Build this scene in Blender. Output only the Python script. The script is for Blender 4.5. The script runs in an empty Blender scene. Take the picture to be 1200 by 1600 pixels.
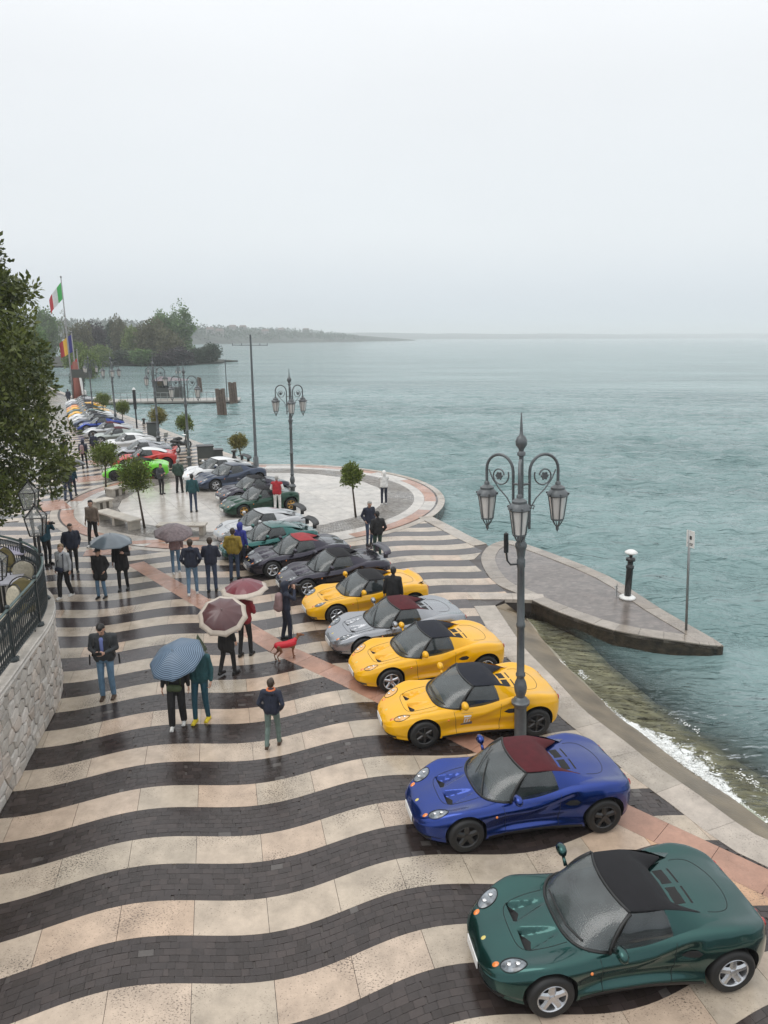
import bpy, bmesh, math, random
import numpy as np
from mathutils import Vector, Matrix, noise
from mathutils.bvhtree import BVHTree
from mathutils.geometry import tessellate_polygon
R = math.radians
PI = math.pi
random.seed(7)
sc = bpy.context.scene
col = sc.collection

# ------------------------------------------------------------------ camera
CAM_H = 7.8
FPX = 1100.0
PITCH = math.atan((800 - 526) / FPX)
cam_d = bpy.data.cameras.new('camera')
cam = bpy.data.objects.new('camera', cam_d)
col.objects.link(cam)
cam_d.sensor_fit = 'VERTICAL'
cam_d.sensor_height = 36
cam_d.sensor_width = 27
cam_d.lens = 36 * FPX / 1600
cam_d.clip_start = 0.1
cam_d.clip_end = 40000
cam.location = (0, 0, CAM_H)
cam.rotation_euler = (R(90) - PITCH, 0, 0)
sc.camera = cam

# ------------------------------------------------------------------ sky
SUN_EL, SUN_AZ = R(55), R(-70)
world = bpy.data.worlds.new('World')
sc.world = world
world.use_nodes = True
wn, wl = world.node_tree.nodes, world.node_tree.links
wn.clear()
wo = wn.new('ShaderNodeOutputWorld')
bg = wn.new('ShaderNodeBackground')
sky = wn.new('ShaderNodeTexSky')
sky.sky_type = 'NISHITA'
sky.sun_disc = False
sky.sun_elevation = SUN_EL
sky.sun_rotation = SUN_AZ
bg.inputs['Strength'].default_value = 0.1
bg2 = wn.new('ShaderNodeBackground')
tc = wn.new('ShaderNodeTexCoord')
sep = wn.new('ShaderNodeSeparateXYZ')
wl.new(tc.outputs['Generated'], sep.inputs[0])
rmp = wn.new('ShaderNodeValToRGB')
rmp.color_ramp.interpolation = 'EASE'
el = rmp.color_ramp.elements
el[0].position = 0.0
el[0].color = (0.66, 0.72, 0.79, 1)
el[1].position = 1.0
el[1].color = (1.0, 1.0, 1.0, 1)
e = el.new(0.14); e.color = (0.83, 0.87, 0.90, 1)
e = el.new(0.40); e.color = (0.90, 0.925, 0.95, 1)
wl.new(sep.outputs['Z'], rmp.inputs[0])
# the cloud deck brightens steadily towards the zenith (overcast sky)
mr = wn.new('ShaderNodeMapRange')
mr.inputs['From Min'].default_value = 0.30
mr.inputs['From Max'].default_value = 1.0
mr.inputs['To Min'].default_value = 1.0
mr.inputs['To Max'].default_value = 1.55
wl.new(sep.outputs['Z'], mr.inputs['Value'])
nz = wn.new('ShaderNodeTexNoise')
nz.inputs['Scale'].default_value = 1.6
nz.inputs['Detail'].default_value = 4
mp = wn.new('ShaderNodeMapping')
mp.inputs['Scale'].default_value = (1, 1, 3)
wl.new(tc.outputs['Generated'], mp.inputs[0])
wl.new(mp.outputs[0], nz.inputs['Vector'])
mr2 = wn.new('ShaderNodeMapRange')
mr2.inputs['To Min'].default_value = 0.94
mr2.inputs['To Max'].default_value = 1.06
wl.new(nz.outputs['Fac'], mr2.inputs['Value'])
mul = wn.new('ShaderNodeMath'); mul.operation = 'MULTIPLY'
wl.new(mr.outputs[0], mul.inputs[0]); wl.new(mr2.outputs[0], mul.inputs[1])
wl.new(rmp.outputs[0], bg2.inputs['Color'])
wl.new(mul.outputs[0], bg2.inputs['Strength'])
wl.new(sky.outputs[0], bg.inputs['Color'])
mixw = wn.new('ShaderNodeMixShader')
mixw.inputs[0].default_value = 0.97
wl.new(bg.outputs[0], mixw.inputs[1]); wl.new(bg2.outputs[0], mixw.inputs[2])
wl.new(mixw.outputs[0], wo.inputs[0])

sun_d = bpy.data.lights.new('sun', 'SUN')
sun = bpy.data.objects.new('sun', sun_d)
col.objects.link(sun)
sun_d.energy = 0.9
sun_d.angle = R(40)
sun_d.color = (1.0, 0.97, 0.93)
sun.rotation_euler = (R(90) - SUN_EL, 0, SUN_AZ)
sun.location = (0, 0, 60)

vs = sc.view_settings
vs.view_transform = 'Standard'
vs.look = 'None'
vs.gamma = 1
vs.use_curve_mapping = False
vs.exposure = 0.05
sc.cycles.max_bounces = 8
sc.cycles.diffuse_bounces = 3
sc.cycles.glossy_bounces = 4
sc.cycles.transparent_max_bounces = 16
sc.cycles.volume_bounces = 1
sc.cycles.caustics_reflective = False
sc.cycles.caustics_refractive = False
sc.cycles.use_denoising = True

# ------------------------------------------------------------------ helpers
def gp(u, v, z=0.0):
    """point of the place seen in the survey photograph at (u, v), at height z"""
    a = (u - 600) / FPX; b = -(v - 800) / FPX
    d = Vector((a, math.cos(PITCH) + b * math.sin(PITCH), -math.sin(PITCH) + b * math.cos(PITCH)))
    t = (z - CAM_H) / d.z
    return Vector((d.x * t, d.y * t, z))

def at_dist(u, v, y):
    a = (u - 600) / FPX; b = -(v - 800) / FPX
    d = Vector((a, math.cos(PITCH) + b * math.sin(PITCH), -math.sin(PITCH) + b * math.cos(PITCH)))
    t = y / d.y
    return Vector((d.x * t, y, CAM_H + d.z * t))

MATS = {}
def pmat(name, colr, rough=0.5, metal=0.0, coat=0.0, var=0.08, nscale=6.0, bump=0.0, bscale=40.0, spec=0.5, emit=None, coatr=0.05):
    if name in MATS: return MATS[name]
    m = bpy.data.materials.new(name)
    m.use_nodes = True
    n, l = m.node_tree.nodes, m.node_tree.links
    p = n['Principled BSDF']
    p.inputs['Roughness'].default_value = rough
    p.inputs['Metallic'].default_value = metal
    p.inputs['Coat Weight'].default_value = coat
    p.inputs['Coat Roughness'].default_value = coatr
    p.inputs['Specular IOR Level'].default_value = spec
    tcn = n.new('ShaderNodeTexCoord')
    no = n.new('ShaderNodeTexNoise')
    no.inputs['Scale'].default_value = nscale
    no.inputs['Detail'].default_value = 5
    l.new(tcn.outputs['Object'], no.inputs['Vector'])
    r = n.new('ShaderNodeValToRGB')
    r.color_ramp.elements[0].position = 0.3
    r.color_ramp.elements[1].position = 0.7
    r.color_ramp.elements[0].color = tuple(max(0, c * (1 - var)) for c in colr[:3]) + (1,)
    r.color_ramp.elements[1].color = tuple(min(1, c * (1 + var)) for c in colr[:3]) + (1,)
    l.new(no.outputs['Fac'], r.inputs[0])
    l.new(r.outputs[0], p.inputs['Base Color'])
    if bump:
        b = n.new('ShaderNodeBump')
        n2 = n.new('ShaderNodeTexNoise'); n2.inputs['Scale'].default_value = bscale; n2.inputs['Detail'].default_value = 4
        l.new(tcn.outputs['Object'], n2.inputs['Vector'])
        l.new(n2.outputs['Fac'], b.inputs['Height'])
        b.inputs['Strength'].default_value = bump
        b.inputs['Distance'].default_value = 0.02
        l.new(b.outputs[0], p.inputs['Normal'])
    MATS[name] = m
    return m

def tag(o, label=None, cat=None, group=None, kind=None):
    if label: o['label'] = label
    if cat: o['category'] = cat
    if group: o['group'] = group
    if kind: o['kind'] = kind
    return o

def empty(name, loc, rz=0.0, label=None, cat=None, group=None):
    o = bpy.data.objects.new(name, None)
    col.objects.link(o)
    o.empty_display_size = 0.2
    o.location = loc
    o.rotation_euler = (0, 0, rz)
    return tag(o, label, cat, group)

def mesh_obj(name, me, parent=None, mat=None):
    o = bpy.data.objects.new(name, me)
    col.objects.link(o)
    if parent is not None: o.parent = parent
    if mat is not None:
        if len(me.materials) == 0: me.materials.append(mat)
        elif me.materials[0] is not mat:
            o.material_slots[0].link = 'OBJECT'
            o.material_slots[0].material = mat
    return o

class MB:
    """collects simple shapes into one mesh"""
    def __init__(s): s.v = []; s.f = []; s.mi = []; s.tint = []
    def add(s, vs_, fs, mi=0, tint=0.5):
        k = len(s.v)
        s.v.extend([tuple(p) for p in vs_])
        for f in fs:
            s.f.append(tuple(i + k for i in f)); s.mi.append(mi); s.tint.append(tint)
        return s
    def box(s, c, d, rz=0.0, mi=0, tint=0.5, taper=1.0):
        x, y, z = d[0] / 2, d[1] / 2, d[2] / 2
        ca, sa = math.cos(rz), math.sin(rz)
        vs_ = []
        for sx, sy, sz in ((-1,-1,-1),(1,-1,-1),(1,1,-1),(-1,1,-1),(-1,-1,1),(1,-1,1),(1,1,1),(-1,1,1)):
            k = taper if sz > 0 else 1
            a, b = sx * x * k, sy * y * k
            vs_.append((c[0] + a * ca - b * sa, c[1] + a * sa + b * ca, c[2] + sz * z))
        return s.add(vs_, [(3,2,1,0),(4,5,6,7),(0,1,5,4),(1,2,6,5),(2,3,7,6),(3,0,4,7)], mi, tint)
    def lathe(s, prof, n=16, c=(0,0,0), mi=0, axis='Z'):
        vs_ = []; fs = []
        for r_, z in prof:
            for k in range(n):
                a = 2 * PI * k / n
                if axis == 'Z': vs_.append((c[0] + r_ * math.cos(a), c[1] + r_ * math.sin(a), c[2] + z))
                else: vs_.append((c[0] + r_ * math.cos(a), c[1] + z, c[2] + r_ * math.sin(a)))
        m = len(prof)
        for i in range(m - 1):
            for k in range(n):
                q = (i*n+k, i*n+(k+1)%n, (i+1)*n+(k+1)%n, (i+1)*n+k)
                fs.append(q if axis == 'Z' else q[::-1])
        fs.append(tuple(range(n))[::-1] if axis == 'Z' else tuple(range(n)))
        t = tuple((m-1)*n + k for k in range(n))
        fs.append(t if axis == 'Z' else t[::-1])
        return s.add(vs_, fs, mi)
    def tube(s, pts, rad, n=6, mi=0, closed=False):
        pts = [Vector(p) for p in pts]
        if not hasattr(rad, '__len__'): rad = [rad] * len(pts)
        vs_ = []; fs = []
        m = len(pts)
        prev = None
        for i, p in enumerate(pts):
            if closed: d = pts[(i+1) % m] - pts[i-1]
            else: d = pts[min(i+1, m-1)] - pts[max(i-1, 0)]
            if d.length < 1e-9: d = Vector((0,0,1))
            d.normalize()
            if prev is None:
                a = Vector((0,0,1)) if abs(d.z) < 0.9 else Vector((1,0,0))
                u = d.cross(a).normalized()
            else:
                u = (prev - d * prev.dot(d))
                if u.length < 1e-6: u = d.orthogonal()
                u.normalize()
            prev = u
            w = d.cross(u)
            for k in range(n):
                a = 2 * PI * k / n
                vs_.append(p + (u * math.cos(a) + w * math.sin(a)) * rad[i])
        for i in range(m if closed else m - 1):
            j = (i + 1) % m
            for k in range(n):
                fs.append((i*n+k, i*n+(k+1)%n, j*n+(k+1)%n, j*n+k))
        if not closed:
            fs.append(tuple(range(n))[::-1]); fs.append(tuple((m-1)*n+k for k in range(n)))
        return s.add(vs_, fs, mi)
    def prism(s, poly, z0, z1, mi=0, tint=0.5, bottom=False):
        n = len(poly)
        vs_ = [(p[0], p[1], z0) for p in poly] + [(p[0], p[1], z1) for p in poly]
        if n > 14:
            tri = tessellate_polygon([[Vector((p[0], p[1], 0)) for p in poly]])
            tops = []
            for t_ in tri:
                a_, b_, c_ = [poly[q] for q in t_]
                cr = (b_[0]-a_[0])*(c_[1]-a_[1]) - (b_[1]-a_[1])*(c_[0]-a_[0])
                tops.append(tuple(n+q for q in (t_ if cr > 0 else t_[::-1])))
        else: tops = [tuple(range(n, 2*n))]
        fs = tops + [(i, (i+1)%n, n+(i+1)%n, n+i) for i in range(n)]
        if bottom: fs.append(tuple(range(n))[::-1])
        return s.add(vs_, fs, mi, tint)
    def sphere(s, c, r_, nu=10, nv=7, mi=0, sc_=(1,1,1)):
        vs_ = []; fs = []
        for i in range(nv + 1):
            th = PI * i / nv
            for k in range(nu):
                a = 2 * PI * k / nu
                vs_.append((c[0] + r_*sc_[0]*math.sin(th)*math.cos(a), c[1] + r_*sc_[1]*math.sin(th)*math.sin(a), c[2] - r_*sc_[2]*math.cos(th)))
        for i in range(nv):
            for k in range(nu):
                fs.append((i*nu+k, i*nu+(k+1)%nu, (i+1)*nu+(k+1)%nu, (i+1)*nu+k))
        return s.add(vs_, fs, mi)
    def mesh(s, name, mats, smooth=False, tints=False):
        me = bpy.data.meshes.new(name)
        me.from_pydata(s.v, [], s.f)
        if not isinstance(mats, (list, tuple)): mats = [mats]
        for m in mats:
            if m is not None: me.materials.append(m)
        if len(mats) > 1: me.polygons.foreach_set('material_index', s.mi)
        if smooth: me.polygons.foreach_set('use_smooth', [True] * len(s.f))
        if tints:
            a = me.attributes.new('tint', 'FLOAT', 'FACE')
            a.data.foreach_set('value', s.tint)
        me.update()
        return me
    def build(s, name, mats, parent=None, smooth=False, tints=False):
        o = bpy.data.objects.new(name, s.mesh(name, mats, smooth, tints))
        col.objects.link(o)
        if parent is not None: o.parent = parent
        return o

def grid_mesh(rows, flip=False):
    mb = MB(); n = len(rows[0]); vs_ = [tuple(p) for r_ in rows for p in r_]
    fs = [(i*n+j, i*n+j+1, (i+1)*n+j+1, (i+1)*n+j) if not flip else (i*n+j, (i+1)*n+j, (i+1)*n+j+1, i*n+j+1) for i in range(len(rows)-1) for j in range(n-1)]
    return mb.add(vs_, fs)

def smooth_by_angle(me, deg=35):
    me.polygons.foreach_set('use_smooth', [True] * len(me.polygons))
    try: me.set_sharp_from_angle(angle=R(deg))
    except Exception: pass

def copy_tree(o, parent=None, kids=None):
    c = o.copy(); col.objects.link(c)
    if parent is not None: c.parent = parent
    for ch in (CH.get(o.name) or [x for x in o.children]):
        copy_tree(ch, c)
    return c
CH = {}

def clip(poly, a, n_):
    """keep the side of the line through a where (p-a).n <= 0"""
    out = []
    m = len(poly)
    for i in range(m):
        p, q = poly[i], poly[(i+1) % m]
        dp = (p[0]-a[0])*n_[0] + (p[1]-a[1])*n_[1]
        dq = (q[0]-a[0])*n_[0] + (q[1]-a[1])*n_[1]
        if dp <= 0: out.append(p)
        if (dp < 0 < dq) or (dq < 0 < dp):
            t = dp / (dp - dq)
            out.append((p[0] + (q[0]-p[0])*t, p[1] + (q[1]-p[1])*t))
    return out

def area(poly):
    return 0.5 * sum(poly[i][0]*poly[(i+1)%len(poly)][1] - poly[(i+1)%len(poly)][0]*poly[i][1] for i in range(len(poly)))

def curve_fn(xs, ys):
    """smooth cubic through points"""
    n = len(xs)
    m = []
    for i in range(n):
        if i == 0: m.append((ys[1]-ys[0])/(xs[1]-xs[0]))
        elif i == n-1: m.append((ys[-1]-ys[-2])/(xs[-1]-xs[-2]))
        else:
            d0 = (ys[i]-ys[i-1])/(xs[i]-xs[i-1]); d1 = (ys[i+1]-ys[i])/(xs[i+1]-xs[i])
            m.append(0 if d0*d1 <= 0 else 2*d0*d1/(d0+d1))
    def f(x):
        if x <= xs[0]: return ys[0]
        if x >= xs[-1]: return ys[-1]
        i = 0
        while x > xs[i+1]: i += 1
        h = xs[i+1]-xs[i]; t = (x-xs[i])/h
        return (2*t**3-3*t**2+1)*ys[i] + (t**3-2*t**2+t)*h*m[i] + (-2*t**3+3*t**2)*ys[i+1] + (t**3-t**2)*h*m[i+1]
    return f

def crom(pts, sub):
    """catmull-rom through 2D/3D points"""
    P = [Vector(p) for p in pts]
    out = []
    for i in range(len(P)-1):
        a = P[i-1] if i > 0 else P[0]*2 - P[1]
        b, c = P[i], P[i+1]
        d = P[i+2] if i+2 < len(P) else P[-1]*2 - P[-2]
        for k in range(sub):
            t = k/sub
            out.append(0.5*((2*b) + (c-a)*t + (2*a-5*b+4*c-d)*t*t + (3*b-3*c+d-a)*t**3))
    out.append(P[-1])
    return out
# ------------------------------------------------------------------ paving
TH = R(13.2)
CT, SNT = math.cos(TH), math.sin(TH)
def st2xy(s, t): return (s*CT - t*SNT, s*SNT + t*CT)
def xy2st(x, y): return (x*CT + y*SNT, -x*SNT + y*CT)
WL, WA = 4.03, 0.165
def wave(s): return WA * math.cos(2*PI*(s - 2.42)/WL)
RC = (-6.4, 34.4)          # centre of the round plaza
R_OUT = 9.42
SEA = -0.38

def stone_material(name, base_cols, pores=0.0, rough=0.22, brick=False):
    m = bpy.data.materials.new(name); m.use_nodes = True
    n, l = m.node_tree.nodes, m.node_tree.links
    p = n['Principled BSDF']
    g = n.new('ShaderNodeNewGeometry')
    at = n.new('ShaderNodeAttribute'); at.attribute_name = 'tint'
    r = n.new('ShaderNodeValToRGB')
    e = r.color_ramp.elements
    e[0].position = base_cols[0][0]; e[0].color = base_cols[0][1] + (1,)
    e[1].position = base_cols[-1][0]; e[1].color = base_cols[-1][1] + (1,)
    for pos, c in base_cols[1:-1]:
        x = e.new(pos); x.color = c + (1,)
    l.new(at.outputs['Fac'], r.inputs[0])
    no = n.new('ShaderNodeTexNoise'); no.inputs['Scale'].default_value = 2.2; no.inputs['Detail'].default_value = 8; no.inputs['Roughness'].default_value = 0.7
    l.new(g.outputs['Position'], no.inputs['Vector'])
    mr = n.new('ShaderNodeMapRange'); mr.inputs['From Min'].default_value = 0.3; mr.inputs['From Max'].default_value = 0.7
    mr.inputs['To Min'].default_value = 0.70; mr.inputs['To Max'].default_value = 1.20
    l.new(no.outputs['Fac'], mr.inputs['Value'])
    mx = n.new('ShaderNodeMix'); mx.data_type = 'RGBA'; mx.blend_type = 'MULTIPLY'; mx.inputs[0].default_value = 1
    l.new(r.outputs[0], mx.inputs[6]); l.new(mr.outputs[0], mx.inputs[7])
    out = mx.outputs[2]
    hsrc = None
    if pores:
        vo = n.new('ShaderNodeTexNoise'); vo.inputs['Scale'].default_value = 42; vo.inputs['Detail'].default_value = 5; vo.inputs['Roughness'].default_value = 0.62
        mpn = n.new('ShaderNodeMapping'); mpn.inputs['Scale'].default_value = (0.8, 1.2, 1); mpn.inputs['Rotation'].default_value = (0,0,TH)
        l.new(g.outputs['Position'], mpn.inputs[0]); l.new(mpn.outputs[0], vo.inputs['Vector'])
        big = n.new('ShaderNodeTexNoise'); big.inputs['Scale'].default_value = 0.9; big.inputs['Detail'].default_value = 3
        l.new(g.outputs['Position'], big.inputs['Vector'])
        ad = n.new('ShaderNodeMath'); ad.operation = 'MULTIPLY_ADD'; ad.inputs[1].default_value = 0.55
        l.new(big.outputs['Fac'], ad.inputs[0]); l.new(vo.outputs['Fac'], ad.inputs[2])
        th = n.new('ShaderNodeMapRange'); th.inputs['From Min'].default_value = 0.865; th.inputs['From Max'].default_value = 0.95
        l.new(ad.outputs[0], th.inputs['Value'])
        mu = n.new('ShaderNodeMath'); mu.operation = 'MULTIPLY'; mu.inputs[1].default_value = pores
        l.new(th.outputs[0], mu.inputs[0])
        m3 = n.new('ShaderNodeMix'); m3.data_type = 'RGBA'
        l.new(mu.outputs[0], m3.inputs[0]); l.new(out, m3.inputs[6]); m3.inputs[7].default_value = (0.06, 0.045, 0.035, 1)
        out = m3.outputs[2]; hsrc = th.outputs[0]
    if brick:
        br = n.new('ShaderNodeTexBrick'); br.inputs['Scale'].default_value = 1
        br.inputs['Brick Width'].default_value = 0.16; br.inputs['Row Height'].default_value = 0.105; br.inputs['Mortar Size'].default_value = 0.006
        br.inputs['Color1'].default_value = (0.8,0.8,0.8,1); br.inputs['Color2'].default_value = (1.25,1.2,1.2,1); br.inputs['Mortar'].default_value = (0.9,0.85,0.8,1)
        mpb = n.new('ShaderNodeMapping'); mpb.inputs['Rotation'].default_value = (0,0,-TH)
        l.new(g.outputs['Position'], mpb.inputs[0]); l.new(mpb.outputs[0], br.inputs['Vector'])
        m4 = n.new('ShaderNodeMix'); m4.data_type = 'RGBA'; m4.blend_type = 'MULTIPLY'; m4.inputs[0].default_value = 1
        l.new(out, m4.inputs[6]); l.new(br.outputs['Color'], m4.inputs[7])
        out = m4.outputs[2]
    l.new(out, p.inputs['Base Color'])
    # rain: patches of standing film are smoother
    wn_ = n.new('ShaderNodeTexNoise'); wn_.inputs['Scale'].default_value = 0.55; wn_.inputs['Detail'].default_value = 5; wn_.inputs['Distortion'].default_value = 0.6
    l.new(g.outputs['Position'], wn_.inputs['Vector'])
    rr = n.new('ShaderNodeMapRange'); rr.inputs['From Min'].default_value = 0.38; rr.inputs['From Max'].default_value = 0.62
    rr.inputs['To Min'].default_value = rough*0.5; rr.inputs['To Max'].default_value = rough*1.7
    l.new(wn_.outputs['Fac'], rr.inputs['Value'])
    l.new(rr.outputs[0], p.inputs['Roughness'])
    p.inputs['Specular IOR Level'].default_value = 0.5
    b = n.new('ShaderNodeBump'); b.inputs['Distance'].default_value = 0.004; b.inputs['Strength'].default_value = 0.5
    bn = n.new('ShaderNodeTexNoise'); bn.inputs['Scale'].default_value = 55; bn.inputs['Detail'].default_value = 3
    l.new(g.outputs['Position'], bn.inputs['Vector'])
    l.new(bn.outputs['Fac'], b.inputs['Height'])
    l.new(b.outputs[0], p.inputs['Normal'])
    MATS[name] = m
    return m

CREAM = stone_material('wet_cream_limestone', [(0.0,(0.42,0.36,0.285)), (0.40,(0.475,0.395,0.31)), (0.66,(0.485,0.385,0.30)), (0.86,(0.49,0.36,0.26)), (1.0,(0.50,0.31,0.19))], pores=0.85, rough=0.15)
PALE = stone_material('wet_pale_stone', [(0.0,(0.44,0.41,0.37)), (1.0,(0.54,0.50,0.45))], pores=0.35, rough=0.14)
CORAL = stone_material('wet_coral_limestone', [(0.0,(0.36,0.20,0.14)), (1.0,(0.45,0.26,0.19))], pores=0.35, rough=0.28)
DARK = stone_material('wet_porphyry_sett', [(0.0,(0.028,0.020,0.017)), (0.5,(0.040,0.031,0.029)), (0.85,(0.052,0.039,0.035)), (1.0,(0.09,0.080,0.074))], rough=0.17)
DARKF = stone_material('wet_porphyry_paving', [(0.0,(0.040,0.032,0.031)), (1.0,(0.066,0.054,0.053))], rough=0.13, brick=True)
COBBLE = stone_material('wet_grey_cobble', [(0.0,(0.16,0.145,0.13)), (1.0,(0.28,0.26,0.235))], pores=0.2, rough=0.35)
QUAY = stone_material('rough_quay_stone', [(0.0,(0.36,0.32,0.27)), (1.0,(0.44,0.385,0.33))], pores=0.7, rough=0.35)
JOINT = stone_material('dark_joint_mortar', [(0.0,(0.055,0.046,0.042)), (1.0,(0.07,0.058,0.052))], rough=0.35)

# the quay edge, traced on the ground
edge_px = [(1200,1324),(1167,1300),(1090,1243),(1013,1190),(967,1153),(910,1110),(867,1063),(820,1016),(800,988),(772,946)]
quay_e = [gp(*p) for p in edge_px]
p0, p1 = quay_e[0], quay_e[1]
quay_line = [Vector((p0.x + 2.6, p0.y - 6.5, 0)), Vector((7.15, 8.6, 0))] + quay_e[1:]
inner_r = [gp(790,936), gp(852,938)]
jet_front = [gp(870,955), gp(960,985), gp(1070,1003), gp(1121,1008)]
jet_back = [gp(1030,950), gp(950,900), gp(850,860), gp(800,845), gp(775,848)]
jet_left = [gp(760,856), gp(752,870), gp(756,888), gp(775,912), gp(810,934)]
sea_edge = [gp(760,850), gp(730,836), gp(700,820), gp(672,806)]

prom = []
for p in quay_line: prom.append((p.x, p.y))
for p in inner_r: prom.append((p.x, p.y))
for p in reversed([gp(756,888), gp(775,912), gp(810,934)]): pass
prom += [(gp(760,856).x+0.2, gp(760,856).y)]
for p in sea_edge: prom.append((p.x, p.y))
# round plaza rim, from the notch round to the far quay
a0 = math.atan2(gp(668,805).y - RC[1], gp(668,805).x - RC[0])
for k in range(0, 41):
    a = a0 + (R(93) - a0) * k / 40
    prom.append((RC[0] + R_OUT*math.cos(a), RC[1] + R_OUT*math.sin(a)))
BANG = R(33.0)
bdir = Vector((-math.sin(BANG), math.cos(BANG), 0))
far0 = Vector((-8.2, 44.2, 0))
for d in (0, 20, 50, 80, 120, 160):
    q = far0 + bdir*d + Vector((-0.0, 0, 0))
    prom.append((q.x, q.y))
prom += [(-150, 185), (-220, 150), (-120, 30), (-60, -2), (-20, -6), (8, -6)]

base = MB()
n_ = len(prom)
base.prism(prom, -3.0, -0.014, bottom=True)
ground = base.build('promenade', [JOINT], tints=True)
tag(ground, kind='structure')

pave = ground
def put_piece(name, mb, mat):
    o = mb.build(name, [mat], pave, tints=True)
    return o

def s_edge(t):
    # quay edge in the paving frame
    pts = sorted([xy2st(p.x, p.y)[::-1] for p in quay_line])
    ts = [p[0] for p in pts]; ss = [p[1] for p in pts]
    if t <= ts[0]: return ss[0]
    for i in range(len(ts)-1):
        if t <= ts[i+1]:
            k = (t-ts[i])/(ts[i+1]-ts[i]); return ss[i]+(ss[i+1]-ss[i])*k
    return ss[-1]
T_STEP = xy2st(*inner_r[0][:2])[1]
KW = 0.62
def s_inner(t): return s_edge(t) - KW

coral_pts = [(3.4,0.0),(5.4,10.4)]
cor = sorted([(25.2,-3.15),(20.4,-0.62),(16.8,1.28),(14.8,2.68),(9.2,6.18),(7.2,7.5),(4.0,9.3),(1.0,11.0)])
def s_coral(t):
    if t <= cor[0][0]: return cor[0][1]
    for i in range(len(cor)-1):
        if t <= cor[i+1][0]:
            k = (t-cor[i][0])/(cor[i+1][0]-cor[i][0]); return cor[i][1]+(cor[i+1][1]-cor[i][1])*k
    return cor[-1][1] + (t-cor[-1][0])*-0.53
CHW = 0.30

def coral_cut(poly):
    """split a paving polygon (s,t) by the diagonal band; returns the pieces outside it"""
    tm = sum(p[1] for p in poly)/len(poly); sm = sum(p[0] for p in poly)/len(poly)
    # local line of the band nearest to this piece
    best = None
    for i in range(len(cor)-1):
        if cor[i][0]-0.5 <= tm <= cor[i+1][0]+0.5:
            d = Vector((cor[i+1][1]-cor[i][1], cor[i+1][0]-cor[i][0])).normalized()
            best = (cor[i], d)
            if cor[i][0] <= tm <= cor[i+1][0]: break
    if best is None: return [poly]
    (t0, s0), d = best
    nrm = (d.y, -d.x)
    a = (s0 + nrm[0]*CHW, t0 + nrm[1]*CHW); b = (s0 - nrm[0]*CHW, t0 - nrm[1]*CHW)
    out = []
    q = clip(poly, b, nrm)
    if len(q) > 2 and abs(area(q)) > 0.004: out.append(q)
    q = clip(poly, a, (-nrm[0], -nrm[1]))
    if len(q) > 2 and abs(area(q)) > 0.004: out.append(q)
    return out

sea_l0, sea_l1 = xy2st(*gp(760,850)[:2]), xy2st(*gp(668,805)[:2])
def trim(poly_st):
    """clip by plaza circle, kerb band, sea edge; returns xy polygon"""
    t_m = sum(p[1] for p in poly_st)/len(poly_st)
    q = poly_st
    if t_m < T_STEP:
        t1, t2 = t_m-0.4, t_m+0.4
        a = (s_inner(t1), t1); b = (s_inner(t2), t2)
        d = (b[0]-a[0], b[1]-a[1])
        q = clip(q, a, (d[1], -d[0]))
    else:
        d = (sea_l1[0]-sea_l0[0], sea_l1[1]-sea_l0[1])
        L = math.hypot(*d); nn = (d[1]/L, -d[0]/L)
        q = clip(q, (sea_l0[0]-nn[0]*0.62, sea_l0[1]-nn[1]*0.62), nn)
        # front of the jetty
        jm = 8.35
        if len(q) > 2: q = clip(q, (8.5, 20), (1, 0.0)) if t_m < 22.6 else q
        if len(q) > 2 and t_m >= 22.6: q = clip(q, (8.5,22.6), (0.80,-0.6))
    if len(q) < 3: return None
    xy = [st2xy(*p) for p in q]
    cx = sum(p[0] for p in xy)/len(xy); cy = sum(p[1] for p in xy)/len(xy)
    dx, dy = cx-RC[0], cy-RC[1]; D = math.hypot(dx, dy)
    rr = R_OUT - 0.0
    if D < rr - 1.2: return None
    if D < rr + 1.6:
        xy = clip(xy, (RC[0]+dx/D*rr, RC[1]+dy/D*rr), (-dx/D, -dy/D))
    if len(xy) < 3 or abs(area(xy)) < 0.006: return None
    # beyond the bend the second pattern takes over
    cx = sum(p[0] for p in xy)/len(xy); cy = sum(p[1] for p in xy)/len(xy)
    return xy

def in_A(x, y):
    return (x-RC[0])*0.43 - (y-RC[1])*0.90 > 0 or x > RC[0]

def wall_x(y):
    return np.interp(y, [0, 10, 12.6, 14.8, 15.7, 16.5, 17.15, 17.6, 17.9, 18.2], [-6.2,-6.5,-6.9,-7.45,-7.95,-8.6,-9.4,-10.4,-12,-40])

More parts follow.
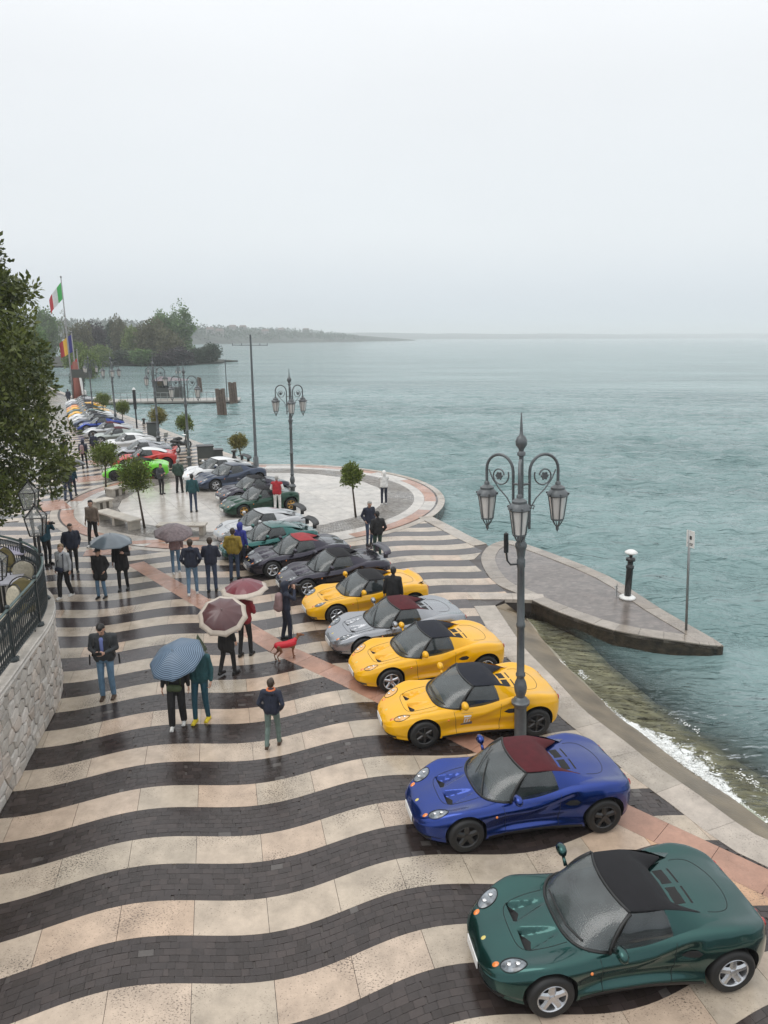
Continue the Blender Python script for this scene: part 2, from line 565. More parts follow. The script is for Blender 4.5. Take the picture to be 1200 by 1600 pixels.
B0, PER = 8.15, 1.365
def stripe_t(k): return B0 + PER*k if k <= 8 else B0 + PER*8 + 1.318*(k-8)
G = 0.0035
slabs = []
darks_far = MB()
setts = []
for k in range(-5, 19):
    b = stripe_t(k); per = stripe_t(k+1) - b
    lw = 0.62
    # light slabs
    for j in range(-24, 14):
        s0 = -0.71 + j*1.0 + (0.0 if k % 3 else 0.0); s1 = s0 + 1.0
        N = 6
        lo = [(s0+G+(s1-s0-2*G)*i/N, b + wave(s0+(s1-s0)*i/N)) for i in range(N+1)]
        hi = [(p[0], p[1]+lw) for p in reversed(lo)]
        for pc in coral_cut(lo+hi):
            xy = trim(pc)
            if not xy: continue
            cx = sum(p[0] for p in xy)/len(xy); cy = sum(p[1] for p in xy)/len(xy)
            if not in_A(cx, cy): continue
            if cx < wall_x(cy) - 0.7 or cy < 3.9: continue
            tn = random.random()
            if tn > 0.965: tn = 1.0
            else: tn = tn*0.85
            slabs.append((cx*cx+cy*cy, xy, tn))
    # dark band
    s = -24.0
    while s < 13:
        N = 4; s1 = s + 1.0
        lo = [(s+(s1-s)*i/N, b + lw + wave(s+(s1-s)*i/N)) for i in range(N+1)]
        hi = [(p[0], p[1]+per-lw) for p in reversed(lo)]
        fine = b < 15.2 and s > -6
        if not fine:
            for pc in coral_cut(lo+hi):
                xy = trim(pc)
                if not xy: continue
                cx = sum(p[0] for p in xy)/len(xy); cy = sum(p[1] for p in xy)/len(xy)
                if not in_A(cx, cy) or cx < wall_x(cy)-0.7: continue
                darks_far.prism(xy, -0.014, -0.001, tint=random.random())
        else:
            rows = 7; rh = (per-lw)/rows
            for r_ in range(rows):
                x = s + (0.075 if (r_+k) % 2 else 0.0)
                while x < s1 + (0.075 if (r_+k) % 2 else 0) - 1e-6:
                    w_ = 1/6.0
                    w_ = min(random.choice((0.12,0.155,0.18,0.20)), max(0.06, s1 + (0.075 if (r_+k) % 2 else 0) - x))
                    x0, x1 = x+0.002, x+w_-0.002
                    t0, t1 = b+lw+r_*rh+0.002, b+lw+(r_+1)*rh-0.002
                    jit = [random.uniform(-0.003, 0.003) for _ in range(4)]
                    q = [(x0, t0+wave(x0)+jit[0]), (x1, t0+wave(x1)+jit[1]), (x1+jit[2], t1+wave(x1)), (x0+jit[3], t1+wave(x0))]
                    x += w_
                    for pc in coral_cut(q):
                        pp = trim(pc)
                        if not pp: continue
                        cx, cy = pp[0]
                        if cx < wall_x(cy)-0.5 or cy < 4.2: continue
                        tn = random.random()*0.85
                        if random.random() < 0.012: tn = 1.0
                        setts.append((cx*cx+cy*cy, pp, tn))
        s = s1
slabs.sort(key=lambda a: a[0])
def visible(xy):
    x, y = xy[0]
    v_ok = y > 5.0 and abs(x) < y*0.60+0.6
    return v_ok
nvis = 0
rest = MB()
for d, xy, tn in slabs:
    if visible(xy) and nvis < 300:
        mb = MB(); mb.prism(xy, -0.014, random.uniform(-0.0006, 0.0012), tint=tn)
        put_piece('paving_slab', mb, CREAM); nvis += 1
    else:
        rest.prism(xy, -0.014, 0.0, tint=tn)
if rest.v: tag(put_piece('paving_slab', rest, CREAM), kind='stuff')
setts.sort(key=lambda a: a[0])
nv = 0; rest = MB()
for d, xy, tn in setts:
    if visible(xy) and nv < 300:
        mb = MB(); mb.prism(xy, -0.014, random.uniform(-0.003, 0.0), tint=tn)
        put_piece('paving_sett', mb, DARK); nv += 1
    else:
        rest.prism(xy, -0.014, random.uniform(-0.004, 0.0), tint=tn)
tag(put_piece('paving_sett', rest, DARK), kind='stuff')
tag(put_piece('dark_paving_band', darks_far, DARKF), kind='stuff')

# coral diagonal band, cut into blocks
for i in range(len(cor)-1):
    (t0, s0), (t1, s1) = cor[i], cor[i+1]
    L = math.hypot(t1-t0, s1-s0); nseg = max(1, round(L/0.9))
    d = Vector((s1-s0, t1-t0)).normalized(); nr = Vector((d.y, -d.x))
    for k in range(nseg):
        a = Vector((s0, t0)) + d*(L*k/nseg+0.004); b_ = Vector((s0, t0)) + d*(L*(k+1)/nseg-0.004)
        q = [a - nr*(CHW-0.004), a + nr*(CHW-0.004), b_ + nr*(CHW-0.004), b_ - nr*(CHW-0.004)]
        q = [(p.x, p.y) for p in q]
        if area(q) < 0: q.reverse()
        tm = sum(p[1] for p in q)/4
        if tm < T_STEP:
            aa = (s_inner(tm-0.4), tm-0.4); bb = (s_inner(tm+0.4), tm+0.4); dd = (bb[0]-aa[0], bb[1]-aa[1])
            q = clip(q, aa, (dd[1], -dd[0]))
        if len(q) < 3 or area(q) < 0.01: continue
        mb = MB(); mb.prism([st2xy(*p) for p in q], -0.014, 0.001, tint=random.random())
        put_piece('coral_slab', mb, CORAL)

# kerb band along the quay: coarse blocks
def band(path, w0, w1, length, name, mat, z=0.004, zb=-0.014, side=1, gap=0.006):
    P = [Vector((p[0], p[1])) for p in path]
    segs = []
    acc = [0]
    for i in range(len(P)-1): acc.append(acc[-1] + (P[i+1]-P[i]).length)
    tot = acc[-1]; n = max(1, round(tot/length))
    def pt(a):
        a = min(max(a, 0), tot)
        i = 0
        while i < len(P)-2 and a > acc[i+1]: i += 1
        d = (P[i+1]-P[i]).normalized()
        return P[i] + d*(a-acc[i])
    def nrm_at(a):
        d = (pt(a+0.25)-pt(a-0.25)).normalized()
        return Vector((-d.y, d.x))*side
    outs = []
    for k in range(n):
        a0_, a1_ = tot*k/n + gap/2, tot*(k+1)/n - gap/2
        m = max(2, int((a1_-a0_)/0.35)+1)
        A = [a0_ + (a1_-a0_)*i/(m-1) for i in range(m)]
        poly = [tuple(pt(a) + nrm_at(a)*w0) for a in A] + [tuple(pt(a) + nrm_at(a)*w1) for a in reversed(A)]
        if area(poly) < 0: poly.reverse()
        mb = MB(); mb.prism(poly, zb, z + random.uniform(-0.001, 0.001), tint=random.random())
        outs.append(put_piece(name, mb, mat))
    return outs
ql = [(p.x, p.y) for p in quay_line]
band(ql, -0.03, KW-0.01, 1.15, 'kerb_block', QUAY, z=0.006, zb=-0.10)
band([(inner_r[0].x-0.75, inner_r[0].y-0.02), (inner_r[0].x, inner_r[0].y), (inner_r[1].x, inner_r[1].y)], -0.02, 0.5, 0.9, 'kerb_block', QUAY, z=0.009, zb=-0.10)
band([(p.x, p.y) for p in sea_edge], -0.02, 0.60, 1.0, 'kerb_block', QUAY, z=0.008, zb=-0.10)

# rings of the round plaza
def ring(r0, r1, n, name, mat, z=0.003, a_from=0.0, a_to=2*PI, sub=3, gap=0.008, test=None):
    for k in range(n):
        b0 = a_from + (a_to-a_from)*k/n; b1 = a_from + (a_to-a_from)*(k+1)/n
        am = (b0+b1)/2
        if test and not test(am): continue
        g0 = gap/2/r1
        A = [b0+g0 + (b1-b0-2*g0)*i/sub for i in range(sub+1)]
        poly = [(RC[0]+r1*math.cos(a), RC[1]+r1*math.sin(a)) for a in A] + [(RC[0]+r0*math.cos(a), RC[1]+r0*math.sin(a)) for a in reversed(A)]
        if area(poly) < 0: poly.reverse()
        mb = MB(); mb.prism(poly, -0.014, z, tint=random.random())
        put_piece(name, mb, mat)
ring(9.08, 9.41, 64, 'rim_block', QUAY, z=0.006)
ring(8.42, 8.98, 60, 'coral_slab', CORAL, test=lambda a: math.sin(a*7.0) > -0.55)
ring(8.42, 8.98, 60, 'paving_slab', PALE, test=lambda a: math.sin(a*7.0) <= -0.55)
ring(7.90, 8.41, 56, 'paving_slab', PALE)
cb = MB()
for k in range(360):
    rr_ = 6.5
    for j in range(13):
        r0 = 6.5 + j*0.107; a = 2*PI*(k + 0.5*(j % 2))/360
        da = 2*PI/360*0.46
        rb = r0 + 0.098
        poly = [(RC[0]+rb*math.cos(a-da), RC[1]+rb*math.sin(a-da)), (RC[0]+rb*math.cos(a+da), RC[1]+rb*math.sin(a+da)),
                (RC[0]+r0*math.cos(a+da), RC[1]+r0*math.sin(a+da)), (RC[0]+r0*math.cos(a-da), RC[1]+r0*math.sin(a-da))]
        if area(poly) < 0: poly.reverse()
        if -2.6 < a-2*PI*0 and False: pass
        cb.prism(poly, -0.014, random.uniform(-0.004, 0.004), tint=random.random())
tag(put_piece('cobble', cb, COBBLE), kind='stuff')
# pale floor of the plaza, square slabs cut to the circle
for i in range(-5, 5):
    for j in range(-5, 5):
        c0 = i*1.35; c1 = j*1.35
        q = [(c0+0.004, c1+0.004), (c0+1.346, c1+0.004), (c0+1.346, c1+1.346), (c0+0.004, c1+1.346)]
        for m in range(24):
            a = 2*PI*m/24
            q = clip(q, (6.46*math.cos(a), 6.46*math.sin(a)), (math.cos(a), math.sin(a)))
            if len(q) < 3: break
        if len(q) < 3 or abs(area(q)) < 0.02: continue
        ca, sa = math.cos(0.5), math.sin(0.5)
        xy = [(RC[0]+p[0]*ca-p[1]*sa, RC[1]+p[0]*sa+p[1]*ca) for p in q]
        mb = MB(); mb.prism(xy, -0.014, random.uniform(-0.0005, 0.0005), tint=random.random())
        put_piece('plaza_slab', mb, PALE)

# the far promenade: same striped pattern turned along the shore
far_l = MB(); far_d = MB()
TB = R(38)
cb_, sb_ = math.cos(TB), math.sin(TB)
for k in range(-12, 90):
    t0 = 0.0 + k*1.33
    for kind in (0, 1):
        ta = t0 if kind == 0 else t0+0.62; tb = t0+0.62 if kind == 0 else t0+1.33
        for j in range(-22, 16):
            s0 = j*1.0; s1 = s0+1.0
            N = 4 if k < 40 else 1
            wv = lambda s: 0.17*math.cos(2*PI*s/4.03)
            poly = [(s0+(s1-s0)*i/N, ta+wv(s0+(s1-s0)*i/N)) for i in range(N+1)] + [(s1-(s1-s0)*i/N, tb+wv(s1-(s1-s0)*i/N)) for i in range(N+1)]
            xy = [(-20 + p[0]*cb_-p[1]*sb_, 40 + p[0]*sb_+p[1]*cb_) for p in poly]
            cx = sum(p[0] for p in xy)/len(xy); cy = sum(p[1] for p in xy)/len(xy)
            if in_A(cx, cy) and cy < 34.4: continue
            if in_A(cx, cy) and cx > -6: continue
            D = math.hypot(cx-RC[0], cy-RC[1])
            if D < R_OUT - 1.2: continue
            if D < R_OUT+1.5: xy = clip(xy, (RC[0]+(cx-RC[0])/D*R_OUT, RC[1]+(cy-RC[1])/D*R_OUT), (-(cx-RC[0])/D, -(cy-RC[1])/D))
            if len(xy) < 3: continue
            # sea edge of the far quay
            nx, ny = math.cos(BANG), math.sin(BANG)
            xy = clip(xy, (far0.x-nx*0.7, far0.y-ny*0.7), (nx, ny))
            if len(xy) < 3: continue
            cr = ((cx-RC[0])*math.cos(R(-58))*0 + 0)
            (far_l if kind == 0 else far_d).prism(xy, -0.014, 0.0 if kind == 0 else -0.001, tint=random.random()*0.8)
tag(put_piece('far_light_paving', far_l, CREAM), kind='stuff')
tag(put_piece('far_dark_paving', far_d, DARKF), kind='stuff')
q0 = far0; q1 = far0 + bdir*150
band([(q0.x, q0.y), (q1.x, q1.y)], 0.0, 0.68, 1.4, 'kerb_block', QUAY, z=0.006)

# coral patches left of the plaza (inlaid among the stripes)
for (u, v, w_, h_) in ((152, 722, 1.3, 1.5), (142, 748, 1.7, 1.5), (160,700,0.9,1.0), (80, 790, 1.4, 2.2), (258, 845, 2.6, 0.45), (168, 862, 1.6,0.8)):
    p = gp(u, v)
    mb = MB(); mb.box((p.x, p.y, 0.0), (w_, h_, 0.023), rz=R(35) if u < 165 else R(13)); mb.tint = [random.random()]*6
    put_piece('coral_slab', mb, CORAL)

# ------------------------------------------------------------------ jetty
jm_top = pmat('wet_jetty_cobble', (0.13,0.12,0.115), rough=0.25, var=0.35, nscale=3, bump=0.6, bscale=30)
jet_side = pmat('algae_dark_stone', (0.035,0.026,0.017), rough=0.4, var=0.7, nscale=5, bump=1.0, bscale=14)
jpoly = [(p.x, p.y) for p in (jet_left[:-1] + [gp(815,930)] + jet_front[:-1] + [gp(1119,1009), gp(1122,1003)] + jet_back)]
jo = [tuple(p)[:2] for p in crom([Vector((p[0], p[1], 0)) for p in jpoly] + [Vector((jpoly[0][0], jpoly[0][1], 0))], 3)][:-1]
tipi = min(range(len(jo)), key=lambda i: (jo[i][0]-gp(1121,1008).x)**2 + (jo[i][1]-gp(1121,1008).y)**2)
if area(jo) < 0: jo.reverse()
jet = MB(); jet.prism(jo, -2.5, -0.02, mi=0)
jetty = jet.build('stone_jetty', [jet_side])
tag(jetty, 'long pointed stone jetty with a pale kerb reaching into the lake', 'jetty')
cxj = sum(p[0] for p in jo)/len(jo); cyj = sum(p[1] for p in jo)/len(jo)
def inset(poly, d):
    out = []
    n = len(poly)
    for i in range(n):
        a = Vector(poly[i-1]); b = Vector(poly[i]); c = Vector(poly[(i+1) % n])
        d0 = (b-a).normalized(); d1 = (c-b).normalized()
        nn = (Vector((-d0.y, d0.x)) + Vector((-d1.y, d1.x)))
        if nn.length < 1e-6: nn = Vector((-d0.y, d0.x))
        nn.normalize()
        k = 1/max(0.55, nn.dot(Vector((-d0.y, d0.x))))
        out.append(tuple(b + nn*d*k))
    return out
ji = inset(jo, 0.5)
JKERB = stone_material('jetty_kerb_stone', [(0.0,(0.25,0.215,0.18)), (1.0,(0.34,0.30,0.255))], pores=0.6, rough=0.25)
n = len(jo); acc = 0
for i in range(n):
    a, b, c, d = Vector(jo[i]), Vector(jo[(i+1)%n]), Vector(ji[(i+1)%n]), Vector(ji[i])
    L = (b-a).length; m = max(1, round(L/0.75))
    for k in range(m):
        f0 = k/m + 0.004/L; f1 = (k+1)/m - 0.004/L
        q = [tuple(a.lerp(b, f0)), tuple(a.lerp(b, f1)), tuple(d.lerp(c, f1)), tuple(d.lerp(c, f0))]
        if area(q) < 0.01: continue
        mb = MB(); mb.prism(q, -0.10, 0.012+random.uniform(-0.003,0.003), tint=random.random())
        mb.build('kerb_block', [JKERB], jetty, tints=True)
tp = MB(); tp.prism(inset(jo, 0.505), -0.03, -0.004); 
JTOP = stone_material('jetty_cobble', [(0.0,(0.13,0.115,0.105)), (1.0,(0.19,0.17,0.155))], pores=0.4, rough=0.16, brick=True)
o = tp.build('cobbled_top', [JTOP], jetty, tints=True)

# post and sign on the jetty
blk = pmat('black_painted_iron', (0.012,0.014,0.015), rough=0.35, coat=0.3)
wht = pmat('white_painted_metal', (0.72,0.72,0.70), rough=0.4)
galv = pmat('galvanised_steel', (0.28,0.29,0.29), rough=0.35, metal=0.7)
p = gp(980,935)
t = empty('signal_post', (p.x, p.y, 0), 0, 'black round signal post with a white cap near the jetty tip', 'post')
MB().lathe([(0.0,0.0),(0.24,0.0),(0.25,0.05),(0.2,0.08),(0.12,0.10),(0.0,0.10)], 18).build('base', [wht], t, smooth=True)
MB().lathe([(0.0,0.1),(0.10,0.1),(0.10,0.95),(0.12,0.98),(0.12,1.05),(0.085,1.08),(0.085,1.2),(0.14,1.22),(0.14,1.30),(0.05,1.33),(0.05,1.42),(0,1.42)], 16).build('shaft', [blk], t, smooth=True)
MB().lathe([(0.0,1.40),(0.06,1.40),(0.19,1.46),(0.19,1.49),(0.10,1.55),(0.0,1.56)], 18).build('cap', [wht], t, smooth=True)
mb = MB()
for k in range(4): mb.tube([(-0.33,0.0,0.08+k*0.08),(-0.33-0.06*k*0.3,0.12,0.10+k*0.08),(-0.22,0.24,0.08+k*0.08)], 0.008, 4)
for dx in (0, 0.12, 0.24): mb.tube([(-0.33+dx*0.4, dx, 0.03), (-0.36+dx*0.4, dx, 0.40)], 0.008, 4)
mb.build('wire_basket', [galv], t)
p = gp(1072,985)
t = empty('notice_sign', (p.x, p.y, 0), 0, 'thin grey pole carrying a small notice at the jetty tip', 'sign'); t.rotation_euler = (0, R(-4), 0)
MB().lathe([(0,0),(0.034,0),(0.034,2.85),(0,2.86)], 10).build('pole', [galv], t, smooth=True)
sp = MB(); sp.box((0.01,-0.05,2.62),(0.26,0.015,0.46), rz=R(-66)); sg = sp.build('sign_plate', [wht], t)
red = pmat('sign_red', (0.5,0.03,0.03), rough=0.5)
dg = pmat('sign_dark', (0.05,0.05,0.05), rough=0.5)
mb = MB(); 
ca, sa = math.cos(R(-66)), math.sin(R(-66))
def onsign(x, z, w, h, mb_): mb_.box((0.01+x*ca+0.010*sa, -0.05+x*sa-0.010*ca, z), (w, 0.004, h), rz=R(-66))
for a_ in ((0, 2.50, 0.18, 0.02), (0, 2.46, 0.14, 0.02), (0, 2.66, 0.10, 0.10)):
    mb = MB(); onsign(*a_, mb); mb.build('sign_mark', [dg], sg)

# ------------------------------------------------------------------ shore ramp, water and foam
ramp_m = pmat('wet_algae_ramp', (0.165,0.13,0.085), rough=0.28, var=0.35, nscale=1.5, bump=0.6, bscale=20)
foam_px = [(880,1040),(957,1110),(1000,1143),(1033,1170),(1083,1210),(1133,1241),(1200,1286)]
deep_px = [(905,1010),(947,1040),(1000,1093),(1073,1133),(1133,1180),(1200,1223)]
rows = []
ed = [Vector((p.x, p.y, 0)) for p in quay_line]
ed = [ed[0] + Vector((1.0,-2.5,0))] + ed + [gp(790,940)]
rm = MB(); vs_ = []
prof = [(0.0,-0.05),(0.45,-0.19),(0.97,-0.37),(1.5,-0.47),(2.0,-0.54),(2.38,-0.60),(2.5,-1.3),(3.3,-1.7),(6,-2.6)]
for i, p in enumerate(ed):
    a = ed[max(i-1,0)]; b = ed[min(i+1,len(ed)-1)]
    d = (b-a).normalized(); nn = Vector((d.y, -d.x, 0))
    for (w_, z) in prof: vs_.append((p.x+nn.x*w_, p.y+nn.y*w_, z + (0.0 if w_ > 0 else 0)))
m = len(prof)
fs = [(i*m+j, i*m+j+1, (i+1)*m+j+1, (i+1)*m+j) for i in range(len(ed)-1) for j in range(m-1)]
rm.add(vs_, fs); rm.mi = [0 if j < 2 else 1 for i in range(len(ed)-1) for j in range(m-1)]
sand_m = pmat('submerged_algae_sand', (0.27,0.245,0.185), rough=0.6, var=0.3, nscale=2.2, bump=0.3, bscale=10)
ramp = rm.build('shore_ramp', [ramp_m, sand_m], smooth=True); tag(ramp, kind='structure')
bed = MB(); bed.box((20, 20, -3.2), (160, 160, 0.1)); tag(bed.build('lake_bed', [pmat('dark_silt', (0.035,0.04,0.028), rough=0.8)]), kind='structure')

# water
def water_material():
    m = bpy.data.materials.new('lake_water'); m.use_nodes = True
    n, l = m.node_tree.nodes, m.node_tree.links
    p = n['Principled BSDF']; out = n['Material Output']
    g = n.new('ShaderNodeNewGeometry')
    p.inputs['Roughness'].default_value = 0.08
    p.inputs['IOR'].default_value = 1.333
    # turbid body colour, varied in broad patches
    no = n.new('ShaderNodeTexNoise'); no.inputs['Scale'].default_value = 0.035; no.inputs['Detail'].default_value = 5
    mp_ = n.new('ShaderNodeMapping'); mp_.inputs['Scale'].default_value = (0.5, 1.6, 1); mp_.inputs['Rotation'].default_value = (0,0,R(12))
    l.new(g.outputs['Position'], mp_.inputs[0]); l.new(mp_.outputs[0], no.inputs['Vector'])
    r = n.new('ShaderNodeValToRGB'); e = r.color_ramp.elements
    e[0].position = 0.35; e[0].color = (0.115,0.195,0.195,1)
    e[1].position = 0.65; e[1].color = (0.215,0.315,0.315,1)
    l.new(no.outputs['Fac'], r.inputs[0]); l.new(r.outputs[0], p.inputs['Base Color'])
    # waves
    def wav(scale, rot, sx, sy, det, rough=0.55):
        mpx = n.new('ShaderNodeMapping'); mpx.inputs['Rotation'].default_value = (0,0,rot); mpx.inputs['Scale'].default_value = (sx, sy, 1)
        tx = n.new('ShaderNodeTexNoise'); tx.inputs['Scale'].default_value = scale; tx.inputs['Detail'].default_value = det; tx.inputs['Roughness'].default_value = rough
        tx.inputs['Distortion'].default_value = 0.4
        l.new(g.outputs['Position'], mpx.inputs[0]); l.new(mpx.outputs[0], tx.inputs['Vector'])
        return tx
    b = n.new('ShaderNodeBump'); b.inputs['Strength'].default_value = 1.0; b.inputs['Distance'].default_value = 0.38
    w1 = wav(0.85, R(-20), 0.6, 1.5, 4, 0.62); l.new(w1.outputs['Fac'], b.inputs['Height'])
    b0 = n.new('ShaderNodeBump'); b0.inputs['Strength'].default_value = 1.0; b0.inputs['Distance'].default_value = 1.6
    w0 = wav(0.20, R(-10), 0.45, 1.6, 5, 0.6); l.new(w0.outputs['Fac'], b0.inputs['Height']); l.new(b0.outputs[0], b.inputs['Normal'])
    b2 = n.new('ShaderNodeBump'); b2.inputs['Strength'].default_value = 1.0; b2.inputs['Distance'].default_value = 0.06
    w2 = wav(3.2, R(15), 0.7, 1.4, 3); l.new(w2.outputs['Fac'], b2.inputs['Height']); l.new(b.outputs[0], b2.inputs['Normal'])
    l.new(b2.outputs[0], p.inputs['Normal'])
    # clear shallows: the bed shows through close to the ramp
    at = n.new('ShaderNodeAttribute'); at.attribute_name = 'depth'
    tr = n.new('ShaderNodeBsdfTransparent'); tr.inputs['Color'].default_value = (0.90,0.93,0.82,1)
    gl = n.new('ShaderNodeBsdfGlossy'); gl.inputs['Roughness'].default_value = 0.05; l.new(b2.outputs[0], gl.inputs['Normal'])
    fr = n.new('ShaderNodeFresnel'); fr.inputs['IOR'].default_value = 1.333; l.new(b2.outputs[0], fr.inputs['Normal'])
    m1 = n.new('ShaderNodeMixShader'); l.new(fr.outputs[0], m1.inputs[0]); l.new(tr.outputs[0], m1.inputs[1]); l.new(gl.outputs[0], m1.inputs[2])
    m2 = n.new('ShaderNodeMixShader'); l.new(at.outputs['Fac'], m2.inputs[0]); l.new(m1.outputs[0], m2.inputs[1]); l.new(p.outputs[0], m2.inputs[2])
    l.new(m2.outputs[0], out.inputs['Surface'])
    return m
WATER = water_material()
rng = np.random.RandomState(3)
xs = np.concatenate([-np.geomspace(12000, 60, 24), np.linspace(-56, -41, 8), np.arange(-40, -8, 0.5), np.arange(-7.5, 26, 0.32), np.arange(26.5, 66, 0.5), np.geomspace(68, 12000, 24)])
ys = np.concatenate([np.linspace(2, 8, 6), np.arange(8.3, 50, 0.32), np.arange(50.2, 130, 0.5), np.geomspace(134, 14000, 44)])
X, Y = np.meshgrid(xs, ys)
Z = np.zeros_like(X)
amp = np.clip(1 - (np.hypot(X, Y)-60)/65, 0, 1)
inx = ((X > -40) & (X < 65) & (Y < 130))
for i in range(26):
    ang = R(-75) + rng.normal()*0.55
    wlg = 1.1*2.2**rng.uniform(0, 1.7)
    kx, ky = math.cos(ang)*2*PI/wlg, math.sin(ang)*2*PI/wlg
    Z += (np.abs(np.sin((X*kx+Y*ky)/2 + rng.uniform(0, 6.3)))-0.64) * -0.026*wlg * (0.5+rng.rand())
Z *= np.where(inx, 1, 0)*amp
# distance to the quay ramp waterline -> depth of the clear shallows
wl_pts = [gp(*p, z=SEA) for p in foam_px]
A_ = np.array([(p.x, p.y) for p in ed])
def dist_poly(X, Y, A_):
    best = np.full(X.shape, 1e9)
    for i in range(len(A_)-1):
        a = A_[i]; d = A_[i+1]-a; L2 = (d**2).sum()
        t_ = np.clip(((X-a[0])*d[0]+(Y-a[1])*d[1])/L2, 0, 1)
        best = np.minimum(best, np.hypot(X-a[0]-t_*d[0], Y-a[1]-t_*d[1]))
    return best
Dq = dist_poly(X, Y, A_)
depth = np.clip((Dq-1.9)/4.2, 0.0, 1.0)**0.5
depth = depth*depth*(3-2*depth)
Z *= np.clip((Dq-1.4)/2.0, 0.10, 1)
Z += SEA
vs_ = np.stack([X, Y, Z], -1).reshape(-1, 3)
nx_, ny_ = len(xs), len(ys)
idx = np.arange(nx_*ny_).reshape(ny_, nx_)
fq = np.stack([idx[:-1,:-1], idx[:-1,1:], idx[1:,1:], idx[1:,:-1]], -1).reshape(-1, 4)
me = bpy.data.meshes.new('lake')
me.from_pydata(vs_.tolist(), [], fq.tolist())
me.polygons.foreach_set('use_smooth', [True]*len(fq))
at = me.attributes.new('depth', 'FLOAT', 'POINT'); at.data.foreach_set('value', depth.reshape(-1))
me.materials.append(WATER)
lake = bpy.data.objects.new('lake', me); col.objects.link(lake); tag(lake, kind='structure')

# foam: a ragged line of little froth clumps along the ramp
foam_m = pmat('white_foam', (0.78,0.79,0.77), rough=0.6, var=0.05)
fm = MB()
fp = crom([gp(*p, z=SEA) for p in foam_px], 24)
for i, p in enumerate(fp):
    k = i/len(fp)
    d = (fp[min(i+1, len(fp)-1)] - fp[max(i-1, 0)]).normalized(); nn = Vector((-d.y, d.x, 0))
    if nn.x < 0: nn = -nn
    st_ = 0.10 + 0.55*max(0.0, math.sin(min(1, max(0, (k-0.28)/0.62))*PI))**1.2
    cnt = int(3 + 16*st_) if k > 0.17 else (3 if k > 0.12 else 0)
    for _ in range(cnt):
        w_ = abs(random.gauss(0, 1))*st_*0.46*(0.45+0.75*noise.noise(Vector((i*0.35, 7, 0))) + 0.3) 
        q = p + nn*w_ + d*random.uniform(-0.06, 0.06)
        r_ = random.uniform(0.005, 0.024)*(0.55+0.6*st_)
        fm.sphere((q.x, q.y, SEA + random.uniform(0.005, 0.05)*st_ + 0.012), r_, 5, 3, sc_=(1.4,1,0.6))
for (a, b, nf) in (((905,1048),(918,1062),60), ((870,1030),(884,1040),30), ((1040,1110),(1100,1150),40), ((1150,1205),(1200,1240),70)):
    A0, B0_ = gp(*a, z=SEA), gp(*b, z=SEA)
    for _ in range(nf):
        q = A0.lerp(B0_, random.random()) + Vector((random.gauss(0,0.05), random.gauss(0,0.05), 0))
        fm.sphere((q.x, q.y, SEA+0.01), random.uniform(0.006, 0.018), 5, 3, sc_=(1.6,1,0.4))
rows = []; fatt = []
for i, p in enumerate(fp):
    k = i/len(fp)
    d = (fp[min(i+1, len(fp)-1)] - fp[max(i-1, 0)]).normalized(); nn = Vector((-d.y, d.x, 0))
    if nn.x < 0: nn = -nn
    st_ = 0.16 + 0.80*max(0.0, math.sin(min(1, max(0, (k-0.25)/0.66))*PI))**1.1
    row = []
    for j in range(15):
        q_ = -0.05 + (j/14)*st_*0.95
        row.append((p.x+nn.x*q_, p.y+nn.y*q_, SEA+0.014)); fatt.append((0.0 if j == 0 else 1-j/14)*(min(1, max(0, (k-0.08)/0.2))))
    rows.append(row)
fg = grid_mesh(rows)
ff_m = bpy.data.materials.new('foam_lace'); ff_m.use_nodes = True
n, l = ff_m.node_tree.nodes, ff_m.node_tree.links
pb = n['Principled BSDF']; pb.inputs['Base Color'].default_value = (0.74,0.76,0.75,1); pb.inputs['Roughness'].default_value = 0.6
g_ = n.new('ShaderNodeNewGeometry'); nz_ = n.new('ShaderNodeTexNoise'); nz_.inputs['Scale'].default_value = 5.5; nz_.inputs['Detail'].default_value = 9; nz_.inputs['Roughness'].default_value = 0.68; nz_.inputs['Distortion'].default_value = 0.8
l.new(g_.outputs['Position'], nz_.inputs['Vector'])
at_ = n.new('ShaderNodeAttribute'); at_.attribute_name = 'foam'
ma = n.new('ShaderNodeMath'); ma.operation = 'MULTIPLY_ADD'; ma.inputs[1].default_value = 0.42
l.new(at_.outputs['Fac'], ma.inputs[0]); l.new(nz_.outputs['Fac'], ma.inputs[2])
mr_ = n.new('ShaderNodeMapRange'); mr_.inputs['From Min'].default_value = 0.63; mr_.inputs['From Max'].default_value = 0.76
l.new(ma.outputs[0], mr_.inputs['Value'])
tr_ = n.new('ShaderNodeBsdfTransparent'); mx_ = n.new('ShaderNodeMixShader')
l.new(mr_.outputs[0], mx_.inputs[0]); l.new(tr_.outputs[0], mx_.inputs[1]); l.new(pb.outputs[0], mx_.inputs[2]); l.new(mx_.outputs[0], n['Material Output'].inputs['Surface'])
fo = fg.build('foam_sheet', [ff_m], smooth=True)
fa_ = fo.data.attributes.new('foam', 'FLOAT', 'POINT'); fa_.data.foreach_set('value', fatt)
tag(fo, 'thin lacy wave foam washing up the brown ramp', 'foam', kind='stuff')
tag(fm.build('surf_foam', [foam_m], smooth=True), 'white foam breaking along the edge of the brown ramp', 'foam', kind='stuff')
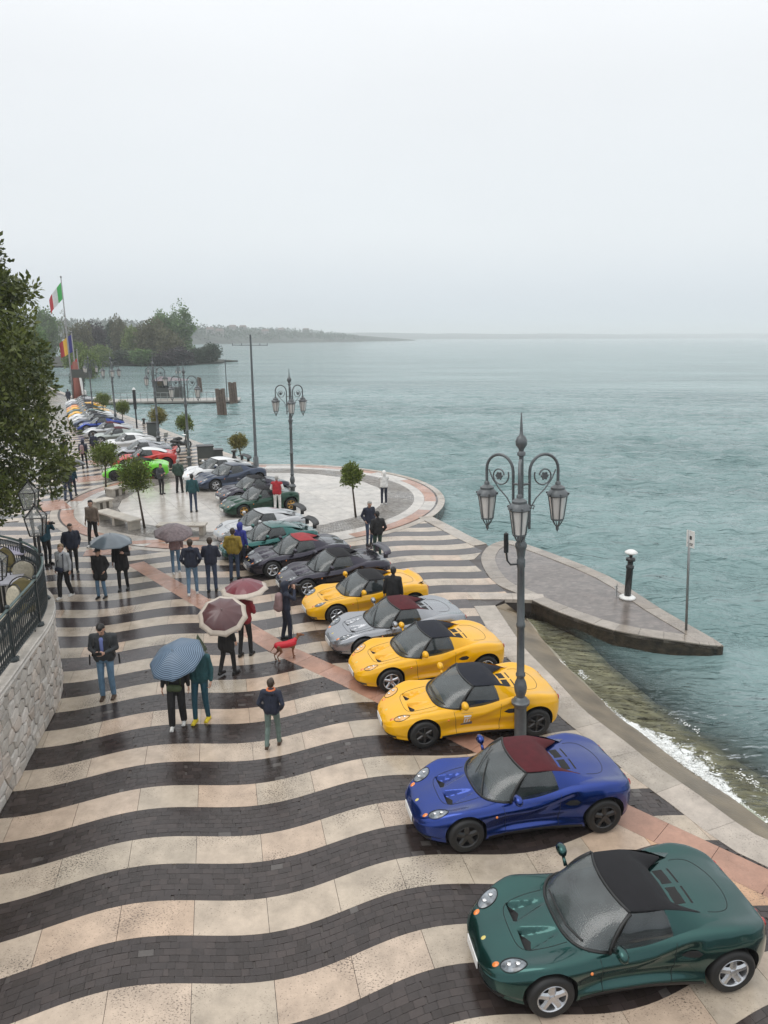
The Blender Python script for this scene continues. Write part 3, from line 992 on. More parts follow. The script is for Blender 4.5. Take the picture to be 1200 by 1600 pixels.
# ------------------------------------------------------------------ cars
def paint(name, c, metal=0.0, rough=0.35):
    m = pmat(name, c, rough=rough, metal=metal, coat=0.8, coatr=0.04, var=0.03, nscale=2, spec=0.2)
    n, l = m.node_tree.nodes, m.node_tree.links
    p = n['Principled BSDF']
    # rain beads on the lacquer
    b = n.new('ShaderNodeBump'); v = n.new('ShaderNodeTexVoronoi'); v.inputs['Scale'].default_value = 130
    tcn = n.new('ShaderNodeTexCoord'); l.new(tcn.outputs['Object'], v.inputs['Vector'])
    mr_ = n.new('ShaderNodeMapRange'); mr_.inputs['From Min'].default_value = 0.0; mr_.inputs['From Max'].default_value = 0.25; mr_.inputs['To Min'].default_value = 1; mr_.inputs['To Max'].default_value = 0
    l.new(v.outputs['Distance'], mr_.inputs['Value']); l.new(mr_.outputs[0], b.inputs['Height'])
    b.inputs['Strength'].default_value = 0.08; b.inputs['Distance'].default_value = 0.001
    l.new(b.outputs[0], p.inputs['Coat Normal'])
    return m
P_GREEN = paint('racing_green_paint', (0.012,0.066,0.060), 0.90, 0.22)
P_BLUE = paint('deep_blue_paint', (0.007,0.034,0.22), 0.85, 0.22)
P_YEL = paint('yellow_paint', (0.78,0.40,0.0))
P_SIL = paint('silver_grey_paint', (0.30,0.31,0.33), 0.8, 0.26)
P_BLACK = paint('violet_black_paint', (0.028,0.025,0.040), 0.75, 0.26)
P_LSIL = paint('light_silver_paint', (0.48,0.49,0.50), 0.6, 0.3)
P_DGREEN = paint('dark_green_paint', (0.010,0.050,0.030), 0.7, 0.28)
P_TEAL = paint('teal_green_paint', (0.018,0.11,0.10), 0.85, 0.25)
P_NAVY = paint('navy_paint', (0.035,0.050,0.085), 0.75, 0.28)
P_WHITE = paint('white_paint', (0.72,0.73,0.73))
P_LIME = paint('lime_green_paint', (0.17,0.62,0.04))
P_RED = paint('red_paint', (0.52,0.035,0.03))
P_ORANGE = paint('orange_paint', (0.75,0.25,0.02))
P_PALE = paint('pale_green_silver_paint', (0.34,0.38,0.36), 0.4, 0.3)
TOP_BLACK = pmat('black_canvas', (0.006,0.006,0.008), rough=0.9, var=0.15, nscale=8, bump=0.3, bscale=120)
TOP_NAVY = pmat('dark_blue_canvas', (0.009,0.011,0.019), rough=0.9, var=0.15, nscale=8, bump=0.3, bscale=120)
TOP_BURG = pmat('burgundy_canvas', (0.070,0.006,0.010), rough=0.9, var=0.15, nscale=8, bump=0.3, bscale=120)
TOP_RED = pmat('red_canvas', (0.30,0.022,0.028), rough=0.7, var=0.15, nscale=8, bump=0.3, bscale=120)
TRIM = pmat('black_trim', (0.012,0.012,0.012), rough=0.4)
DARKV = pmat('dark_opening', (0.006,0.006,0.006), rough=0.7)
RUB = pmat('tyre_rubber', (0.014,0.014,0.014), rough=0.6)
RIM_S = pmat('silver_alloy', (0.55,0.56,0.58), rough=0.25, metal=0.85)
RIM_B = pmat('black_alloy', (0.012,0.012,0.013), rough=0.35, coat=0.4)
RIM_G = pmat('gold_alloy', (0.50,0.30,0.09), rough=0.3, metal=0.8)
LAMPG = pmat('headlamp_glass', (0.16,0.18,0.20), rough=0.08, coat=1.0, var=0.8, nscale=11)
LAMPY = pmat('headlamp_yellow_shell', (0.72,0.38,0.10), rough=0.15, coat=1.0, var=0.15, nscale=12)
AMBER = pmat('amber_lens', (0.75,0.20,0.02), rough=0.15, coat=1.0)
REDL = pmat('red_lens', (0.35,0.01,0.01), rough=0.15, coat=1.0)
CHROME = pmat('chrome', (0.7,0.7,0.7), rough=0.15, metal=1.0)
def glass_mat():
    m = pmat('rain_wet_glass', (0.075,0.09,0.092), rough=0.06, coat=1.0, coatr=0.03, var=0.35, nscale=4, spec=0.8)
    n, l = m.node_tree.nodes, m.node_tree.links; p = n['Principled BSDF']
    tcn = n.new('ShaderNodeTexCoord')
    v = n.new('ShaderNodeTexVoronoi'); v.inputs['Scale'].default_value = 55
    l.new(tcn.outputs['Object'], v.inputs['Vector'])
    b = n.new('ShaderNodeBump'); b.inputs['Strength'].default_value = 0.5; b.inputs['Distance'].default_value = 0.004
    l.new(v.outputs['Distance'], b.inputs['Height']); l.new(b.outputs[0], p.inputs['Normal'])
    return m
GLASS = glass_mat()
GLASSD = pmat('dark_side_glass', (0.045,0.055,0.058), rough=0.04, coat=1.0, var=0.5, nscale=3, spec=0.8)

def seethru(m, k):
    n, l = m.node_tree.nodes, m.node_tree.links
    t = n.new('ShaderNodeBsdfTransparent'); t.inputs['Color'].default_value = (0.55,0.6,0.6,1)
    mx = n.new('ShaderNodeMixShader'); mx.inputs[0].default_value = k
    l.new(t.outputs[0], mx.inputs[1]); l.new(n['Principled BSDF'].outputs[0], mx.inputs[2]); l.new(mx.outputs[0], n['Material Output'].inputs['Surface'])
seethru(GLASS, 0.62); seethru(GLASSD, 0.6)
LEN = 3.73
def squash(x):
    # shorten the tail behind the rear axle a little
    return x if x < 2.9 else 2.9 + (x-2.9)*0.84
f_w = curve_fn([0,0.03,0.10,0.20,0.32,0.50,0.72,1.05,1.40,1.9,2.35,2.7,3.02,3.3,3.5,3.62,3.70,3.73],
               [0.28,0.40,0.53,0.62,0.69,0.76,0.81,0.785,0.75,0.745,0.775,0.825,0.85,0.83,0.775,0.71,0.63,0.55])
f_zc = curve_fn([0,0.04,0.12,0.25,0.45,0.7,1.0,1.25,1.5,2.0,2.3,2.7,3.1,3.4,3.6,3.70,3.73],
                [0.36,0.425,0.475,0.53,0.59,0.645,0.705,0.75,0.78,0.845,0.905,0.90,0.868,0.825,0.785,0.76,0.73])
f_zs = curve_fn([0,0.06,0.18,0.35,0.55,0.78,1.05,1.4,1.8,2.2,2.5,2.8,3.05,3.3,3.5,3.65,3.73],
                [0.36,0.42,0.495,0.585,0.66,0.70,0.695,0.705,0.735,0.775,0.83,0.878,0.885,0.855,0.81,0.765,0.71])
f_zv = curve_fn([0,0.12,0.25,0.45,0.7,1.0,1.25,1.5,2.0,2.3,2.7,3.1,3.5,3.73],
                [0.365,0.465,0.515,0.565,0.612,0.67,0.715,0.745,0.795,0.84,0.872,0.85,0.79,0.72])
f_zb = curve_fn([0,0.05,0.2,0.5,1.1,2.4,3.2,3.55,3.73],[0.25,0.18,0.145,0.14,0.14,0.14,0.16,0.22,0.30])
f_zw = curve_fn([0,0.2,0.7,1.2,1.9,2.5,3.0,3.5,3.73],[0.31,0.36,0.50,0.50,0.50,0.54,0.58,0.60,0.56])
f_tk = curve_fn([0,0.72,1.2,1.6,2.2,2.7,3.02,3.73],[0.0,0.02,0.07,0.10,0.085,0.045,0.02,0.0])

def section(x):
    w = f_w(x); zb = f_zb(x); zc = f_zc(x); zs = f_zs(x); zv = min(f_zv(x), zc+0.001); zw = f_zw(x)
    ws = w - (0.105 if w > 0.6 else 0.105*w/0.6)
    tk = f_tk(x)
    pts = [(0, zb), (w*0.55, zb), (w*0.93-0.01, zb+0.01), (w-0.025, zb+0.085), (w-tk*0.9, zb+(zw-zb)*0.55), (w-0.004, zw+0.04), (w-0.030, zw+(zs-zw)*0.62),
           (ws, zs), (ws*0.72, zv+(zs-zv)*0.30), (ws*0.45, zv+(zc-zv)*0.35), (ws*0.2, zv+(zc-zv)*0.85), (0, zc)]
    return [Vector((p[0], p[1])) for p in pts]
def half(x, sub=7):
    P = section(x)
    c = crom(P, sub)
    out = []
    for p in c:
        y, z = p.x, p.y
        # nostril scoops in the front lid
        if z > f_zw(x)+0.02 and 0.50 < x < 1.06:
            u = (x-0.56)/0.46
            cy = 0.215 + 0.02*u
            hw = 0.155*max(0.1, 1-0.80*max(0, u))
            dd = abs(y-cy)
            if dd < hw*1.15:
                fall = 1 - max(0, (dd-hw*0.80)/(hw*0.30))
                dep = 0.095*max(0.0, 1-max(0, u))**0.8 if u > 0 else 0.095*max(0, 1+u*16)
                z -= dep*max(0, min(1, fall))
        # intake channel on the flank, rising to the rear
        if 1.55 < x < 2.62 and y > 0.5:
            zc_ = 0.40 + 0.24*(x-1.55)/0.95
            hw = 0.035+0.055*(x-1.55)/1.0
            dz = abs(z-zc_)
            if dz < hw*1.5:
                k = 1-max(0, (dz-hw*0.5)/hw)
                along = min(1, (x-1.55)/0.9) * (1 if x < 2.5 else max(0, (2.62-x)/0.12))
                y -= 0.052*k*along
        out.append((y, z))
    return out

def evaluate(o):
    dg_ = bpy.context.evaluated_depsgraph_get()
    return bpy.data.meshes.new_from_object(o.evaluated_get(dg_))

FA, RA, ZF, ZR, RF, RR = 0.73, 3.03, 0.285, 0.300, 0.285, 0.300
def build_body():
    xs_ = [0,0.008,0.02,0.04,0.07,0.10,0.14] + [0.18+0.035*i for i in range(98)]
    xs_ = [x for x in xs_ if x < 3.60] + [3.61,3.64,3.67,3.69,3.705,3.72,3.73]
    hs = [half(x) for x in xs_]
    m = len(hs[0])
    vs_ = []; ring_n = 2*m-2
    for x, h in zip(xs_, hs):
        for y, z in h: vs_.append((squash(x), y, z))
        for y, z in reversed(h[1:-1]): vs_.append((squash(x), -y, z))
    fs = []
    for i in range(len(xs_)-1):
        for k in range(ring_n):
            a = i*ring_n+k; b = i*ring_n+(k+1) % ring_n
            fs.append((a, b, b+ring_n, a+ring_n))
    fs.append(tuple(range(ring_n))[::-1])
    fs.append(tuple((len(xs_)-1)*ring_n+k for k in range(ring_n)))
    me = bpy.data.meshes.new('body'); me.from_pydata(vs_, [], fs)
    me.materials.append(P_GREEN); me.materials.append(DARKV)
    bm = bmesh.new(); bm.from_mesh(me); bmesh.ops.recalc_face_normals(bm, faces=bm.faces); bm.to_mesh(me); bm.free()
    o = bpy.data.objects.new('body', me); col.objects.link(o)
    cuts = MB()
    for cx, cz, r_ in ((FA, ZF+0.015, 0.335), (RA, ZR+0.025, 0.362)):
        for sy in (-1, 1):
            y0, y1 = (0.585, 1.1) if sy > 0 else (-1.1, -0.585)
            n = 40
            vv = [(cx+r_*math.cos(2*PI*k/n), y0, cz+r_*math.sin(2*PI*k/n)) for k in range(n)] + [(cx+r_*math.cos(2*PI*k/n), y1, cz+r_*math.sin(2*PI*k/n)) for k in range(n)]
            ff = [(k, (k+1)%n, n+(k+1)%n, n+k) for k in range(n)] + [tuple(range(n))[::-1], tuple(range(n, 2*n))]
            cuts.add(vv, ff, 1)
    # mouth in the nose
    cuts.box((-0.02, 0, 0.285), (0.22, 0.50, 0.10), mi=1)
    co = cuts.build('cut', [P_GREEN, DARKV])
    bm = bmesh.new(); bm.from_mesh(co.data); bmesh.ops.recalc_face_normals(bm, faces=bm.faces); bm.to_mesh(co.data); bm.free()
    md = o.modifiers.new('b', 'BOOLEAN'); md.operation = 'DIFFERENCE'; md.object = co; md.solver = 'EXACT'
    me2 = evaluate(o)
    bpy.data.objects.remove(o); bpy.data.objects.remove(co)
    smooth_by_angle(me2, 38)
    me2.name = 'body'
    return me2
BODY = build_body()
BT = BVHTree.FromPolygons([v.co.copy() for v in BODY.vertices], [tuple(p.vertices) for p in BODY.polygons])
def top(x, y):
    h = BT.ray_cast(Vector((x, y, 3)), Vector((0,0,-1)))
    return h[0].z if h[0] else 0.5
def sidey(x, z, s=1):
    h = BT.ray_cast(Vector((x, 3*s, z)), Vector((0,-s,0)))
    return h[0].y if h[0] else 0.8*s
def top_patch(outline, mat, off=0.004, dome=0.0, nrings=4):
    """patch following the top skin; outline = list of (x, y)"""
    cx = sum(p[0] for p in outline)/len(outline); cy = sum(p[1] for p in outline)/len(outline)
    mb = MB(); n = len(outline); vs_ = [(cx, cy, top(cx, cy)+off+dome)]
    for r_ in range(1, nrings+1):
        k = r_/nrings
        for p in outline:
            x, y = cx+(p[0]-cx)*k, cy+(p[1]-cy)*k
            vs_.append((x, y, top(x, y)+off*(1 if r_ < nrings else 0.2)+dome*(1-k*k)))
    fs = [(0, 1+i, 1+(i+1)%n) for i in range(n)]
    for r_ in range(nrings-1):
        for i in range(n):
            a = 1+r_*n+i; b = 1+r_*n+(i+1)%n
            fs.append((a, a+n, b+n, b))
    mb.add(vs_, fs)
    return mb
def oval(cx, cy, a, b, rot=0, n=18, pw=1.0):
    o = []
    for k in range(n):
        t_ = 2*PI*k/n
        c_, s_ = math.cos(t_), math.sin(t_)
        x = a*math.copysign(abs(c_)**pw, c_); y = b*math.copysign(abs(s_)**pw, s_)
        o.append((cx+x*math.cos(rot)-y*math.sin(rot), cy+x*math.sin(rot)+y*math.cos(rot)))
    return o
def seam(pts, r_=0.004):
    """thin dark gap laid on the top skin"""
    return [(p[0], p[1], top(p[0], p[1])+0.0005) for p in pts]


# windscreen: strongly curved in plan
def ws_bot(v):  # v -1..1
    y = 0.66*math.sin(v*PI/2*0.96)/math.sin(PI/2*0.96)
    x = 1.02 + 0.44*abs(v)**2.4
    return Vector((x, y, top(x, y)-0.01))
def ws_top(v):
    y = 0.515*v
    return Vector((1.66 + 0.11*abs(v)**2.2, y, 1.115-0.035*abs(v)**2.4))
rows = []
for i in range(9):
    k = i/8
    rows.append([ws_bot(v).lerp(ws_top(v), k) + Vector((-0.03, 0, 0.035))*math.sin(k*PI) for v in [j/8-1 for j in range(17)]])
WS = grid_mesh(rows, True).mesh('windscreen', [GLASS], smooth=True)
# windscreen surround
mb = MB()
mb.tube([ws_bot(v)+Vector((-0.006,0,0.012)) for v in [j/10-1 for j in range(21)]], 0.018, 6)
mb.tube([ws_top(v)+Vector((0,0,0.006)) for v in [j/6-1 for j in range(13)]], 0.018, 6)
for s in (-1, 1):
    mb.tube([ws_bot(s).lerp(ws_top(s), k/6) + Vector((-0.03,0.0,0.035))*math.sin(k/6*PI)*0.9 + Vector((0,s*0.01,0)) for k in range(7)], 0.024, 6)
WFR = mb.mesh('windscreen_frame', [TRIM], smooth=True)
mb = MB()
a = ws_bot(-0.45)+Vector((-0.02,0,0.02)); b = ws_bot(0.25).lerp(ws_top(0.12), 0.62)+Vector((-0.045,0,0.05))
mb.tube([a, a.lerp(b,0.5)+Vector((-0.02,0,0.03)), b], [0.012,0.010,0.006], 5)
a2 = ws_bot(0.02).lerp(ws_top(0), 0.22)+Vector((-0.045,0,0.042)); b2 = ws_bot(0.7).lerp(ws_top(0.6),0.75)+Vector((-0.05,0,0.05))
mb.tube([a2, a2.lerp(b2,.5)+Vector((-0.01,0,0.01)), b2], 0.007, 4)
WIPER = mb.mesh('wiper', [TRIM])
WIPER2 = MB().tube([ws_bot(-0.62).lerp(ws_top(-0.6), 0.10)+Vector((-0.03,0,0.035)), ws_bot(-0.3).lerp(ws_top(-0.3), 0.12)+Vector((-0.035,0,0.05)), ws_bot(0).lerp(ws_top(0), 0.13)+Vector((-0.035,0,0.055)), ws_bot(0.35).lerp(ws_top(0.3), 0.12)+Vector((-0.035,0,0.05))], 0.012, 5).mesh('wiper', [TRIM])

# roof
def roof_rows(kind):
    rows = []
    xs_ = [0,0.12,0.3,0.5,0.7,0.88,1.0]
    for k in xs_:
        r_ = []
        for j in range(17):
            v = j/8-1; av = abs(v)
            t_ = ws_top(v)
            if kind == 'soft':
                end = Vector((2.46 + 0.34*max(0, (av-0.62)/0.38)**1.0, 0.50*v, 0))
                end.z = top(end.x, end.y)+0.02
                mid = Vector((2.20+0.03*av, 0.53*v, 1.135-0.075*av**3))
                if k < 0.7: p = t_.lerp(mid, k/0.7); p.z += 0.022*math.sin(k/0.7*PI)*(1-av**2)
                else: p = mid.lerp(end, (k-0.7)/0.3)
            else:
                end = Vector((3.12-0.10*av, 0.52*v, 0)); end.z = top(end.x, end.y)+0.004
                mid = Vector((2.20, 0.53*v, 1.14-0.08*av**3))
                if k < 0.5: p = t_.lerp(mid, k/0.5); p.z += 0.02*math.sin(k/0.5*PI)*(1-av**2)
                else:
                    q = (k-0.5)/0.5; p = mid.lerp(end, q); p.z += 0.055*math.sin(q*PI)
            r_.append(p)
        rows.append(r_)
    return rows
def thick(mb, t_=0.02):
    me = mb.mesh('roof', [TOP_BLACK], smooth=True)
    o = bpy.data.objects.new('tmp', me); col.objects.link(o)
    md = o.modifiers.new('s', 'SOLIDIFY'); md.thickness = t_; md.offset = -1
    md2 = o.modifiers.new('ss', 'SUBSURF'); md2.levels = 1; md2.render_levels = 1
    me2 = evaluate(o); bpy.data.objects.remove(o)
    me2.polygons.foreach_set('use_smooth', [True]*len(me2.polygons))
    return me2
SOFT = thick(grid_mesh(roof_rows('soft')))
HARD = thick(grid_mesh(roof_rows('hard')))
# side windows, quarter panels
def side_window(s, xe_b=2.30, xe_t=2.22):
    rows = []
    for i in range(7):
        k = i/6
        xb = 1.46 + (xe_b-1.46)*k; yb = 0.655 - 0.0*k + 0.015*math.sin(k*PI)
        b = Vector((xb, s*yb, top(xb, s*yb)-0.02))
        xt = 1.78 + (xe_t-1.78)*k
        tt = Vector((xt, s*(0.52+0.012*math.sin(k*PI)), 1.075-0.008*k))
        rows.append([b.lerp(tt, j/4)+Vector((0, s*0.02*math.sin(j/4*PI), 0)) for j in range(5)])
    return grid_mesh(rows, s > 0)
SWIN = [side_window(s).mesh('side_window', [GLASSD], smooth=True) for s in (-1, 1)]
def quarter(s):
    mb = MB()
    b0 = Vector((2.29, s*0.665, top(2.29, s*0.665)-0.03)); t0 = Vector((2.21, s*0.525, 1.07))
    b1 = Vector((2.62, s*0.66, top(2.62, s*0.66)-0.01)); t1 = Vector((2.55, s*0.53, 1.0))
    b2 = Vector((2.98, s*0.60, top(2.98, s*0.60)-0.005)); t2 = Vector((2.84, s*0.50, top(2.84, s*0.5)+0.01))
    rows = []
    for (b, t_) in ((b0, t0), (b0.lerp(b1,.5), t0.lerp(t1,.5)+Vector((0,0,0.005))), (b1, t1), (b1.lerp(b2,.5), t1.lerp(t2,.5)), (b2, t2)):
        rows.append([b.lerp(t_, j/4)+Vector((0, s*0.008*math.sin(j/4*PI), 0)) for j in range(5)])
    return thick_p(grid_mesh(rows, s > 0))
def thick_p(mb):
    me = mb.mesh('quarter_panel', [P_GREEN], smooth=True)
    return me
QUART = [quarter(s) for s in (-1, 1)]
# cabin seen through the glass
rows = [[Vector((x, y, top(x, y)+0.008)) for y in [-0.62+0.062*j for j in range(21)]] for x in [1.22+0.09*i for i in range(13)]]
CABIN = grid_mesh(rows, True).mesh('cabin_tub', [DARKV])
mb = MB(); mb.tube([(1.50,-0.46,0.80),(1.40,-0.3,0.83),(1.37,0,0.84),(1.40,0.3,0.83),(1.50,0.46,0.80)], 0.045, 8)
DASH = mb.mesh('dashboard', [TRIM], smooth=True)
SEATM = pmat('grey_seat_cloth', (0.10,0.10,0.105), rough=0.8)
SEAT = []
for s in (-1, 1):
    mb = MB(); mb.tube([(1.98,s*0.27,0.72),(2.10,s*0.27,0.90),(2.15,s*0.27,1.0),(2.17,s*0.27,1.05)], [0.16,0.15,0.10,0.05], 10)
    SEAT.append(mb.mesh('seat', [SEATM], smooth=True))
mb = MB(); mb.tube([(1.60-0.04*math.sin(a_), -0.27+0.135*math.cos(a_), 0.855+0.10*math.sin(a_)) for a_ in [2*PI*k/18 for k in range(18)]], 0.014, 6, closed=True)
STEER = mb.mesh('steering_wheel', [TRIM], smooth=True)
# lamps
HEAD = [top_patch(oval(0.335, s*0.515, 0.150, 0.092, rot=s*0.50), LAMPG, 0.006, 0.012).mesh('headlight', [LAMPG], smooth=True) for s in (-1, 1)]
HRING = []
for s in (-1, 1):
    mb = MB(); mb.tube([(x, y, top(x, y)+0.003) for x, y in oval(0.335, s*0.515, 0.158, 0.099, rot=s*0.50, n=24)], 0.006, 4, closed=True)
    HRING.append(mb.mesh('lamp_surround', [DARKV]))
BULB = []
for s in (-1, 1):
    for dx, dy in ((-0.045, -0.02), (0.05, 0.022)):
        mb = MB(); x, y = 0.335+dx, s*(0.515+dy); mb.lathe([(0.0, 0.012), (0.030, 0.010), (0.036, 0.0), (0.0, -0.004)][::-1], 12, c=(x, y, top(x, y)+0.014))
        BULB.append(mb.mesh('lamp_reflector', [CHROME], smooth=True))
INDI = [top_patch(oval(0.155, s*0.40, 0.042, 0.036, rot=s*0.5, n=12), AMBER, 0.006, 0.012, 3).mesh('indicator', [AMBER], smooth=True) for s in (-1, 1)]
BADGE = top_patch(oval(0.125, 0, 0.030, 0.026, n=12), CHROME, 0.005, 0.004, 2).mesh('badge', [pmat('badge_gold', (0.6,0.5,0.15), rough=0.3)], smooth=True)
VENT = []
for s in (-1, 1):
    tri = [(0.55, s*0.10), (0.55, s*0.34), (0.63, s*0.31), (0.66, s*0.22), (0.61, s*0.13)]
    if s > 0: tri = tri[::-1]
    VENT.append(top_patch(tri, DARKV, 0.004, 0, 3).mesh('nose_intake', [DARKV]))
# panel gaps: horseshoe on the front lid, rear lid outline, door shuts
mb = MB()
hs_ = [(1.02+0.02, -0.42), (0.80,-0.42), (0.60,-0.39), (0.50,-0.33), (0.455,-0.2), (0.445,0), (0.455,0.2), (0.50,0.33), (0.60,0.39), (0.80,0.42), (1.04,0.42)]
mb.tube(seam([(p.x, p.y) for p in crom([Vector((a_[0], a_[1], 0)) for a_ in hs_], 4)]), 0.0045, 4)
GAPS = [mb.mesh('panel_gap', [DARKV])]; mb = MB()
rl = [(2.86,-0.45),(3.00,-0.46),(3.13,-0.42),(3.22,-0.30),(3.27,-0.12),(3.27,0.12),(3.22,0.30),(3.13,0.42),(3.00,0.46),(2.86,0.45)]
mb.tube(seam([(p.x, p.y) for p in crom([Vector((a_[0], a_[1], 0)) for a_ in rl], 4)]), 0.0045, 4)
GAPS.append(mb.mesh('panel_gap', [DARKV]))
for s in (-1, 1):
    mb = MB(); g1 = [(1.36+0.03*math.sin(z*6), sidey(1.36, z, s), z) for z in [0.20+0.03*i for i in range(17)]][::-1]
    g2 = [(2.30-0.06*(0.76-z), sidey(2.30, z, s), z) for z in [0.24+0.03*i for i in range(18)]]
    g3 = [(x, sidey(x, 0.215, s), 0.215) for x in [1.40+0.07*i for i in range(13)]]
    mb.tube(g1+g3+g2, 0.004, 4); GAPS.append(mb.mesh('panel_gap', [DARKV]))
SCOOP = []
for s in (-1, 1):
    c_ = [(2.36,0.585),(2.45,0.635),(2.55,0.66),(2.60,0.63),(2.56,0.575),(2.45,0.555)]
    pts = [(x, sidey(x, z, s)+s*0.004, z) for x, z in c_]
    mb = MB().add(pts, [tuple(range(6)) if s < 0 else tuple(range(6))[::-1]])
    SCOOP.append(mb.mesh('side_intake', [DARKV]))
# slots of the engine lid
mb = MB()
for (x0, x1, y0, y1) in ((2.52,2.66,-0.29,-0.03),(2.52,2.66,0.03,0.29),(2.73,2.76,-0.30,-0.03),(2.73,2.76,0.03,0.30)):
    xm = [(x0,y0),(x0,y1),(x1,y1),(x1,y0)]
    mb2 = top_patch([(x0,y0),((x0+x1)/2,y0),(x1,y0),(x1,(y0+y1)/2),(x1,y1),((x0+x1)/2,y1),(x0,y1),(x0,(y0+y1)/2)], DARKV, 0.003, 0, 2)
    mb.add(mb2.v, mb2.f)
SLOT = mb.mesh('engine_lid_slots', [DARKV])
# rear light clusters, diffuser, number plate
TAILL = []
for s in (-1, 1):
    mb = MB()
    for yy, r_ in ((0.50, 0.055), (0.36, 0.055)):
        x_ = BT.ray_cast(Vector((5, s*yy, 0.66)), Vector((-1,0,0)))[0]
        x_ = x_.x if x_ else 3.6
        mb.tube([(x_-0.01, s*yy, 0.66), (x_+0.012, s*yy, 0.66)], r_, 12)
    TAILL.append(mb.mesh('tail_light', [REDL], smooth=False))
DIFF = MB().box((3.54, 0, 0.40), (0.10, 1.0, 0.22)).mesh('rear_grille', [DARKV])
pl = MB()
pl.box((-0.012, 0, 0.30), (0.012, 0.42, 0.115)); PLATE = pl.mesh('number_plate', [wht])
SILL = []
for s in (-1, 1):
    rows = []
    for i in range(17):
        x = 1.09 + (2.66-1.09)*i/16
        rows.append([Vector((x, sidey(x, z, s)+s*0.004, z)) for z in (0.146, 0.165, 0.19, 0.215)])
    SILL.append(grid_mesh(rows, s > 0).mesh('sill', [TRIM], smooth=True))
rows = []
for i in range(21):
    a_ = (i/20-0.5)*2
    y = 0.60*a_
    r_ = []
    for z in (0.165, 0.195, 0.225):
        h = BT.ray_cast(Vector((-2, y, z)), Vector((1,0,0)))
        r_.append(Vector(((h[0].x if h[0] else 0.3)-0.006, y, z)))
    rows.append(r_)
CHIN = grid_mesh(rows, True).mesh('front_lip', [TRIM], smooth=True)
def mirror(s):
    mb = MB(); mb.sphere((1.50, s*0.87, 0.88), 0.115, 10, 7, sc_=(0.62,1.0,0.68))
    mb.tube([(1.50, s*0.70, 0.755), (1.50, s*0.80, 0.84)], [0.03,0.022], 6)
    return mb.mesh('mirror', [P_GREEN], smooth=True)
MIRR = [mirror(s) for s in (-1, 1)]
SIDEIND = [MB().sphere((1.21, sidey(1.21, 0.545, s), 0.545), 0.022, 8, 5).mesh('side_repeater', [AMBER], smooth=True) for s in (-1, 1)]
def wing():
    rows = []
    for i in range(13):
        v = i/6-1
        y = 0.62*v; x = 3.45 - 0.10*v*v; z = 1.02 + 0.03*(1-v*v)
        if abs(v) > 0.98: z = 0.97
        rows.append([Vector((x+0.0, y, z)), Vector((x+0.10, y, z+0.022)), Vector((x+0.20, y, z+0.04)), Vector((x+0.24, y, z+0.075))])
    me = grid_mesh(rows, True).mesh('wing', [P_BLACK], smooth=True)
    o = bpy.data.objects.new('tmp', me); col.objects.link(o)
    md = o.modifiers.new('s', 'SOLIDIFY'); md.thickness = 0.03
    me2 = evaluate(o); bpy.data.objects.remove(o)
    mb = MB()
    for s in (-1, 1): mb.box((3.50, s*0.38, 0.93), (0.14, 0.03, 0.22))
    b = bmesh.new(); b.from_mesh(me2); b.from_mesh(mb.mesh('t', [P_BLACK])); b.to_mesh(me2); b.free()
    return me2
WING = wing()
def lip():
    rows = []
    for i in range(13):
        v = i/6-1; y = 0.58*v; x = 3.40-0.10*v*v
        z = top(x, y)
        rows.append([Vector((x-0.06, y, z+0.002)), Vector((x+0.06, y, z+0.05)), Vector((x+0.14-0.02*abs(v), y, z+0.075)), Vector((x+0.13, y, z-0.03))])
    return grid_mesh(rows, True).mesh('rear_lip', [P_YEL], smooth=True)
LIP = lip()
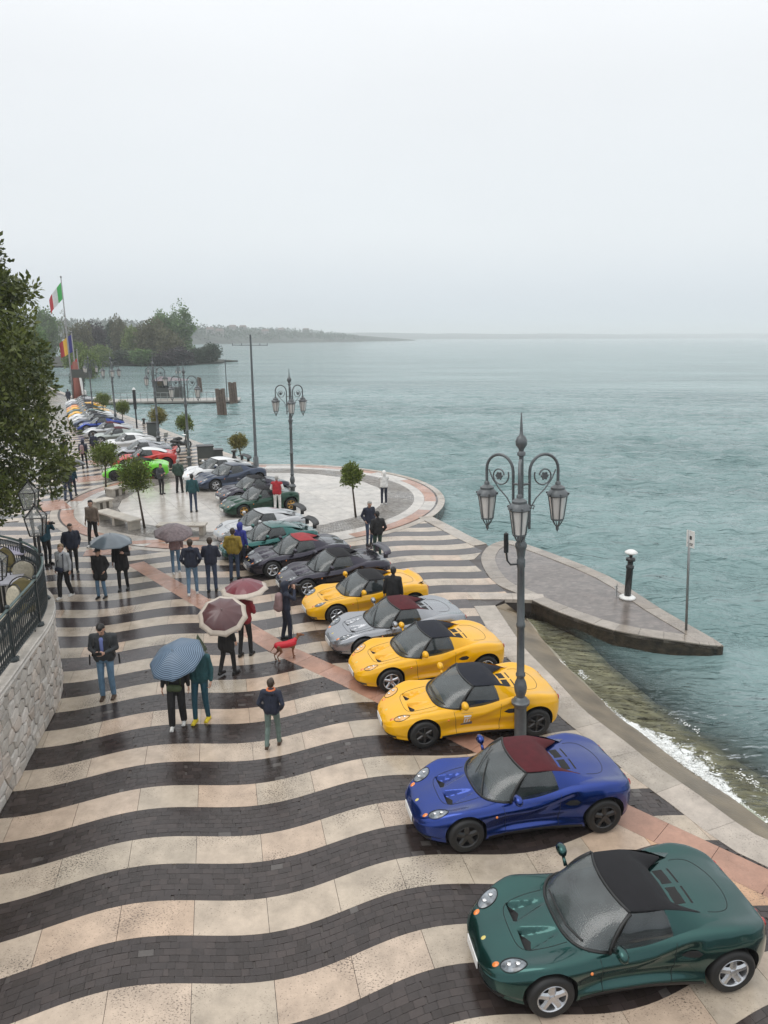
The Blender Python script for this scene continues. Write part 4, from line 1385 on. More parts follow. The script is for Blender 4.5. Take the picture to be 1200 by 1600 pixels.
# wheels
def tyre(R_, W):
    mb = MB()
    r0 = R_*0.66
    prof = [(r0, -W/2+0.012), (R_*0.86, -W/2), (R_*0.97, -W/2+0.02), (R_, -W/2+0.05), (R_, W/2-0.05), (R_*0.97, W/2-0.02), (R_*0.86, W/2), (r0, W/2-0.012)]
    n = 32
    vs_ = []; fs = []
    for r_, y in prof:
        for k in range(n):
            a = 2*PI*k/n; vs_.append((r_*math.cos(a), y, r_*math.sin(a)))
    for i in range(len(prof)-1):
        for k in range(n): fs.append((i*n+k, (i+1)*n+k, (i+1)*n+(k+1)%n, i*n+(k+1)%n))
    mb.add(vs_, fs)
    return mb.mesh('wheel', [RUB], smooth=True)
def rim(R_, W, spokes, wide=0.028, six=False):
    """outer face at y = -W/2"""
    mb = MB(); r0 = R_*0.67; n = 30; yo = -W/2+0.014
    prof = [(r0, yo), (r0-0.012, yo-0.006), (r0-0.022, yo+0.004), (r0-0.03, yo+0.05), (r0-0.05, W/2-0.02)]
    vs_ = []; fs = []
    for r_, y in prof:
        for k in range(n):
            a = 2*PI*k/n; vs_.append((r_*math.cos(a), y, r_*math.sin(a)))
    for i in range(len(prof)-1):
        for k in range(n): fs.append((i*n+k, i*n+(k+1)%n, (i+1)*n+(k+1)%n, (i+1)*n+k))
    mb.add(vs_, fs, 0)
    for k in range(spokes):
        a = 2*PI*k/spokes + PI/2
        c_, s_ = math.cos(a), math.sin(a); tx, tz = -s_, c_
        w0, w1 = wide*1.15, wide*0.8
        pr = [(0.03, w0, yo+0.010), (r0*0.55, wide*0.9, yo+0.004), (r0-0.014, w1*1.3, yo+0.004)]
        vv = []
        for r_, w_, y_ in pr:
            for sg, dy in ((-1, 0.02), (-0.45, 0), (0.45, 0), (1, 0.02)):
                vv.append((r_*c_+tx*w_*sg, y_+dy, r_*s_+tz*w_*sg))
            vv.append((r_*c_, y_+0.045, r_*s_))
        ff = []
        for i in range(2):
            for j in range(5): ff.append((i*5+j, i*5+(j+1)%5, (i+1)*5+(j+1)%5, (i+1)*5+j))
        mb.add(vv, ff, 0)
    mb.tube([(0, yo+0.04, 0), (0, yo-0.002, 0)], 0.036, 12)
    # brake disc behind the spokes
    vv = [(r0*0.78*math.cos(2*PI*k/20), yo+0.075, r0*0.78*math.sin(2*PI*k/20)) for k in range(20)]
    mb.add(vv, [tuple(range(20))], 1)
    vv = [(r0*0.98*math.cos(2*PI*k/20), yo+0.10, r0*0.98*math.sin(2*PI*k/20)) for k in range(20)]
    mb.add(vv, [tuple(range(20))], 2)
    me = mb.mesh('rim', [RIM_S, pmat('brake_disc', (0.10,0.09,0.085), rough=0.4, metal=0.6), DARKV])
    smooth_by_angle(me, 30)
    bm = bmesh.new(); bm.from_mesh(me); bmesh.ops.recalc_face_normals(bm, faces=[f for f in bm.faces]); bm.to_mesh(me); bm.free()
    return me
TYF, TYR = tyre(RF, 0.185), tyre(RR, 0.225)
RIMS = {}
for key, sp, wd in (('5', 5, 0.038), ('6', 6, 0.030), ('s', 5, 0.052)):
    RIMS[key] = (rim(RF, 0.185, sp, wd), rim(RR, 0.225, sp, wd))

def part(name, me, root, mat=None, loc=None, rz=0.0, rx=0.0):
    o = bpy.data.objects.new(name, me); col.objects.link(o); o.parent = root
    if loc: o.location = loc
    o.rotation_euler = (rx, 0, rz)
    if mat is not None and me.materials[0] is not mat:
        o.material_slots[0].link = 'OBJECT'; o.material_slots[0].material = mat
    return o

def car(label, contact, ang, body, roof='soft', top_m=None, rim_key='5', rim_m=None, detail=2, wiper=1, wing_m=None, lamp=None, plate=True, group='sports cars parked along the promenade', quarter_m=None, lip=False, sc_=1.0, rear_m=None):
    """contact = near front wheel's ground point; ang = heading of the tail, degrees"""
    a = R(ang); c_, s_ = math.cos(a), math.sin(a)
    ox, oy = FA*sc_, -0.80*sc_
    x = contact[0] - (ox*c_ - oy*s_); y = contact[1] - (ox*s_ + oy*c_)
    root = empty('sports_car', (x, y, 0.004), a, label, 'car', group)
    root.scale = (sc_, sc_, sc_)
    rim_m = rim_m or RIM_S
    part('body', BODY, root, body)
    part('windscreen', WS, root); part('windscreen_frame', WFR, root)
    if detail == 0: part('cabin_tub', CABIN, root)
    top_m = top_m or TOP_BLACK
    if roof == 'soft':
        part('soft_top', SOFT, root, top_m)
        for i in (0, 1): part('quarter_panel', QUART[i], root, body)
    else:
        part('hard_top', HARD, root, top_m)
        for i in (0, 1): part('quarter_panel', QUART[i], root, quarter_m or body)
    for i in (0, 1): part('side_window', SWIN[i], root)
    for fx, zz, ty, ki in ((FA, ZF, TYF, 0), (RA, ZR, TYR, 1)):
        for s in (-1, 1):
            W = 0.185 if ki == 0 else 0.225
            yy = s*(0.80-W/2) if ki == 0 else s*(0.835-W/2)
            w_ = part('wheel', ty, root, None, (fx, yy, zz), 0 if s < 0 else PI)
            part('rim', RIMS[rim_key][ki], w_, rim_m)
    for i in (0, 1):
        hl = part('headlight', HEAD[i], root, lamp or LAMPG)
        if detail > 0: part('lamp_surround', HRING[i], hl); part('lamp_reflector', BULB[2*i], hl); part('lamp_reflector', BULB[2*i+1], hl)
    for i in (0, 1): part('mirror', MIRR[i], root, body)
    if roof == 'soft': part('engine_lid_slots', SLOT, root)
    for i in (0, 1): part('nose_intake', VENT[i], root)
    if detail > 0:
        part('cabin_tub', CABIN, root); part('dashboard', DASH, root); part('steering_wheel', STEER, root)
        for i in (0, 1): part('seat', SEAT[i], root)
        for i in (0, 1): part('indicator', INDI[i], root)
        for i in (0, 1): part('side_intake', SCOOP[i], root)
        for i in (0, 1): part('sill', SILL[i], root)
        part('front_lip', CHIN, root)
        for i in (0, 1): part('side_repeater', SIDEIND[i], root)
        for i in (0, 1): part('tail_light', TAILL[i], root)
        part('rear_grille', DIFF, root)
        for gm in GAPS: part('panel_gap', gm, root)
        part('badge', BADGE, root)
        if plate: part('number_plate', PLATE, root)
        part('wiper', WIPER if wiper == 1 else WIPER2, root)
    if wing_m: part('wing', WING, root, wing_m)
    if lip: part('rear_lip', LIP, root, body)
    return root

c1 = car('dark green open-top sports car with black canvas roof and silver wheels, nearest of the row', gp(862,1594), 9.2, P_GREEN, top_m=TOP_BLACK, rim_key='s', wiper=2)
c2 = car('deep blue sports car with burgundy canvas roof and black wheels', gp(730,1334), 11.9, P_BLUE, top_m=TOP_BURG, rim_key='s', rim_m=RIM_B)
c3 = car('yellow sports car with navy roof, black wheels and a grey square sticker on its door', gp(664,1171), 11.6, P_YEL, top_m=TOP_NAVY, rim_key='6', rim_m=RIM_B, lamp=LAMPY, wiper=2)
# door sticker
stk = MB()
def onside(cx_, cz_, w_, h_, off, mb):
    q = []
    for dx, dz in ((-w_/2,-h_/2), (w_/2,-h_/2), (w_/2,h_/2), (-w_/2,h_/2)):
        q.append((cx_+dx, sidey(cx_+dx, cz_+dz, -1)-off, cz_+dz))
    mb.add(q, [(0,1,2,3)])
onside(1.60, 0.50, 0.235, 0.27, 0.005, stk)
sgrey = pmat('sticker_grey', (0.10,0.12,0.14), rough=0.4); swht = pmat('sticker_white', (0.75,0.75,0.75), rough=0.4)
st_o = part('door_sticker', stk.mesh('door_sticker', [sgrey]), c3)
mb = MB()
onside(1.60, 0.585, 0.15, 0.028, 0.008, mb); onside(1.548, 0.49, 0.028, 0.12, 0.008, mb); onside(1.60, 0.49, 0.028, 0.12, 0.008, mb); onside(1.60, 0.542, 0.09, 0.022, 0.0085, mb); onside(1.652, 0.49, 0.028, 0.14, 0.008, mb); onside(1.575, 0.425, 0.08, 0.02, 0.0085, mb)
part('sticker_mark', mb.mesh('sticker_mark', [swht]), st_o)
c4 = car('yellow sports car with navy roof and silver five-spoke wheels, beside the silver one', gp(612,1084), 16.6, P_YEL, top_m=TOP_NAVY, rim_key='5', lamp=LAMPY, wiper=2)
c5 = car('silver grey sports car with burgundy canvas roof between two yellow cars', gp(570,1032), 19.0, P_SIL, top_m=TOP_BURG)
c6 = car('yellow sports car with black roof and a rear lip, farthest of three nearby yellow ones', gp(527,977), 20.6, P_YEL, top_m=TOP_BLACK, rim_key='6', lamp=LAMPG, lip=True)
c7 = car('black sports car with black roof and tall curved rear wing', gp(481,934), 22.5, P_BLACK, top_m=TOP_BLACK, rim_key='5', wing_m=P_BLACK)
c8 = car('black sports car with bright red canvas roof', gp(427,904), 24.5, P_BLACK, top_m=TOP_RED, rim_key='5')
c9 = car('teal green sports coupe with green hard top behind the red-roofed car', gp(386,880), 27.5, P_TEAL, roof='hard', top_m=P_TEAL, rim_m=RIM_B, wing_m=TRIM)
c10 = car('light silver sports coupe with silver hard top by the plaza edge', gp(377,854), 31, P_LSIL, roof='hard', top_m=P_LSIL, rim_m=RIM_B, wing_m=TRIM)
c11 = car('dark green sports car with gold wheels in front of the tall plaza lamp', gp(382,809), 34, P_DGREEN, top_m=TOP_BLACK, rim_m=RIM_G)
c12 = car('black sports car with dark roof behind the gold-wheeled green one', gp(374,789), 36, P_BLACK, top_m=TOP_BLACK, rim_m=RIM_B)
c13 = car('navy blue coupe with silver wheels beside the white coupe', gp(338,768), 38, P_NAVY, roof='hard', top_m=P_NAVY, sc_=1.08)
c14 = car('white coupe with a rear wing behind the navy coupe', gp(316,757), 36, P_WHITE, roof='hard', top_m=P_WHITE, rim_m=RIM_B, wing_m=TRIM, sc_=1.08)
c15 = car('lime green sports car with black roof and black wheels behind the small trees', gp(180,752), 14, P_LIME, top_m=TOP_BLACK, rim_m=RIM_B, sc_=1.0)
c16 = car('red coupe with a white roof just behind the lime green car', gp(196,735), 16, P_RED, roof='hard', top_m=P_WHITE, rim_m=RIM_B, sc_=1.05, wing_m=P_RED)
far_specs = [
 ('grey silver coupe right behind the red and white coupe', P_SIL, 'hard', P_SIL, RIM_S),
 ('white coupe between two silver cars in the far row', P_WHITE, 'hard', P_WHITE, RIM_B),
 ('pale green silver car with burgundy roof in the far row', P_PALE, 'soft', TOP_BURG, RIM_S),
 ('light silver car with burgundy roof in the far row', P_LSIL, 'soft', TOP_BURG, RIM_S),
 ('blue car with black roof in the far row', P_BLUE, 'soft', TOP_BLACK, RIM_S),
 ('navy blue car with dark roof in the far row', P_NAVY, 'soft', TOP_NAVY, RIM_S),
 ('silver car with black roof just before the far yellow cars', P_LSIL, 'soft', TOP_BLACK, RIM_B),
 ('white car with dark green roof just before the far yellow cars', P_WHITE, 'hard', P_TEAL, RIM_S),
 ('yellow car with black roof, nearest yellow one of the far row', P_YEL, 'soft', TOP_BLACK, RIM_S),
 ('dark green car wedged between the far yellow cars', P_DGREEN, 'soft', TOP_BLACK, RIM_S),
 ('all yellow car with yellow hard top in the far row', P_YEL, 'hard', P_YEL, RIM_S),
 ('orange car at the far end beside the lamp post', P_ORANGE, 'soft', TOP_BLACK, RIM_B),
 ('purple black car at the far end of the row', P_BLACK, 'hard', P_BLACK, RIM_S),
 ('silver car at the far end of the row', P_SIL, 'hard', P_SIL, RIM_S),
 ('white car last in the far row under the flags', P_WHITE, 'soft', TOP_BLACK, RIM_S),
]
fp_px = [(182,722),(163,708),(146,696),(134,686),(124,676.5),(117,670.5),(113,666),(110,661.5),(108,657),(106.5,653),(105.5,649),(105,645.5),(104,642),(103,639),(102,636)]
for (lb, b_, rf, tm, rm_), (u, v) in zip(far_specs, fp_px):
    p = gp(u+12, v)
    car(lb, p, 24, b_, roof=rf, top_m=tm, rim_m=rm_, detail=0, group='sports cars in the far row', sc_=1.06)
# ------------------------------------------------------------------ street lamps
IRON = pmat('grey_green_cast_iron', (0.115,0.125,0.13), rough=0.38, metal=0.25, var=0.15, nscale=8)
def milk():
    m = pmat('frosted_lamp_glass', (0.62,0.60,0.57), rough=0.15, coat=0.6, var=0.05)
    return m
MILK = milk()
mb = MB()
mb.lathe([(0,0),(0.16,0),(0.16,0.06),(0.135,0.10),(0.135,0.74),(0.15,0.78),(0.20,0.82),(0.205,0.87),(0.16,0.90),(0.15,0.93),(0.10,0.97),(0.10,1.0),(0.13,1.08),(0.145,1.17),(0.12,1.28),(0.085,1.35),(0.085,1.40),(0.105,1.42),(0.105,1.46),(0.085,1.49),
          (0.080,2.42),(0.098,2.44),(0.098,2.50),(0.083,2.52),(0.076,3.62),(0.09,3.64),(0.09,3.78),(0.075,3.80),(0.10,3.98),(0.12,4.02),(0.125,4.08),(0.08,4.14),(0.10,4.24),(0.06,4.34),(0.055,4.8),(0.075,4.82),(0.075,4.88),(0.05,4.9),(0.047,5.72),(0.085,5.74),(0.085,5.79),(0.05,5.82),(0.06,5.86),(0.115,5.93),(0.12,6.0),(0.09,6.07),(0.04,6.11),(0.03,6.2),(0.012,6.50),(0,6.51)], 20)
LP_POLE = mb.mesh('pole', [IRON]); smooth_by_angle(LP_POLE, 50)
mb = MB()
# one arm, reaching along +x
mb.tube([(0.17,0,4.35),(0.17,0,5.42)], 0.026, 8)
for z in (4.5, 5.2): mb.tube([(0.04,0,z),(0.19,0,z)], 0.022, 6)
arc = [(0.17+0.0,0,5.30)] + [(0.17+0.29-0.29*math.cos(a), 0, 5.42+0.30*math.sin(a)) for a in [PI*k/12 for k in range(0, 13)]] + [(0.75,0,5.30),(0.75,0,5.16)]
mb.tube(arc, [0.028]*len(arc), 8)
sp = []
for k in range(26):
    a = -0.4 + k/25*2*PI*1.05; r_ = 0.20*(1-0.55*k/25)
    sp.append((0.46+r_*math.cos(a+PI), 0, 5.33+r_*math.sin(a+PI)))
mb.tube(sp, 0.014, 6)
mb.tube([(0.19,0,4.80),(0.27,0,4.78),(0.25,0,4.72),(0.20,0,4.76),(0.30,0,4.92),(0.48,0,5.08),(0.62,0,5.25),(0.70,0,5.42)], 0.013, 5)
mb.tube([(0.475,-0.012,5.32),(0.475,0.012,5.32)], 0.065, 10)
for k in range(6):
    a = 2*PI*k/6; mb.sphere((0.475+0.06*math.cos(a), 0, 5.32+0.06*math.sin(a)), 0.024, 6, 4)
LP_ARM = mb.mesh('arm', [IRON]); smooth_by_angle(LP_ARM, 50)
mb = MB()
cx = 0.75
mb.lathe([(0.025,5.2),(0.05,5.17),(0.05,5.13),(0.13,5.08),(0.13,5.04),(0.19,4.98),(0.20,4.93),(0.175,4.91)], 12, c=(cx,0,0))
for k in range(6):
    a = 2*PI*k/6+0.3
    mb.tube([(cx+0.175*math.cos(a),0.175*math.sin(a),4.93),(cx+0.115*math.cos(a),0.115*math.sin(a),4.48)], 0.012, 4)
    mb.sphere((cx+0.20*math.cos(a),0.20*math.sin(a),4.97), 0.022, 6, 4)
    mb.tube([(cx+0.11*math.cos(a),0.11*math.sin(a),4.48),(cx+0.06*math.cos(a),0.06*math.sin(a),4.38),(cx,0,4.30)], 0.010, 4)
mb.lathe([(0.118,4.49),(0.118,4.46),(0.0,4.46)], 12, c=(cx,0,0))
mb.lathe([(0.0,4.36),(0.03,4.33),(0.03,4.28),(0.0,4.22)], 8, c=(cx,0,0))
LP_CAGE = mb.mesh('lantern', [IRON]); smooth_by_angle(LP_CAGE, 40)
LP_GLASS = MB().lathe([(0.0,4.49),(0.105,4.49),(0.160,4.92),(0.0,4.92)], 12, c=(cx,0,0)).mesh('lantern_glass', [MILK], smooth=False)
mb = MB(); mb.tube([(-0.07,-0.02,3.70),(-0.20,-0.03,3.70),(-0.26,-0.03,3.78),(-0.28,-0.03,3.95)], 0.02, 6)
mb.lathe([(0,3.92),(0.045,3.94),(0.045,4.30),(0,4.33)], 10, c=(-0.28,-0.03,0))
LP_LOUD = mb.mesh('speaker_tube', [blk], smooth=False)
def street_lamp(label, p, angs=(17,137,257), s=1.0, rot=0.0, loud=False):
    root = empty('street_lamp', (p.x, p.y, 0), R(rot), label, 'lamp post', 'ornate lamps along the promenade')
    root.scale = (s, s, s)
    po = part('pole', LP_POLE, root); po.scale = (0.88, 0.88, 1)
    for a in angs:
        o = part('arm', LP_ARM, root, rz=R(a))
        l_ = part('lantern', LP_CAGE, o); 
        part('lantern_glass', LP_GLASS, root, rz=R(a))
    if loud:
        part('speaker_tube', LP_LOUD, root); root.rotation_euler = (0, R(-2.5), 0)
street_lamp('tall ornate three-arm lamp post standing between the nearest yellow and blue cars', gp(813,1157), loud=True)
street_lamp('ornate three-arm lamp post beside the gold-wheeled green car on the plaza', gp(458,786), rot=25, s=0.98)
street_lamp('ornate lamp post behind the white and navy coupes, before the lake', gp(297,737), angs=(5,185), s=0.98)
street_lamp('ornate lamp post at the tail of the first far silver car', gp(249,702), angs=(20,150), s=1.0)
street_lamp('ornate lamp post among the far yellow cars', gp(182,669), rot=40, s=1.0)
street_lamp('ornate lamp post at the far end of the row by the pier', gp(146,648), rot=10, s=0.96)
# plain mast
p = gp(401,746)
root = empty('tall_mast', (p.x, p.y, 0), 0, 'tall plain grey mast with a thin crossbar on the plaza', 'mast')
mb = MB(); mb.lathe([(0,0),(0.16,0),(0.15,1.15),(0.11,1.2),(0.09,1.3),(0.05,7.9),(0,7.92)], 12); o_ = mb.build('pole', [IRON], root, smooth=True); smooth_by_angle(o_.data, 40)
mb = MB(); mb.tube([(-1.0,0.1,7.35),(0.9,-0.1,7.35)], 0.02, 6)
for x in (-1.0,-0.5,0.5,0.9): mb.tube([(x,0,7.32),(x,0,7.45)], 0.02, 5)
mb.build('crossbar', [IRON], root)

# ------------------------------------------------------------------ left terrace with rubble wall and railing
TZ = 1.90
wc = crom([Vector(p) for p in [(-6.1,6.5,0),(-6.3,8.5,0),(-6.5,10.2,0),(-6.68,11.4,0),(-6.90,12.6,0),(-7.12,13.8,0),(-7.42,14.75,0),(-7.88,15.6,0),(-8.5,16.3,0),(-9.3,16.9,0),(-10.3,17.35,0),(-12.0,17.7,0),(-15.0,17.9,0)]], 8)
wall_base = [Vector((p.x, p.y)) for p in wc]
MORT = pmat('pale_wall_mortar', (0.46,0.43,0.39), rough=0.8, var=0.2, nscale=3, bump=0.6, bscale=30)
def wallstone():
    m = stone_material('rubble_wall_stone', [(0.0,(0.44,0.41,0.37)), (0.5,(0.56,0.53,0.49)), (0.85,(0.50,0.43,0.37)), (1.0,(0.64,0.61,0.57))], pores=0.3, rough=0.5)
    return m
WSTONE = wallstone()
mb = MB()
poly = [(p.x-0.03, p.y) for p in wall_base] + [(-30, 18), (-30, 4), (-8, 4)]
if area(poly) < 0: poly.reverse()
mb.prism(poly, -0.5, TZ-0.02, bottom=True)
terrace = mb.build('terrace_wall', [MORT]); tag(terrace, 'curved pale rubble stone terrace wall with a moulded coping on the left', 'wall')
# arc-length helper
accw = [0]
for i in range(len(wall_base)-1): accw.append(accw[-1]+(wall_base[i+1]-wall_base[i]).length)
def wat(a):
    a = min(max(a, 0), accw[-1]-1e-4); i = 0
    while a > accw[i+1]: i += 1
    d = (wall_base[i+1]-wall_base[i]).normalized()
    return wall_base[i]+d*(a-accw[i]), d
# battered wall: it leans back slightly towards the top
def wpt(a, z, off):
    p, d = wat(a); nn = Vector((d.y, -d.x))
    q = p + nn*(off + 0.02*(1-z/TZ))
    return (q.x, q.y, z)
rs = random.Random(5)
seeds = []
a_ = 1.5
zc_rows = 0.0
while zc_rows < TZ-0.2:
    rh = rs.uniform(0.15, 0.24); a = 1.2 + rs.uniform(0, 0.2)
    while a < 12.5:
        w_ = rs.uniform(0.20, 0.46)
        seeds.append((a + w_/2 + rs.uniform(-0.04,0.04), zc_rows + rh/2 + rs.uniform(-0.05, 0.05)))
        a += w_
    zc_rows += rh
cnt = 0
for i, sd in enumerate(seeds):
    q = [(sd[0]-0.5, 0.0), (sd[0]+0.5, 0.0), (sd[0]+0.5, TZ-0.14), (sd[0]-0.5, TZ-0.14)]
    for j, t_ in enumerate(seeds):
        if i == j or abs(t_[0]-sd[0]) > 0.9 or abs(t_[1]-sd[1]) > 0.8: continue
        k = 1.5  # stones lie longer than they are tall
        dx, dz = t_[0]-sd[0], (t_[1]-sd[1])*k*k
        L = math.hypot(dx, dz)
        mx = ((t_[0]+sd[0])/2 - dx/L*0.007, (t_[1]+sd[1])/2 - dz/L*0.007)
        q = clip(q, mx, (dx/L, dz/L))
        if len(q) < 3: break
    if len(q) < 3 or abs(area(q)) < 0.008: continue
    if area(q) < 0: q.reverse()
    cx = sum(p[0] for p in q)/len(q); cz = sum(p[1] for p in q)/len(q)
    pr = rs.uniform(0.006, 0.035)
    n = len(q)
    vs_ = [wpt(p[0], p[1], -0.02) for p in q]
    vs_ += [wpt(cx+(p[0]-cx)*0.95, cz+(p[1]-cz)*0.95, pr*0.7) for p in q]
    vs_ += [wpt(cx+(p[0]-cx)*0.62+rs.uniform(-.01,.01), cz+(p[1]-cz)*0.62, pr+rs.uniform(0,0.012)) for p in q]
    fs = []
    for r_ in (0, n):
        for k in range(n): fs.append((r_+k, r_+(k+1)%n, r_+n+(k+1)%n, r_+n+k))
    fs.append(tuple(range(2*n, 3*n)))
    m_ = MB(); m_.add(vs_, fs, tint=rs.random())
    if cnt < 300:
        o = m_.build('stone', [WSTONE], terrace, tints=True); cnt += 1
        bm = bmesh.new(); bm.from_mesh(o.data); bmesh.ops.recalc_face_normals(bm, faces=bm.faces); bm.to_mesh(o.data); bm.free()
# coping
a = 0.3
while a < accw[-1]-0.5:
    a1 = a+0.95; m_ = MB()
    A = [a+0.004+(0.942)*k/4 for k in range(5)]
    prof = [(-0.45, TZ+0.03),(0.05,TZ+0.03),(0.065,TZ+0.015),(0.065,TZ-0.02),(0.045,TZ-0.045),(0.07,TZ-0.07),(0.07,TZ-0.10),(0.04,TZ-0.13),(-0.05,TZ-0.14)]
    rows = []
    for (off, z) in prof:
        row = []
        for aa in A:
            p, d = wat(aa); nn = Vector((d.y, -d.x)); q_ = p+nn*off; row.append((q_.x, q_.y, z))
        rows.append(row)
    g_ = grid_mesh(rows, False)
    m_.add(g_.v, g_.f, tint=rs.random())
    m_.build('coping_stone', [PALE], terrace, tints=True)
    a = a1
# terrace floor
m_ = MB(); poly2 = [(p.x-0.3, p.y-0.02) for p in wall_base] + [(-30, 17.6), (-30, 4), (-8, 4)]
if area(poly2) < 0: poly2.reverse()
m_.prism(poly2, TZ-0.02, TZ+0.012); m_.build('terrace_floor', [COBBLE], terrace, tints=True)
# railing
RAILM = pmat('dark_green_wrought_iron', (0.035,0.045,0.048), rough=0.35, metal=0.3, var=0.2)
TOPR = pmat('worn_rail_top', (0.10,0.14,0.135), rough=0.35, metal=0.3, var=0.25)
rail = empty('terrace_railing', (-7, 14, TZ), 0, 'curved wrought iron railing with scrolled balusters on the terrace wall', 'railing')
def rp(a, z, off=-0.09):
    p, d = wat(a); nn = Vector((d.y, -d.x)); q = p+nn*off
    return Vector((q.x+7, q.y-14, z))
A = [0.4+0.25*k for k in range(int((accw[-1]-0.8)/0.25))]
MB().tube([rp(a, 1.05) for a in A], 0.028, 8).build('top_rail', [TOPR], rail, smooth=True)
MB().tube([rp(a, 0.97) for a in A], 0.014, 6).build('upper_rail', [RAILM], rail, smooth=True)
MB().tube([rp(a, 0.12) for a in A], 0.016, 6).build('lower_rail', [RAILM], rail, smooth=True)
m_ = MB()
m_.lathe([(0.010,0.12),(0.012,0.30),(0.026,0.36),(0.012,0.42),(0.012,0.62),(0.026,0.67),(0.012,0.72),(0.010,0.97)], 6)
for s in (-1, 1):
    m_.tube([(0.0,0,0.20),(0.035*s,0,0.15),(0.05*s,0,0.20),(0.03*s,0,0.26),(0.0,0,0.30)], 0.006, 4)
    m_.tube([(0.0,0,0.93),(0.035*s,0,0.95),(0.05*s,0,0.90),(0.03*s,0,0.84),(0.0,0,0.80)], 0.006, 4)
BAL = m_.mesh('baluster', [RAILM]); smooth_by_angle(BAL, 60)
m_ = MB(); m_.box((0,0,0.53),(0.05,0.05,1.06)); m_.sphere((0,0,1.10),0.045,8,6)
m_.tube([(0,0,0.02),(0.16,0,0.02)],0.05,6); m_.sphere((0.0,0,0.04),0.09,8,5)
NEWEL = m_.mesh('railing_post', [RAILM])
k = 0; a = 0.6
while a < accw[-1]-0.6:
    p, d = wat(a); q = rp(a, 0)
    if k % 16 == 0: o = part('railing_post', NEWEL, rail, loc=(q.x, q.y, 0), rz=math.atan2(d.y, d.x))
    else: o = part('baluster', BAL, rail, loc=(q.x, q.y, 0), rz=math.atan2(d.y, d.x))
    a += 0.105; k += 1
# lanterns on the terrace: two glass lanterns on thin posts and one close to the frame edge
CL = bpy.data.materials.new('lantern_pane'); CL.use_nodes = True
_n, _l = CL.node_tree.nodes, CL.node_tree.links
_t = _n.new('ShaderNodeBsdfTransparent'); _m = _n.new('ShaderNodeMixShader'); _m.inputs[0].default_value = 0.25
_n['Principled BSDF'].inputs['Base Color'].default_value = (0.5,0.5,0.48,1); _n['Principled BSDF'].inputs['Roughness'].default_value = 0.1
_l.new(_t.outputs[0], _m.inputs[1]); _l.new(_n['Principled BSDF'].outputs[0], _m.inputs[2]); _l.new(_m.outputs[0], _n['Material Output'].inputs['Surface'])
def terrace_lantern(label, x, y, z, s):
    root = empty('terrace_lantern', (x, y, TZ+0.012), 0.2, label, 'lantern', 'glass lanterns on the terrace edge')
    zz = z-TZ
    m_ = MB(); m_.tube([(0,0,0),(0,0,zz)], 0.035, 8); m_.build('post', [TRIM], root)
    m_ = MB(); w0, w1, h_, hp = 0.13*s, 0.19*s, 0.42*s, 0.26*s
    c0 = [(-w0,-w0),(w0,-w0),(w0,w0),(-w0,w0)]; c1_ = [(-w1,-w1),(w1,-w1),(w1,w1),(-w1,w1)]
    for i in range(4):
        m_.tube([(c0[i][0],c0[i][1],zz),(c1_[i][0],c1_[i][1],zz+h_),(0,0,zz+h_+hp)], 0.012*s+0.004, 4)
        j = (i+1)%4
        m_.tube([(c0[i][0],c0[i][1],zz),(c0[j][0],c0[j][1],zz)], 0.014*s, 4); m_.tube([(c1_[i][0],c1_[i][1],zz+h_),(c1_[j][0],c1_[j][1],zz+h_)], 0.014*s, 4)
    m_.sphere((0,0,zz+h_+hp+0.03), 0.03*s, 6, 5)
    m_.build('frame', [TRIM], root)
    m_ = MB(); k9 = 0.97
    v_ = [(c0[i][0]*k9,c0[i][1]*k9,zz+0.01) for i in range(4)] + [(c1_[i][0]*k9,c1_[i][1]*k9,zz+h_) for i in range(4)] + [(0,0,zz+h_+hp*0.95)]
    m_.add(v_, [(0,1,5,4),(1,2,6,5),(2,3,7,6),(3,0,4,7),(4,5,8),(5,6,8),(6,7,8),(7,4,8)]); m_.build('glass', [CL], root)
p = at_dist(48,795,17.0); terrace_lantern('farther of the two large glass lanterns behind the railing', p.x, p.y-0.0, p.z, 1.0)
p = at_dist(66,836,15.3); terrace_lantern('nearer of the two large glass lanterns behind the railing', p.x-0.1, p.y, p.z, 1.0)
p = at_dist(-4,905,13.6); terrace_lantern('glass lantern cut by the left edge of the photo', p.x, p.y, p.z, 1.0)
